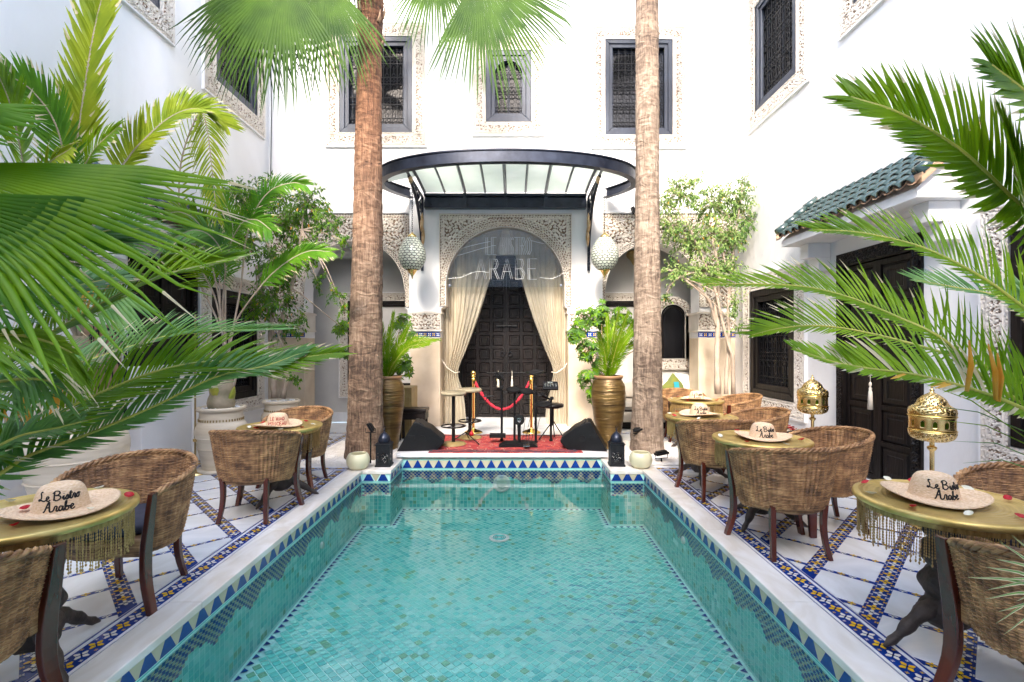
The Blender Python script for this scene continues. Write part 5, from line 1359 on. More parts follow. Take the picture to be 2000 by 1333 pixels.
# ================================================================== THE STAGE SET
ZS = .094
def wedge(loc, rz, label, flip):
    t = thing('stage_monitor', label, 'speaker', loc, rz, 'black wedge stage monitors'); s_ = -1 if flip else 1
    pr = [(-.33,0),(.22,0),(.32,.10),(.33,.135),(.14,.31),(-.06,.405),(-.10,.40)] ; pr = [(x*s_, z) for x, z in pr]
    if flip: pr = pr[::-1]
    o = MB().prism(pr, -.21, .21).build('cabinet', 'black_plastic', t, world=False); recalc(o); bev(o, .010, 2)
    mb = MB(); a, b = V(s_*.34,0,.14), V(s_*-.055,0,.42); u_ = (b-a).normalized()
    m4 = Matrix.Translation((a+b)/2) @ Matrix.Rotation(-math.atan2(u_.z, u_.x) if not flip else -math.atan2(u_.z, u_.x), 4, 'Y')
    mb.box((0,0,0), (.40,.38,.014)); mb.xf(m4); mb.build('grille', 'iron', t, world=False)
    MB().lathe([(0,0),(.05,0),(.05,.006),(.03,.004),(0,.003)], 20, (0,0,0), False).xf(Matrix.Translation((s_*.02,-.212,.17)) @ Matrix.Rotation(PI/2,4,'X')).build('port', 'rubber', t, world=False)
    bev(MB().box((s_*-.13,-.211,.20), (.10,.008,.05)).build('handle', 'rubber', t, world=False), .003)
wedge((-1.32, 7.0, ZS-.008), R(6), 'black wedge monitor on the left end of the stage', False)
wedge((1.03, 7.02, ZS-.008), R(-10), 'black wedge monitor on the right end of the stage', True)
def stool(loc, label):
    t = thing('bar_stool', label, 'stool', loc, 0, 'bar stools with woven seats')
    MB().lathe([(0,0),(.185,0),(.19,.012),(.17,.03),(.03,.045),(.0,.045)], 32, (0,0,0), False).build('base', 'stalk_brown', t, world=False, smooth=True)
    MB().tube([(0,0,.03),(0,0,.74)], .026, 12).build('column', 'dark_wood', t, world=False)
    mb = MB(); mb.ring((0,0,.28), .178, .011, 36, 8)
    for k in range(3): a = 2*PI*k/3; mb.tube([(0,0,.28),(.178*math.cos(a),.178*math.sin(a),.28)], .008, 6)
    mb.build('foot_ring', 'dark_wood', t, world=False, smooth=True)
    mb = MB(); mb.lathe([(0,.74),(.17,.74),(.19,.755),(.192,.775),(.18,.795),(0,.80)], 36, (0,0,0), False); se = mb.build('seat', 'woody', t, world=False, smooth=True)
    mb = MB()
    for k in range(-8, 9):
        x = k*.0215; L = math.sqrt(max(0,.182**2-x*x)); mb.tube([(x,-L,.797),(x,L,.797)], .007, 5)
    mb.build('woven_strap', 'woody', se, world=False)
stool((-.89, 7.22, ZS-.005), 'bar stool with woven seat, nearer and more to the left'); stool((-.69, 7.73, ZS-.005), 'bar stool with woven seat, behind the nearer one')
def stanchion(x, label):
    t = thing('stanchion', label, 'post', (x, 8.25, .086), 0, 'brass rope posts')
    MB().lathe([(0,0),(.155,0),(.16,.012),(.13,.03),(.05,.06),(.028,.075),(.025,.09)], 32, (0,0,0), False).build('base', 'bright_brass', t, world=False, smooth=True)
    MB().lathe([(.025,.09),(.025,.90),(.034,.905),(.034,.925),(.026,.93),(.026,.955),(.045,.965),(.045,.972),(.018,.98)], 20, (0,0,0), False).build('tube', 'bright_brass', t, world=False, smooth=True)
    MB().lathe([(.0,.975)]+[(.043*math.sin(PI*k/12)+.0005, 1.018-.043*math.cos(PI*k/12)) for k in range(13)], 20, (0,0,0), False).build('ball', 'bright_brass', t, world=False, smooth=True)
stanchion(-.677, 'brass rope post standing left before the great door'); stanchion(.312, 'brass rope post standing right before the great door')
t = thing('velvet_rope', 'red velvet rope sagging between the brass posts', 'rope', (-.18, 8.25, .9))
pts = [(-.655+.945*u, 8.22, .97-.48*(1-(2*u-1)**2)*1.0) for u in [k/40 for k in range(41)]]
mb = MB(); mb.tube(pts, [.024+.004*math.sin(k*1.6) for k in range(41)], 10); mb.build('rope', 'velvet', t, smooth=True)
for p in (0, -1): a = V(*pts[p]); mb = MB(); mb.tube([a+V(0,0,-.045 if p == 0 else -.045), a+V(0,0,.01)], .029, 10); mb.build('ferrule', 'bright_brass', t)
# piano bench
t = thing('piano_bench', 'black leather piano bench left of the stage', 'bench', (-1.66, 8.05, .0)); c = (-1.66, 8.05)
bev(MB().bx(c[0]-.24,c[0]+.24,c[1]-.17,c[1]+.17,.47,.535).build('seat', 'leather', t), .018, 3); MB().bx(c[0]-.225,c[0]+.225,c[1]-.155,c[1]+.155,.36,.469).build('apron', 'dark_wood', t)
for sx in (-1,1):
    for sy in (-1,1): MB().bx(c[0]+sx*.195-.02,c[0]+sx*.195+.02,c[1]+sy*.13-.02,c[1]+sy*.13+.02,0,.36).build('leg', 'dark_wood', t)
t = thing('cabinet', 'small brown wooden cabinet behind the left bronze pot', 'cabinet', (-1.9, 8.4, 0)); bev(MB().bx(-2.05,-1.72,8.2,8.7,0,.86).build('body', 'stalk_brown', t), .01)
for z in (.15, .45): MB().bx(-2.02,-1.75,8.185,8.199,z,z+.25).build('drawer', 'stalk_brown', t)
# electronic drum kit
dk = thing('drum_kit', 'black electronic drum kit with pads, rack and cymbal on the rug', 'drum kit', (.12, 7.45, ZS))
def q(x, y, Y): return P(x, y, Y)
for (px, yt, yb, Y) in ((980, 757, 862, 7.48), (1005, 770, 868, 7.42), (1046.5, 765, 869, 7.32), (1076, 780, 866, 7.45)):
    a, b = q(px, yt, Y), q(px, yb, Y); b.z = ZS+.01
    MB().tube([a, b], .019, 10).build('rack_post', 'black_plastic', dk); bev(MB().box(b+V(0,0,.012), (.05,.05,.03)).build('rack_foot', 'rubber', dk), .004)
MB().tube([q(980,766,7.48), q(1005,768,7.45), q(1046,768,7.34), q(1078,782,7.42)], .017, 8).build('rack_bar', 'black_plastic', dk)
def padd(c, r_, label=None, tilt=(0,0), nm='drum_pad'):
    m4 = Matrix.Translation(c) @ Matrix.Rotation(tilt[0],4,'X') @ Matrix.Rotation(tilt[1],4,'Y')
    mb = MB(); mb.lathe([(0,-.03),(r_*.8,-.03),(r_,-.015),(r_*1.03,.0),(r_,.012),(r_*.93,.014),(r_*.9,.006),(0,.006)], 28, (0,0,0), False); mb.xf(m4); return mb.build(nm, 'rubber', dk, smooth=False)
padd(q(1003,761,7.38), .108, tilt=(.25,0)); padd(q(1028,764,7.30), .10, tilt=(.3,.1)); padd(q(1062,790,7.15), .12, tilt=(.15,-.05)); padd(q(976,735,7.4), .075, tilt=(.5,.5))
cy = padd(q(1045,727,7.5), .132, tilt=(.12,-.08), nm='cymbal_pad'); MB().tube([q(1045,727,7.5), q(1044,750,7.5), q(1048,772,7.4)], .011, 8).build('cymbal_arm', 'black_plastic', dk)
for a, b in (((1046,772),(1070,775)), ((1046,790),(1078,782)), ((980,762),(976,738))): MB().tube([q(*a,7.35), q(*b,7.35)], .012, 7).build('clamp_arm', 'black_plastic', dk)
for (x, y) in ((1046,757),(1046,782),(1078,778),(980,757),(1060,770)): bev(MB().box(q(x,y,7.34), (.05,.05,.045)).build('clamp', 'rubber', dk), .005)
m = q(1075,754,7.3); md_ = MB().box((0,0,0), (.23,.17,.035)); md_.xf(Matrix.Translation(m) @ Matrix.Rotation(R(35),4,'X')); bev(md_.build('sound_module', 'black_plastic', dk), .006)
md_ = MB()
for i in range(5):
    for j in range(2): md_.box((-.08+i*.04,-.03+j*.04,.02), (.02,.018,.008))
md_.box((.0,.055,.019),(.08,.03,.004)); md_.xf(Matrix.Translation(m) @ Matrix.Rotation(R(35),4,'X')); md_.build('buttons', 'steel', dk)
MB().tube([q(1075,757,7.32), q(1068,780,7.36)], .010, 7).build('module_arm', 'black_plastic', dk)
# kick tower and pedal
kt = q(1014, 820, 7.12)
md_ = MB(); md_.lathe([(0,0),(.075,0),(.08,.01),(.08,.03),(.07,.045),(0,.045)], 26, (0,0,0), False); md_.xf(Matrix.Translation(kt) @ Matrix.Rotation(PI/2,4,'X')); md_.build('kick_pad', 'rubber', dk)
md_ = MB(); md_.ring((kt.x,kt.y-.047,kt.z), .028, .004, 20, 5, 'y'); md_.tube([kt+V(0,-.047,0),kt+V(0,-.047,.024)],.003,5); md_.tube([kt+V(0,-.047,0),kt+V(-.02,-.047,-.014)],.003,5); md_.tube([kt+V(0,-.047,0),kt+V(.02,-.047,-.014)],.003,5); md_.build('emblem', 'steel', dk)
MB().tube([kt+V(0,.01,0), V(kt.x,kt.y+.01,ZS+.02)], .026, 10).build('kick_post', 'black_plastic', dk)
MB().prism([(kt.x-.30,ZS+.002),(kt.x+.27,ZS+.002),(kt.x+.22,ZS+.045),(kt.x+.1,ZS+.06),(kt.x-.2,ZS+.05)], kt.y-.12, kt.y+.14).build('kick_base', 'rubber', dk)
pd = MB(); pd.box((kt.x+.10,kt.y-.16,ZS+.05), (.09,.24,.012)); pd.xf(Matrix.Identity(4)); pd.build('pedal_board', 'steel', dk)
MB().tube([(kt.x+.1,kt.y-.03,ZS+.02),(kt.x+.1,kt.y-.03,ZS+.17),(kt.x+.14,kt.y-.03,ZS+.17),(kt.x+.14,kt.y-.03,ZS+.02)], .007, 6).build('pedal_frame', 'steel', dk)
MB().box(q(972, 851, 7.35), (.24,.14,.05)).build('hi_hat_pedal', 'rubber', dk)
for k in range(7):
    a = q(1000+9*k, 775+6*(k%3), 7.3); b = q(1012+7*k, 800+9*(k%4), 7.28); c = q(1008+6*k, 868, 7.3); c.z = ZS+.01
    MB().tube(catmull([a, (a+b)/2+V(.04,0,-.08), b, c], 16), .0035, 4).build('cable', 'rubber', dk)
# throne
t = thing('drum_throne', 'round black drum stool behind the drum kit', 'stool', (.61, 7.6, ZS)); c = q(1080, 792, 7.6)
MB().lathe([(0,-.04),(.14,-.04),(.168,-.02),(.17,.012),(.15,.03),(0,.035)], 30, c, False).build('seat', 'leather', t, smooth=True)
MB().tube([c, V(c.x,c.y,ZS+.22)], .015, 8).build('column', 'black_plastic', t)
for k in range(3):
    a = R(80+120*k); MB().tube([V(c.x,c.y,ZS+.30), V(c.x+.24*math.cos(a), c.y+.2*math.sin(a), ZS+.008)], .009, 6).build('leg', 'black_plastic', t)
# microphone stand and small tripod
t = thing('microphone_stand', 'black tripod microphone stand between the stools and the drums', 'stand', (-.62, 7.25, ZS)); c = V(-.72, 7.35, ZS)
MB().tube([c+V(0,0,.12), V((953-1002)/F*7.35, 7.35, 1.55-(775-678)/F*7.35)], .008, 7).build('pole', 'black_plastic', t)
for a, L in ((200,.26),(-38,.28),(80,.22)): MB().tube([c+V(0,0,.16), c+V(L*math.cos(R(a)), L*math.sin(R(a)), .006)], .008, 6).build('leg', 'black_plastic', t)
MB().tube([P(945,775,7.35), P(965,774,7.33)], .012, 8).build('clip', 'black_plastic', t)
t = thing('microphone', 'black microphone on a boom over the drums', 'microphone', P(975,733,7.3)); MB().tube([P(972,728,7.3), P(984,742,7.3)], [.022,.012], 10).build('body', 'black_plastic', t); MB().tube([P(984,742,7.3), P(980,757,7.45)], .007, 6).build('boom', 'black_plastic', t)
o = rooted(MB().lathe([(0,0),(.03,.005),(.036,.035),(.026,.06),(.008,.07),(.012,.08),(0,.085)], 16, P(921,852,7.4), False), 'red_bauble', 'rose_red', P(921,852,7.4), True); tag(o, 'small red bauble on the base of the rear stool', 'ornament')

# ---- curtains
def curtain(sgn, label):
    t = thing('curtain', label, 'curtain', (XC+sgn*1.0, 9.17, 3.0)); fx = lambda px: (px-1002)/F*9.17 if sgn < 0 else 2*XC-((px-1002)/F*9.17)
    fz = lambda py: 1.55-(py-678)/F*9.17
    def sheet(name, rows, mname, y0, pleats, amp, seed):
        mb = MB(); n = 90; m_ = 70; rr = [(a, b, c) for a, b, c in rows]
        L = catmull([(a, b, c) for a, b, c in rr], m_)     # x0, x1, z
        ph = [seed+k for k in range(5)]
        for p in L:
            for i in range(n+1):
                u = i/n; wd = abs(p.y-p.x); s_ = u*pleats*2*PI
                am = amp*min(1.4, .35+.25/max(wd, .12))
                mb.vert((fx(0)*0+p.x+(p.y-p.x)*(u+.012*math.sin(s_*1.3+p.z)), y0+am*(math.sin(s_+.3*math.sin(p.z*2+seed))+.4*math.sin(s_*2.3+p.z*1.2)), p.z))
        for j in range(m_):
            for i in range(n): a = j*(n+1)+i; mb.face([a, a+1, a+n+2, a+n+1])
        mb.build(name, mname, t, smooth=True)
    # px rows: outer, inner, y
    R1 = [(860,905,430),(862,908,520),(863,906,600),(864,902,680),(866,893,728),(864,897,770),(862,903,810),(861,906,838)]
    sheet('drape', [(fx(a), fx(b), fz(c)) for a, b, c in R1], 'curtain', 9.26, 4, .030, 1+sgn)
    R2 = [(880,986,430),(888,968,500),(892,952,560),(890,934,620),(882,912,680),(872,895,726),(872,905,768),(870,910,808),(868,912,838)]
    sheet('sheer', [(fx(a), fx(b), fz(c)) for a, b, c in R2], 'sheer', 9.17, 6, .024, 4+sgn)
    MB().tube([V(fx(862),9.11,fz(700)), V(fx(874),9.10,fz(718)), V(fx(890),9.11,fz(729)), V(fx(897),9.2,fz(727))], .009, 6).build('tie_back', 'upholstery', t)
curtain(-1, 'cream curtain tied back on the left of the great black door'); curtain(1, 'cream curtain tied back on the right of the great black door')

# ---- clear sign with glass tube lettering
t = thing('tube_sign', 'clear panel with glass tube letters reading Le Bistro Arabe in the arch', 'sign', (XC, 9.02, 3.2)); Ys = 9.02
zb = 1.55-(561-678)/F*Ys
ap = archpts(XC-1.07, XC+1.07, 2.70, 36); lp = [(a, b) for a, b in ap]
mb = MB(); pts = [(lp[0][0], zb)]+lp+[(lp[-1][0], zb)]; mb.prism(pts, Ys, Ys+.008); o = mb.build('panel', 'acrylic', t); recalc(o)
mb = MB()
def neon(txt, x0, x1, y0, y1):
    W, ss = text_strokes(txt, BLOCK, .12)
    for s_ in ss:
        for dx in (-1.7, 1.7):
            mb.tube([P(x0+(x1-x0)*(a/W)+dx, y1-(y1-y0)*b, Ys-.03+.004*dx) for a, b in s_], .0055, 6)
neon('LE BISTRO', 950, 1040, 464, 498); neon('ARABE', 930, 1054, 506, 546)
for cv in ([(875,545),(900,542),(930,531),(955,533)], [(875,505),(900,487),(930,478),(958,472)], [(1036,470),(1060,476),(1075,478)], [(1054,542),(1075,545),(1090,540),(1104,531)], [(893,500),(920,492),(940,486),(958,482)]):
    mb.tube(catmull([P(x,y,Ys-.03) for x, y in cv], 14), .0055, 6)
mb.build('glass_tubes', 'neon_glass', t, smooth=True)
for (x, y) in ((985,443),(917,470),(1063,472),(878,558),(1096,558)): MB().lathe([(0,0),(.022,0),(.022,.012),(0,.014)], 14, (0,0,0), False).xf(Matrix.Translation(P(x,y,Ys-.002)) @ Matrix.Rotation(PI/2,4,'X')).build('fixing', 'steel', t)

# ---- iron and glass canopy
t = thing('glass_canopy', 'curved black iron canopy with milky glass panes over the portal', 'canopy', (XC, YF, 4.4)); ZT, ZB_ = 4.47, 4.285
half = [(0,7.12),(.55,7.15),(1.05,7.24),(1.50,7.40),(1.88,7.64),(2.12,7.94),(2.20,8.24),(2.08,8.58),(1.82,8.93)]
path = [(-a+.05, b) for a, b in half[::-1]]+[(a+.05, b) for a, b in half[1:]]
pp = catmull([(XC+a, b, 0) for a, b in path], 96)
def nrm(k): 
    d_ = pp[min(k+1,96)]-pp[max(k-1,0)]; return Vector((d_.y, -d_.x, 0)).normalized()
mb = MB()
# outer band, top lip and wide bottom flange as one bent section
sec = [(0,ZB_),(0.0,ZT-.02),(.02,ZT-.018),(.02,ZT),(-.05,ZT),(-.05,ZT-.012),(-.012,ZT-.014),(-.012,ZB_+.012),(-.115,ZB_+.012),(-.115,ZB_)]
for k in range(97):
    nn = nrm(k); nn = nn if (nn.y < 0 or abs(nn.y) < .9 and nn.x*(pp[k].x-XC) > 0) else nn
    for o_, z in sec: p = pp[k]+nn*o_; mb.vert((p.x, p.y, z))
S_ = len(sec)
for k in range(96):
    for j in range(S_): mb.face([k*S_+j, k*S_+(j+1)%S_, (k+1)*S_+(j+1)%S_, (k+1)*S_+j])
o = mb.build('curved_band', 'canopy_iron', t); recalc(o)
gx = [XC-1.47+2.94*k/8 for k in range(9)]
def gy(x): return 7.30+.20*abs((x-XC)/1.47)**1.6
GZ0, GZ1 = 4.40, 4.375
for k in range(8):
    x0, x1 = gx[k]+.002, gx[k+1]-.002; mb = MB(); n = 8
    for z in (0, .008):
        for j in range(n+1):
            u = j/n
            for x in (x0, x1): y = gy(x)+(8.82-gy(x))*u; mb.vert((x, y, GZ0+(GZ1-GZ0)*u+.05*math.sin(PI*u)*.5+z))
    for j in range(n): a = 2*j; mb.face([a, a+1, a+3, a+2]); b = 2*(n+1)+2*j; mb.face([b+2, b+3, b+1, b])
    mb.build('glass_pane', 'milk_glass', t)
for s_ in (-1, 1):                                     # side panes that fill the ends of the ring
    xs = [XC+s_*1.485, XC+s_*1.93]; mb = MB(); mb.prism([(xs[0], 0), (xs[1], 0), (xs[1]*.6+xs[0]*.4, 0)], 0, 0) if False else None
    q4 = [(XC+s_*1.49, 7.52), (XC+s_*1.72, 7.66), (XC+s_*1.97+.03, 7.98), (XC+s_*2.03+.03, 8.3), (XC+s_*1.49, 8.05)]
    i0 = len(mb.v); [mb.vert((a, b, 4.385)) for a, b in q4]; [mb.vert((a, b, 4.393)) for a, b in q4]
    mb.face(range(5)); mb.face([9,8,7,6,5]); [mb.face([k, (k+1)%5, 5+(k+1)%5, 5+k]) for k in range(5)]; recalc(mb.build('glass_pane', 'milk_glass', t))
for k, x in enumerate(gx):
    w_ = .028 if k % 2 == 0 else .02
    pts = [(x, gy(x)-.08+(8.87-gy(x))*j/8, GZ0+(GZ1-GZ0)*j/8+.025*math.sin(PI*j/8)-.012) for j in range(9)]
    MB().tube(pts, w_, 4, flat=1.3).build('rib', 'canopy_iron', t)
MB().tube([(x, gy(x)-.02, GZ0) for x in gx], .022, 4).build('front_bar', 'canopy_iron', t)
bm_ = MB(); bm_.bx(XC-1.48, XC+1.48, 8.80, 8.945, 4.09, 4.19); bm_.bx(XC-1.48, XC+1.48, 8.84, 8.945, 4.193, 4.29); bm_.bx(XC-1.48, XC+1.48, 8.78, 8.945, 4.293, 4.34); bm_.build('wall_beam', 'canopy_iron', t)
for x in (XC-.735, XC, XC+.735): MB().bx(x-.03, x+.03, 8.76, 8.80, 4.08, 4.345).build('bracket_plate', 'canopy_iron', t)
mb = MB()
for k in range(9):
    x = XC-1.36+.34*k; mb.ring((x, 8.80, 4.14), .008, .008, 8, 4, 'y')
mb.build('rivets', 'iron', t, kind='stuff')
for s_ in (-1, 1):                                     # scroll brackets down the wall
    x = XC+s_*1.53
    br = MB(); br.tube([(x,8.9,4.30),(x,8.9,2.95)], .026, 6); br.tube(catmull([(x,8.9,3.0),(x,8.86,3.35),(x,8.72,3.72),(x,8.35,4.10),(x,7.75,4.30)], 20), .028, 6); br.tube([(x,8.9,4.31),(x,7.45,4.31)], .024, 6)
    for (cy_, cz_, r0) in ((8.72,4.10,.13),(8.48,4.20,.09),(8.80,3.85,.10),(8.25,4.23,.07),(8.84,3.55,.07),(8.86,3.25,.055),(8.02,4.25,.05),(8.87,3.07,.04)):
        for tw in (-1, 1): br.tube([(x+tw*.012, cy_+r0*(1-j*.045)*math.cos(j*.55*tw), cz_+r0*(1-j*.045)*math.sin(j*.55*tw)) for j in range(18)], .011, 5, False)
    br.build('scroll_bracket', 'canopy_iron', t)
    for (yy, zz, L, a) in ((8.66,3.78,.20,75),(8.78,3.55,.20,80),(7.72,4.22,.14,25)):
        lf = MB(); st = 0; lf.lathe(cat2([(.004,-L),(.045,-L*.5),(.06,0),(.04,L*.6),(.004,L)], 10), 10, (0,0,0), False); lf.xf(Matrix.Translation((x-s_*.035,yy,zz)) @ Matrix.Rotation(R(a-90),4,'X') @ Matrix.Diagonal((.55,1,1,1)), st)
        lf.build('gilt_leaf', 'aged_gold', t, smooth=True)
# hanging hexagon glass lamps
def hex_lamp(x, y, ztop, zcap, zbot, label):
    t = thing('hanging_lantern', label, 'lantern', (x, y, zbot), 0, 'hexagon glass hanging lanterns'); mb = MB(); z = ztop; k = 0
    while z > zcap+.03:
        st = len(mb.v); mb.ring((0,0,0), .014, .0035, 10, 4, 'y'); mb.xf(Matrix.Translation((x,y,z)) @ Matrix.Rotation(PI/2*(k%2),4,'Z') @ Matrix.Diagonal((.75,1,1.5,1)), st); z -= .034; k += 1
    mb.build('chain', 'iron', t)
    Hh = zcap-zbot; MB().lathe([(.0,.03),(.02,.02),(.028,0),(.05,-.015),(.075,-.04),(.078,-.065),(.07,-.075)], 20, (x,y,zcap), False).build('top_cap', 'brass', t, smooth=True)
    MB().lathe([(.085,.17),(.088,.155),(.075,.14),(.05,.10),(.018,.055),(.01,.02),(.004,-.0)], 20, (x,y,zbot), False).build('bottom_finial', 'brass', t, smooth=True)
    z0, z1 = zbot+.155, zcap-.07; prof = lambda u: .08+.150*math.sin(PI*min(1,(u**.85)*.92+.04))**.85
    MB().lathe([(prof(k/24)-.006, z0+(z1-z0)*k/24) for k in range(25)], 36, (x,y,0), False).build('metal_frame', 'iron', t, smooth=True)
    g = MB(); rows, n = 13, 18
    for r in range(rows):
        for j in range(n):
            vs6 = []
            for q_ in range(6):
                a = PI/3*q_+PI/6; u = (r+.5+.60*math.sin(a)*.92)/rows; u = min(max(u,0.0),1); th = 2*PI*(j+.5*(r%2)+.5*math.cos(a)*1.06)/n; rr = prof(u)+.003
                vs6.append((x+rr*math.cos(th), y+rr*math.sin(th), z0+(z1-z0)*u))
            c6 = [sum(v_[i] for v_ in vs6)/6 for i in range(3)]
            g.poly([tuple(c6[i]+(v_[i]-c6[i])*.95 for i in range(3)) for v_ in vs6])
    g.build('hexagon_glass', 'lamp_glass', t, kind='stuff')
hex_lamp(-1.71, 8.2, 4.29, 3.47, 2.70, 'hexagon glass lantern hanging left of the portal'); hex_lamp(1.555, 8.2, 4.29, 3.47, 2.70, 'hexagon glass lantern hanging right of the portal')
t = thing('hanging_lamp', 'dark brown lamp hanging inside the right arch behind the palm trunk', 'lamp', P(1237,500,9.5)); c = P(1237,500,9.5)
MB().lathe([(.0,.10),(.10,.09),(.14,.04),(.13,-.02),(.05,-.10),(0,-.2)], 20, c, False).build('shade', 'stalk_brown', t, smooth=True); MB().tube([c+V(0,0,.1), c+V(0,0,.6)], .006, 5).build('cord', 'iron', t)
t = thing('wall_spotlight', 'small black spotlight on the ledge beside the right palm trunk', 'spotlight', P(1238,418,8.9)); mb = MB(); mb.box((0,0,0),(.05,.10,.12)); mb.xf(Matrix.Translation(P(1237,411,8.95)) @ Matrix.Rotation(R(-25),4,'Y')); mb.build('head', 'black_plastic', t); MB().tube([P(1238,418,8.95), P(1241,424,9.08)], .01, 6).build('arm', 'black_plastic', t)
# ================================================================== PLANTS
def frond(parent, pts, n, L, w, mname, smat, U=(0,-.8,.6), a0=78, a1=28, vee=.15, grav=.10, curl=.12, sides=(1,1), seed=0, rs=(.009,.003), dry=(), start=.06, prof=None, straw=0, name='frond', jit=.05, tipk=.42):
    rn = random.Random(seed); N = 48; rp = catmull(pts, N); U0 = Vector(U).normalized()
    mb = MB(); seg = 4
    for k in range(n):
        t = start+(1-start)*(k+.5)/n; f = t*N; i = min(int(f), N-1); p = rp[i].lerp(rp[i+1], f-i); T = (rp[i+1]-rp[i]).normalized()
        U_ = (U0-T*U0.dot(T)).normalized(); S = T.cross(U_).normalized()
        env = prof(t) if prof else min(1, (t/.18)**.6)*(1 if t < .55 else (tipk+(1-tipk)*math.cos((t-.55)/.45*PI/2)))
        for si, sg in enumerate((1, -1)):
            if sides[si] <= 0: continue
            a = R(a0+(a1-a0)*t**1.3+rn.uniform(-5,5)+(rn.uniform(-18,18) if rn.random() < .06 else 0)); ve = vee+rn.uniform(-jit,jit)
            D = (T*math.cos(a)+(S*sg*math.cos(ve)+U_*math.sin(ve))*math.sin(a)).normalized()
            l = L*env*sides[si]*(rn.uniform(.86,1.06) if rn.random() > .03 else rn.uniform(.4,.7)); ac = D.cross(U_).normalized()
            mb.mi = 1 if (k, si) in dry else (2 if rn.random() < straw else 0)
            i0 = len(mb.v)
            for s_ in range(seg+1):
                u = s_/seg; q = p+D*l*u+T*curl*l*u*u+Vector((0,0,-grav*l*u*u)); hw = w/2*(1.0 if 0 < s_ < 3 else (.55 if s_ == 0 else (.72 if s_ == 3 else .06)))
                fold = U_*(-hw*.5)
                mb.vert(q+ac*hw-fold*0+U_*hw*.45); mb.vert(q); mb.vert(q-ac*hw+U_*hw*.45)
            tipc = mb.mi
            for s_ in range(seg):
                mb.mi = 2 if (s_ == 3 and tipc == 0 and rn.random() < .22) else tipc
                b = i0+s_*3; mb.face([b,b+1,b+4,b+3]); mb.face([b+1,b+2,b+5,b+4])
    o = mb.build(name, [mname, 'leaf_dry', 'leaf_straw'], parent, smooth=True)
    MB().tube(rp, [rs[0]+(rs[1]-rs[0])*k/N for k in range(N+1)], 6).build('stalk', smat, o, smooth=True)
    return o
def fan(parent, hub, D, N, r, spread, n, fused, mname, droop=.25, petiole=None, seed=0, straw=.0, smat='stalk_green', pleat=.02, rv=.12):
    rn = random.Random(seed); hub = Vector(hub); D = Vector(D).normalized(); N = Vector(N); N = (N-D*N.dot(D)).normalized(); S = D.cross(N).normalized()
    mb = MB(); mb_idx = {}
    dirs = [(-spread/2+spread*i/n) for i in range(n+1)]
    def pt(an, rr, lift=0, dr=1):
        d_ = D*math.cos(an)+S*math.sin(an); return hub+d_*rr+N*(lift-.10*rr*abs(math.sin(an)))+Vector((0,0,-droop*dr*(rr/r)**2.4*r))
    for i in range(n):
        a, b = dirs[i], dirs[i+1]; am = (a+b)/2; rl = r*(1-rv*abs(am)/(spread/2))*rn.uniform(.93,1.04); rf = rl*fused*rn.uniform(.9,1.08)
        i0 = len(mb.v); mb.mi = 0
        for rr in (r*.03, rf*.5, rf):
            lf = pleat*rr/r; mb.vert(pt(a, rr)); mb.vert(pt(am, rr, lf)); mb.vert(pt(b, rr))
        tw = rn.uniform(-.03,.03)
        for u in (.35,.7,1.0):
            rr = rf+(rl-rf)*u; k = (1-u)**.65*.78+.01; h = (b-a)/2*k*rf/rr*1.15; dd = 1+u*rn.uniform(-.1,.6)
            mb.vert(pt(am-h+tw*u, rr, 0, dd)); mb.vert(pt(am+tw*u, rr, pleat*.5*(1-u), dd)); mb.vert(pt(am+h+tw*u, rr, 0, dd))
        for s_ in range(5):
            q = i0+s_*3; mb.mi = 1 if (s_ == 4 and rn.random() < straw) else 0
            mb.face([q,q+1,q+4,q+3]); mb.face([q+1,q+2,q+5,q+4])
    o = mb.build('fan_leaf', [mname, 'leaf_straw'], parent, smooth=True)
    if petiole is not None: MB().tube(catmull([petiole, (Vector(petiole)+hub)/2+Vector((0,0,.12)), hub], 12), [.02]*6+[.016]*7, 6).build('petiole', smat, o, smooth=True)
    return o
def PL(*a): return [P(x, y, Y) for x, y, Y in a]

# ---- two tall fan palms
def trunk(parent, x, y, prof, lean, seed, bark='palm_bark'):
    rn = random.Random(seed); n, m_ = 40, 150; zt = prof[-1][1]; mb = MB()
    rad = lambda z: next((r0+(r1-r0)*(z-z0)/(z1-z0)) for (r0,z0),(r1,z1) in zip(prof, prof[1:]) if z <= z1+1e-6)
    for k in range(m_+1):
        z = zt*k/m_
        ring = .012*math.sin(z*26+2*math.sin(z*3))+.010*math.sin(z*61)+rn.uniform(-.006,.006)
        for j in range(n):
            a = 2*PI*j/n; r_ = rad(z)*(1+ring+.018*math.sin(5*a+z*2)+.012*math.sin(11*a-z*3+seed)+rn.uniform(-.012,.012)); mb.vert((x+lean*z+r_*math.cos(a), y+r_*math.sin(a), z))
    for k in range(m_):
        for j in range(n): b = k*n+j; b2 = k*n+(j+1)%n; mb.face([b, b2, b2+n, b+n])
    mb.build('trunk', bark, parent, smooth=True)
pl = thing('fan_palm', 'tall fan palm with red brown trunk at the left end of the pool', 'palm tree', (-2.07, 6.75, 0))
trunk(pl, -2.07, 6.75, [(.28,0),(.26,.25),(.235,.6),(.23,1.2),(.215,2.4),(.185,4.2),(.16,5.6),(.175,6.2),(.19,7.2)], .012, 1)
for k in range(26):                                    # leaf bases and torn fibre near the top
    a = k*2.4; z = 5.75+.055*k; c = V(-2.07+.012*z+.165*math.cos(a), 6.75+.165*math.sin(a), z)
    MB().tube([c, c+V(.035*math.cos(a),.035*math.sin(a),.09), c+V(.03*math.cos(a+.4),.03*math.sin(a+.4),.17)], [.045,.03,.006], 6, flat=.5).build('leaf_base', 'clay' if k % 3 else 'bark', pl, smooth=True)
top = V(-1.99, 6.75, 7.0)
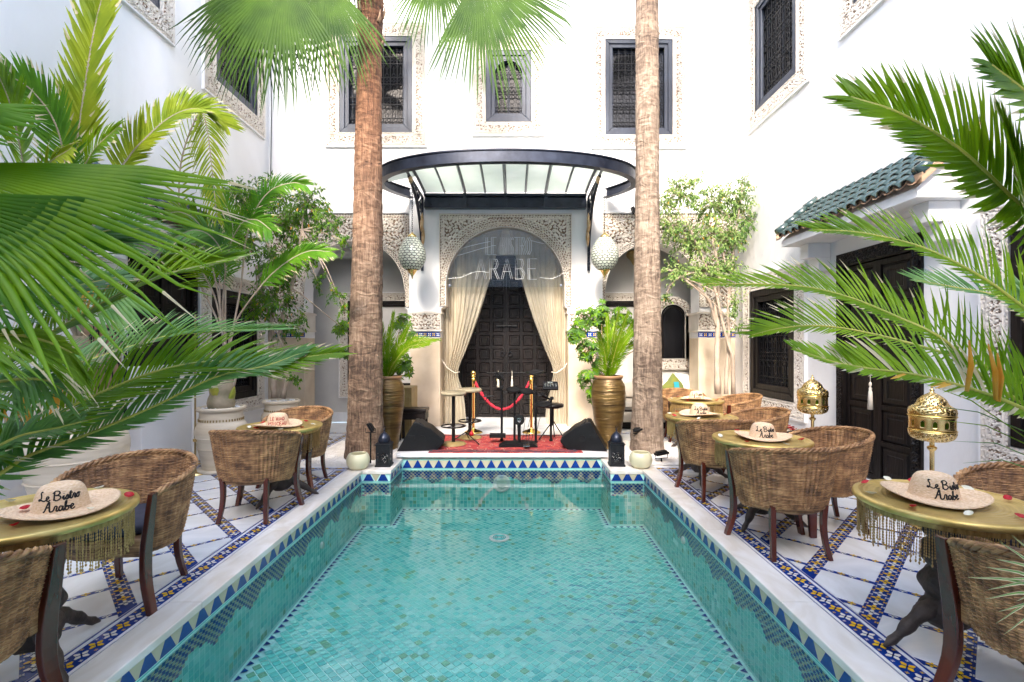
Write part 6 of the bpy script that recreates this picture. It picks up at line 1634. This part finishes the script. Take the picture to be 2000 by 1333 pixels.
fan(pl, P(556,-52,6.0), (-.35,.1,-.95), (.1,-.95,.3), 1.6, R(116), 40, .55, 'leaf_high', .12, top, 1)
fan(pl, P(490,-40,6.3), (-.15,.1,-.95), (.3,-.9,.3), 1.35, R(104), 34, .55, 'leaf_high', .12, top, 21)
fan(pl, P(632,-50,6.2), (-.05,.1,-1), (.1,-.95,.25), 1.35, R(104), 34, .55, 'leaf_high', .12, top, 2)
fan(pl, P(935,-50,6.3), (.42,.1,-.9), (-.1,-.95,.25), 1.48, R(122), 44, .6, 'leaf_high', .12, top, 3)
fan(pl, P(850,-80,6.5), (.0,.15,-1), (.1,-.9,.3), 1.1, R(96), 30, .55, 'leaf_high', .12, top, 4)
fan(pl, P(690,-120,6.3), (-.1,0,-1), (0,-.9,.3), .9, R(90), 24, .45, 'leaf_high', .12, top, 5)
rn = random.Random(4)
for k in range(17):
    a = k*.97+.2; d_ = V(math.cos(a), math.sin(a)*.8, rn.uniform(.2,1.0)); h = top+V(0,0,.3)+d_*rn.uniform(.8,1.1); fan(pl, h, d_+V(0,0,-.2), (0,0,1), 1.15, R(150), 26, .45, 'leaf_high', .25, top, 10+k)
pr = thing('fan_palm', 'tall fan palm with paler straight trunk at the right end of the pool', 'palm tree', (1.985, 7.15, 0))
trunk(pr, 1.985, 7.15, [(.245,0),(.235,.3),(.215,.8),(.20,1.6),(.188,2.6),(.170,4.0),(.165,6.2),(.16,8.7)], .0, 2, 'palm_bark_pale')
top = V(1.985, 7.15, 8.6)
for k in range(20):
    a = k*.93+.3; d_ = V(math.cos(a), math.sin(a), rn.uniform(-.1,.8)); h = top+V(0,0,.1)+d_*rn.uniform(.8,1.2); fan(pr, h, d_+V(0,0,-.2), (0,0,1), 1.15, R(150), 26, .45, 'leaf_high', .25, top, 30+k)

# ---- near cycad on the left, fronds reaching over the table
cl = thing('cycad', 'cycad with long dark fronds arching in from the left edge of the photo', 'plant', (-2.45, 1.45, 0))
MB().lathe(cat2([(.001,0),(.16,0),(.19,.3),(.20,.6),(.17,.62)], 12), 20, (-2.45,1.45,0), False).build('pot', 'cream_pot', cl, smooth=True)
MB().tube([(-2.45,1.45,.6),(-2.40,1.45,.95)], [.11,.09], 12).build('stem', 'bark', cl, smooth=True)
C0 = V(-2.38, 1.45, 1.0)
dr = {(k, 0) for k in (6,7)}
frond(cl, [C0]+PL((-120,905,1.45),(52,838,1.55),(175,778,1.65),(300,728,1.75),(400,708,1.85),(520,708,1.95),(648,691,2.05)), 118, .205, .0105, 'leaf_cycad', 'stalk_green', (0,-.75,.65), 80, 22, .25, .02, .28, (1,1), 1, (.009,.003), {(34,1),(35,1),(36,1)})
frond(cl, [C0]+PL((-90,960,1.4),(60,890,1.5),(170,850,1.6),(300,795,1.7),(420,738,1.8),(520,715,1.9),(590,690,2.0)), 110, .17, .010, 'leaf_teal', 'stalk_green', (.1,-.8,.6), 70, 18, .1, .02, .3, (.55,1), 2)
frond(cl, [C0]+PL((-110,800,1.4),(0,715,1.5),(80,663,1.55),(189,600,1.65),(273,556,1.7),(350,530,1.75),(410,515,1.8),(473,500,1.9)), 96, .17, .010, 'leaf_cycad', 'stalk_green', (0,-.6,.8), 76, 22, .3, .02, .28, (1,1), 3, (.008,.003), {(40,1),(41,1),(42,1),(43,1)})
frond(cl, [C0]+PL((-60,800,1.6),(60,730,1.8),(150,712,1.9),(262,676,2.0),(340,655,2.1),(420,648,2.2),(550,642,2.3)), 100, .18, .010, 'leaf_teal', 'stalk_green', (.1,-.5,.86), 72, 20, .4, .02, .3, (1,1), 4)
frond(cl, [C0]+PL((-120,600,1.3),(0,522,1.35),(70,494,1.4),(150,472,1.5),(210,452,1.55),(272,448,1.6)), 70, .17, .011, 'leaf_teal', 'stalk_green', (0,-.85,.5), 80, 25, .1, .15, .25, (1.1,.6), 5)
frond(cl, [C0]+PL((-150,720,1.2),(-60,668,1.2),(20,655,1.25),(90,668,1.3),(140,690,1.35)), 60, .17, .010, 'leaf_cycad', 'stalk_green', (0,-.8,.6), 80, 30, .1, .35, .1, (1.1,.5), 6)
frond(cl, [C0]+PL((-160,820,1.25),(-60,770,1.25),(10,745,1.3),(80,742,1.3),(120,760,1.35)), 60, .15, .009, 'leaf_teal', 'stalk_green', (0,-.8,.6), 80, 30, .1, .25, .1, (1,.5), 7)
frond(cl, [C0]+PL((-100,930,1.35),(0,872,1.4),(50,850,1.45),(120,835,1.5),(210,812,1.6)), 70, .13, .009, 'leaf_teal', 'stalk_green', (0,-.8,.6), 76, 26, .1, .1, .2, (.4,1), 8)
frond(cl, [C0]+PL((-160,560,1.3),(-40,600,1.4),(60,590,1.5),(150,560,1.6),(240,540,1.7)), 66, .16, .010, 'leaf_teal', 'stalk_green', (0,-.8,.6), 76, 26, .2, .1, .2, (1,1), 9)
for k, (ax, ay, bx, by) in enumerate(((52,838,28,780),(60,834,44,772),(20,850,8,800))):
    a, b = P(ax,ay,1.52), P(bx,by,1.50); MB().tube([a, (a+b)/2+V(0,0,.0), b], [.007,.009,.002], 4, flat=.3).build('dry_leaflet', 'leaf_dry', cl)
# big fan leaves at the left edge
fl = thing('fan_palm', 'low fan palm with a huge pleated leaf filling the left edge', 'palm tree', (-2.35, 1.25, 0))
MB().tube([(-2.35,1.25,0),(-2.35,1.25,1.2)], [.12,.09], 12).build('trunk', 'bark', fl, smooth=True); b0 = V(-2.35, 1.25, 1.2)
fan(fl, P(-150,318,1.35), (.95,0,-.28), (.05,-.8,.6), .90, R(62), 26, .60, 'leaf_deep', .06, b0, 5, .4, pleat=.03, rv=.05)
fan(fl, P(-170,380,1.25), (.8,0,-.50), (.0,-.85,.5), .52, R(90), 26, .72, 'leaf_fan', .08, b0, 6, .4, pleat=.03)
fan(fl, P(-190,250,1.35), (.95,0,.10), (.05,-.8,.6), .42, R(50), 14, .70, 'leaf_fan', .08, b0, 7, .4, pleat=.03)
# ---- near cycad on the right
cr_ = thing('cycad', 'cycad with bright green feather fronds reaching in from the right edge', 'plant', (2.35, 1.6, 0))
MB().lathe(cat2([(.001,0),(.16,0),(.19,.3),(.20,.6),(.17,.62)], 12), 20, (2.35,1.6,0), False).build('pot', 'cream_pot', cr_, smooth=True)
MB().tube([(2.35,1.6,.6),(2.33,1.6,1.15)], [.12,.10], 12).build('stem', 'bark', cr_, smooth=True); C1 = V(2.33, 1.6, 1.2)
frond(cr_, [C1]+PL((2150,520,1.4),(2060,450,1.3),(1985,395,1.27),(1925,338,1.25),(1860,283,1.25),(1755,222,1.25),(1661,191,1.3)), 74, .215, .0135, 'leaf_cycad', 'stalk_green', (.1,-.95,.2), 82, 30, .1, -.02, .12, (1,.8), 11, (.009,.004), start=.22)
frond(cr_, [C1]+PL((2140,420,1.3),(2080,280,1.2),(2010,190,1.15),(1935,128,1.12)), 46, .21, .014, 'leaf_cycad', 'stalk_green', (.3,-.9,.2), 80, 30, .12, .06, .15, (1,.9), 12, (.009,.004), start=.3)
frond(cr_, [C1]+PL((2120,690,1.6),(2010,610,1.65),(1913,540,1.7),(1801,484,1.8),(1685,456,1.9),(1591,449,2.0)), 66, .235, .0095, 'leaf_cycad', 'stalk_green', (.1,-.93,.35), 72, 22, .15, .03, .10, (1,.32), 13, start=.2)
frond(cr_, [C1]+PL((2110,830,1.6),(1950,760,1.65),(1843,665,1.7),(1755,621,1.8),(1650,579,1.9),(1545,558,2.0),(1380,555,2.15)), 80, .235, .0095, 'leaf_cycad', 'stalk_green', (.1,-.93,.35), 70, 20, .15, .03, .12, (1,.32), 14, start=.15)
frond(cr_, [C1]+PL((2110,860,1.5),(2000,800,1.5),(1895,760,1.55),(1790,733,1.65),(1685,719,1.75),(1620,705,1.85),(1555,683,1.95)), 70, .185, .012, 'leaf_cycad', 'stalk_green', (.1,-.93,.35), 76, 22, .15, .03, .12, (1,.3), 15, (.009,.003), {(26,1),(27,1),(36,1)}, start=.15, straw=.12)
frond(cr_, [C1]+PL((2060,760,2.0),(1850,692,2.1),(1700,652,2.3),(1600,637,2.4),(1524,642,2.5),(1468,655,2.6)), 70, .24, .0085, 'leaf_cycad', 'stalk_green', (.1,-.93,.35), 70, 20, .15, .03, .12, (1,.3), 16, start=.2)
frond(cr_, [C1]+PL((2100,640,1.9),(2000,600,2.0),(1930,574,2.1),(1860,561,2.2),(1790,548,2.3)), 46, .22, .0085, 'leaf_teal', 'stalk_green', (.1,-.93,.35), 70, 20, .15, .0, .12, (1,.3), 17, start=.2)
frond(cr_, [C1]+PL((2110,720,1.4),(2050,560,1.3),(2010,440,1.25),(1985,330,1.2),(1960,240,1.2)), 56, .15, .012, 'leaf_cycad', 'stalk_green', (.5,-.85,.2), 74, 18, .1, .05, .2, (1,1), 18, start=.2)
for k, (ax, ay, bx, by, Y) in enumerate(((2010,860,1795,745,1.6),(2030,855,1800,790,1.7),(2030,880,1830,820,1.6),(2040,905,1860,862,1.65),(2030,830,1860,762,1.8),(2040,925,1880,905,1.7),(2010,800,1930,740,1.5))):
    a, b = P(ax,ay,Y), P(bx,by,Y+.15); m_ = (a+b)/2+V(0,0,.03); MB().tube([a, m_, b], [.005,.006,.001], 5, flat=.35).build('leaflet', 'leaf_teal' if k % 2 else 'leaf_cycad', cr_, smooth=True)
for ax, ay, bx, by in ((1888,765,1893,665),(1945,782,1930,672),(1950,785,1948,690)):
    a, b = P(ax,ay,1.5), P(bx,by,1.49); MB().tube([a, (a*.5+b*.5)+V(.01,0,0), b], [.008,.011,.003], 5, flat=.25).build('dry_leaflet', 'leaf_dry', cr_, smooth=True)
# ---- variegated spiky plant at the bottom right
sp = thing('spiky_plant', 'cream striped spiky leaves at the bottom right edge', 'plant', (1.95, 1.6, .3)); rn = random.Random(9)
for k, (bx, by) in enumerate(((1890,1128),(1925,1108),(1945,1092),(1952,1058),(1930,1152),(1925,1170),(1950,1195),(1945,1218),(1960,1240),(1975,1045),(1985,1175),(1955,1130))):
    a = P(2090,1190+rn.uniform(-20,20),1.5); b = P(bx,by,1.45); pts = catmull([a, (a+b)/2+V(0,0,.035), b], 8)
    mb = MB(); 
    for i, p in enumerate(pts):
        hw = .0075*(1-(i/8)**2.2)+.0004
        for j, o_ in enumerate((-hw,-hw*.5,hw*.5,hw)): mb.vert(p+V(0,-abs(o_)*.4,o_))
    for i in range(8):
        for j in range(3): mb.mi = 0 if j == 1 else 1; c = i*4+j; mb.face([c,c+1,c+5,c+4])
    mb.build('blade', ['leaf_teal','leaf_straw'], sp)

# ---- feather palms on the left
k1 = thing('feather_palm', 'tall feather palm with yellow green fronds rising from the large cream pot', 'palm tree', (-3.93, 4.35, .95))
MB().tube(catmull([(-3.93,4.35,.95),(-3.92,4.35,1.2),(-3.90,4.34,1.45),(-3.88,4.33,1.65)], 10), [.12,.13,.12,.11,.10,.10,.09,.09,.08,.07,.06], 12).build('trunk', 'woody', k1, smooth=True)
b1 = V(-3.88, 4.33, 1.6)
KU = (0,-.95,.2)
frond(k1, [b1]+PL((135,430,4.35),(150,300,4.4),(160,220,4.4),(182,77,4.45),(206,-20,4.5),(245,-130,4.5)), 66, .48, .042, 'leaf_sun', 'woody', KU, 38, 26, .2, .02, .05, (1,1), 21, (.018,.008), start=.3, prof=lambda t: .7+.3*math.sin(t*PI))
frond(k1, [b1]+PL((175,470,4.5),(215,365,4.6),(252,308,4.7),(280,276,4.7),(325,235,4.8),(367,215,4.9),(402,217,5.0),(440,245,5.1)), 70, .44, .030, 'leaf_sun', 'woody', (0,-.9,.4), 62, 30, .15, .12, .10, (.62,1), 22, (.016,.006), start=.3)
frond(k1, [b1]+PL((70,440,4.1),(45,310,3.7),(20,200,3.5),(-20,110,3.3)), 50, .42, .026, 'leaf_cycad', 'woody', KU, 60, 30, .2, .05, .1, (1,1), 23, (.014,.006), start=.3)
frond(k1, [b1]+PL((120,480,4.3),(128,345,4.2),(112,250,4.1),(65,180,4.0),(5,140,3.9)), 60, .36, .024, 'leaf_fan', 'woody', KU, 60, 30, .2, .12, .1, (1,1), 24, (.014,.006), start=.25)
frond(k1, [b1]+PL((150,480,4.3),(150,380,4.2),(180,300,4.1),(230,250,4.0)), 54, .34, .022, 'leaf_cycad', 'woody', (0,-.9,.4), 60, 30, .2, .3, .1, (1,1), 25, (.012,.005), start=.25)
frond(k1, [b1]+PL((90,520,4.2),(70,420,4.0),(90,330,3.8),(140,290,3.7)), 50, .34, .022, 'leaf_sun', 'woody', (0,-.9,.4), 60, 30, .2, .4, .1, (1,1), 26, (.012,.005), start=.25)
fan(k1, P(150,500,4.1), (.62,0,-.75), (.1,-.9,.35), .95, R(34), 11, .75, 'leaf_teal', .05, b1, 8, .5, 'woody')
fan(k1, P(60,560,4.1), (.9,0,-.1), (.1,-.9,.35), .8, R(60), 16, .6, 'leaf_teal', .1, b1, 9, .5, 'woody')
fan(k1, P(180,470,4.6), (.7,0,.3), (.1,-.9,.35), .9, R(70), 18, .5, 'leaf_teal', .25, b1, 19, .5, 'woody')
k2 = thing('feather_palm', 'feather palm with peeling thick trunk in the cream pot by the left window', 'palm tree', (-3.68, 6.1, .76))
mb = MB(); mb.tube(catmull([(-3.68,6.1,.74),(-3.68,6.1,.95),(-3.66,6.1,1.15),(-3.62,6.1,1.35)], 12), [.12,.15,.16,.15,.13,.14,.14,.12,.11,.10,.09,.07,.05], 14); mb.build('trunk', 'woody', k2, smooth=True)
for k in range(9):
    a = k*2.3; z = .82+.05*k; c = V(-3.68+.10*math.cos(a), 6.1+.10*math.sin(a), z)
    mb = MB(); mb.lathe([(.01,0),(.05,.03),(.065,.10),(.05,.17),(.01,.24)], 8, (0,0,0), False); mb.xf(Matrix.Translation(c) @ Matrix.Rotation(a,4,'Z') @ Matrix.Rotation(R(16),4,'Y') @ Matrix.Diagonal((.4,1,1,1))); mb.build('leaf_base', 'smooth_bark' if k % 2 else 'stalk_green', k2, smooth=True)
b2 = V(-3.62, 6.1, 1.3)
for kk, (pts, L_, mt_, gr) in enumerate([
  (((430,640,6.1),(360,480,6.3),(352,330,6.2),(388,222,5.9),(404,250,5.8),(414,330,5.7),(424,430,5.6)), .40, 'leaf_sun', .3),
  (((470,560,6.1),(480,470,6.0),(500,410,5.9),(530,372,5.9),(570,358,5.8),(595,362,5.8)), .30, 'leaf_fan', .25),
  (((455,640,6.1),(505,565,6.0),(550,520,5.9),(600,492,5.8),(645,492,5.8)), .30, 'leaf_fan', .25),
  (((430,600,6.1),(410,500,6.0),(390,440,5.9),(350,415,5.8),(300,430,5.7)), .36, 'leaf_cycad', .3),
  (((440,600,6.1),(445,500,6.0),(470,440,5.8),(500,430,5.7),(530,450,5.6)), .36, 'leaf_fan', .3),
  (((425,600,6.1),(400,540,6.2),(370,500,6.3),(320,500,6.3),(280,530,6.3)), .34, 'leaf_cycad', .3),
  (((435,600,6.1),(440,520,5.8),(420,470,5.6),(380,450,5.4),(330,470,5.3)), .36, 'leaf_teal', .3),
  (((430,600,6.1),(432,520,6.3),(455,460,6.4),(440,400,6.4),(410,370,6.4)), .32, 'leaf_fan', .2)]):
    frond(k2, [b2]+PL(*pts), 52, L_, .022, mt_, 'smooth_bark', (0,-.9,.4), 58, 30, .2, gr, .1, (1,1), 40+kk, (.013,.005), start=.42 if kk in (1,2) else .3)

# ---- cycads in the bronze pots
def potcycad(base, tips, label, seed):
    t = thing('potted_cycad', label, 'plant', tuple(base), 0, 'cycads in tall bronze pots'); rn = random.Random(seed)
    for k, (x, y, Y, b_) in enumerate(tips):
        e = P(x, y, Y); m_ = base*.5+e*.5+V(0,0,.16*b_); frond(t, [base, base*.72+m_*.28+V(0,0,.06*b_), m_, e], 66, .15, .010, 'leaf_cycad', 'stalk_green', (math.sin(k*1.3)*.6,-.8,.2), 66, 18, .3, .03, .25, (1,1), seed*20+k, (.008,.003), straw=.01)
potcycad(V(-1.91, 7.33, 1.06), [(742,618,7.2,.4),(768,612,7.1,.3),(796,640,7.2,.5),(856,664,7.0,1.6),(838,672,6.9,1.3),(730,640,7.6,.5),(760,640,7.7,.3),(812,660,7.4,.7),(705,655,7.3,1.0)], 'cycad with one long arching frond in the left bronze pot', 3)
potcycad(V(1.47, 7.45, 1.06), [(1186,618,7.3,.3),(1208,606,7.2,.2),(1226,612,7.1,.4),(1244,640,7.4,.8),(1170,650,7.2,.7),(1200,630,7.8,.3),(1236,628,7.7,.4),(1256,665,7.6,1.1)], 'upright cycad in the right bronze pot', 4)

# ---- broadleaf shrubs and ficus trees
def leaf_quad(mb, p, d, n, L, w, mi=0):
    d = d.normalized(); s_ = d.cross(n)
    if s_.length < 1e-4: return
    s_.normalize(); u = s_.cross(d).normalized(); mb.mi = mi; i = len(mb.v)
    mb.vert(p); mb.vert(p+d*L*.45+s_*w/2+u*w*.18); mb.vert(p+d*L-u*L*.12); mb.vert(p+d*L*.45-s_*w/2+u*w*.18); mb.vert(p+d*L*.5-u*w*.05)
    mb.face([i,i+1,i+4]); mb.face([i+1,i+2,i+4]); mb.face([i+2,i+3,i+4]); mb.face([i+3,i,i+4])
def rv(rn, s_=1): 
    while True:
        v_ = V(rn.uniform(-1,1), rn.uniform(-1,1), rn.uniform(-1,1))
        if .05 < v_.length < 1: return v_*s_
def ficus(name, label, base, stems, blobs, nleaf, mats, seed, L=.055, trunk_mat='smooth_bark', cat='tree', twig=.42):
    t = thing(name, label, cat, tuple(base)); rn = random.Random(seed)
    for k, (pts, r0, r1) in enumerate(stems):
        pts = catmull(pts, 16); MB().tube(pts, [(r0+(r1-r0)*i/16)*(1+.10*math.sin(i*2.1+k)) for i in range(17)], 9).build('trunk', trunk_mat, t, smooth=True)
    ends = [Vector(s_[0][-1]) for s_ in stems]; tw = MB(); lv = MB(); tot = sum(b[1]**2*b[2] for b in blobs)
    for (c, r_, rz) in blobs:
        c = Vector(c); e = min(ends, key=lambda q_: (q_-c).length); mid = (e+c)/2+rv(rn,.06)
        tw.tube([e, mid, c], [.014,.010,.006], 5)
        nb = max(7, int(nleaf*(r_**2*rz)/tot/14))
        for k in range(nb):
            d_ = rv(rn); d_.normalize(); rr = rn.random()**.40; end = c+V(d_.x*r_*rr, d_.y*r_*rr*.85, d_.z*rz*rr)
            st = c+(end-c)*rn.uniform(0,.45)+rv(rn,.02)
            if k % 2 == 0: tw.tube([st, (st+end)/2+rv(rn,.02), end], [.0045,.0032,.0018], 3, False)
            ax = (end-c).normalized()+rv(rn,.5)+V(0,0,-.15)
            for j in range(14):
                u = j/13; p = end+ax*(u-.6)*twig*.42+rv(rn,.022); dd = (ax*.45+rv(rn,.8)+V(0,0,-.55)); leaf_quad(lv, p, dd, rv(rn)+V(0,-.5,.9), L*rn.uniform(.7,1.2), L*.42, 0 if rn.random() < .62 else (1 if rn.random() < .97 else 2))
    tw.build('twigs', trunk_mat, t, kind='stuff'); lv.build('crown', mats+['leaf_dry'], t, kind='stuff')
    return t
b = P(542,780,7.25)
ficus('ficus_tree', 'twin-stemmed dark green ficus tree in the left corner', (b.x, 7.25, .7),
  [(PL((536,778,7.3),(533,700,7.3),(528,640,7.3),(540,560,7.3),(520,470,7.3)), .045, .02), (PL((552,778,7.25),(560,735,7.25),(545,690,7.2),(552,620,7.2),(575,540,7.2),(590,450,7.2)), .042, .018), (PL((545,690,7.2),(520,600,7.2),(500,520,7.2)), .025, .012)],
  [(P(480,400,7.2),.36,.36),(P(520,380,7.4),.34,.30),(P(600,400,7.3),.36,.30),(P(640,435,7.1),.26,.22),(P(560,440,7.3),.36,.34),(P(470,470,7.2),.30,.34),(P(540,520,7.1),.36,.34),(P(590,500,7.2),.30,.30),(P(620,550,6.9),.16,.14),(P(655,575,6.85),.12,.12),(P(540,590,7.1),.30,.26),(P(500,600,7.3),.26,.30),(P(560,640,7.2),.24,.18),(P(595,620,7.1),.16,.16),(P(670,600,6.9),.10,.16),(P(670,470,7.0),.14,.14),(P(578,740,7.1),.08,.05),(P(455,370,7.3),.18,.18),(P(668,640,7.3),.10,.18)],
  11500, ['leaf_ficus','leaf_deep'], 5, .062)
ficus('ficus_tree', 'pale yellow green ficus tree with bare stems in the right corner', (3.5, 8.3, .6),
  [(PL((1402,770,8.3),(1400,700,8.3),(1402,640,8.3),(1398,600,8.3),(1405,540,8.3),(1390,460,8.3)), .055, .02), (PL((1432,770,8.25),(1431,700,8.2),(1425,680,8.2),(1410,625,8.2),(1395,560,8.2),(1370,500,8.2),(1340,430,8.2)), .035, .014), (PL((1418,770,8.3),(1419,720,8.3),(1424,660,8.3),(1422,600,8.3),(1430,520,8.3),(1440,430,8.3)), .036, .015), (PL((1400,640,8.3),(1385,590,8.2),(1360,560,8.1),(1330,540,8.0)), .028, .012)],
  [(P(1330,380,8.3),.34,.34),(P(1390,400,8.4),.36,.36),(P(1440,390,8.3),.32,.32),(P(1310,440,8.2),.26,.32),(P(1350,470,8.3),.36,.34),(P(1420,460,8.3),.36,.34),(P(1455,430,8.3),.22,.36),(P(1370,530,8.2),.34,.26),(P(1320,530,8.1),.26,.22),(P(1420,530,8.2),.30,.28),(P(1435,590,8.2),.18,.26),(P(1442,640,8.2),.14,.16),(P(1300,400,8.3),.18,.24),(P(1360,350,8.3),.18,.14),(P(1450,355,8.3),.10,.14),(P(1300,580,8.1),.10,.10)],
  11500, ['leaf_ficus_pale','leaf_ficus'], 6, .058)
def whorls(name, label, base, blobs, n, seed, L=.10):
    t = thing(name, label, 'plant', tuple(base)); rn = random.Random(seed); mb = MB(); tw = MB(); tot = sum(r_ for _, r_ in blobs)
    for c, r_ in blobs:
        c = Vector(c); tw.tube([base, (Vector(base)+c)/2+rv(rn,.05), c], [.012,.009,.005], 5)
        for k in range(int(n*r_/tot)):
            p = c+rv(rn, r_); ax = ((p-c).normalized()+V(0,-.4,.5)+rv(rn,.4)).normalized(); s_ = ax.orthogonal().normalized(); s2 = ax.cross(s_); tw.tube([c, p], [.003,.002], 3, False)
            for j in range(7):
                a = 2*PI*j/7; d_ = s_*math.cos(a)+s2*math.sin(a)+ax*.15+V(0,0,-.25); leaf_quad(mb, p, d_, ax, L*rn.uniform(.8,1.1), L*.36, 0 if rn.random() < .6 else 1)
    tw.build('stems', 'stalk_brown', t, kind='stuff', smooth=True); mb.build('foliage', ['leaf_ficus','leaf_deep'], t, kind='stuff')
whorls('umbrella_plant', 'bushy umbrella plant beside the right pillar of the portal', (1.35, 7.75, 1.05), [(P(1140,625,7.7),.22),(P(1175,615,7.8),.24),(P(1150,680,7.7),.2),(P(1175,700,7.6),.22),(P(1150,740,7.6),.16),(P(1200,660,7.9),.22),(P(1250,640,7.9),.2),(P(1125,655,7.6),.12),(P(1270,665,7.9),.16),(P(1160,770,7.6),.12),(P(1215,620,7.9),.2)], 330, 3)
whorls('umbrella_plant', 'umbrella plant half hidden behind the left palm trunk', (-2.0, 7.75, 1.05), [(P(785,630,7.8),.16),(P(800,655,7.8),.14),(P(668,640,7.7),.12),(P(668,690,7.7),.10),(P(780,690,7.8),.2),(P(790,720,7.8),.15)], 130, 4)
print('objects', len(bpy.data.objects), 'marble', tilec[0], 'verts', sum(len(o.data.vertices) for o in bpy.data.objects if o.type == 'MESH'))
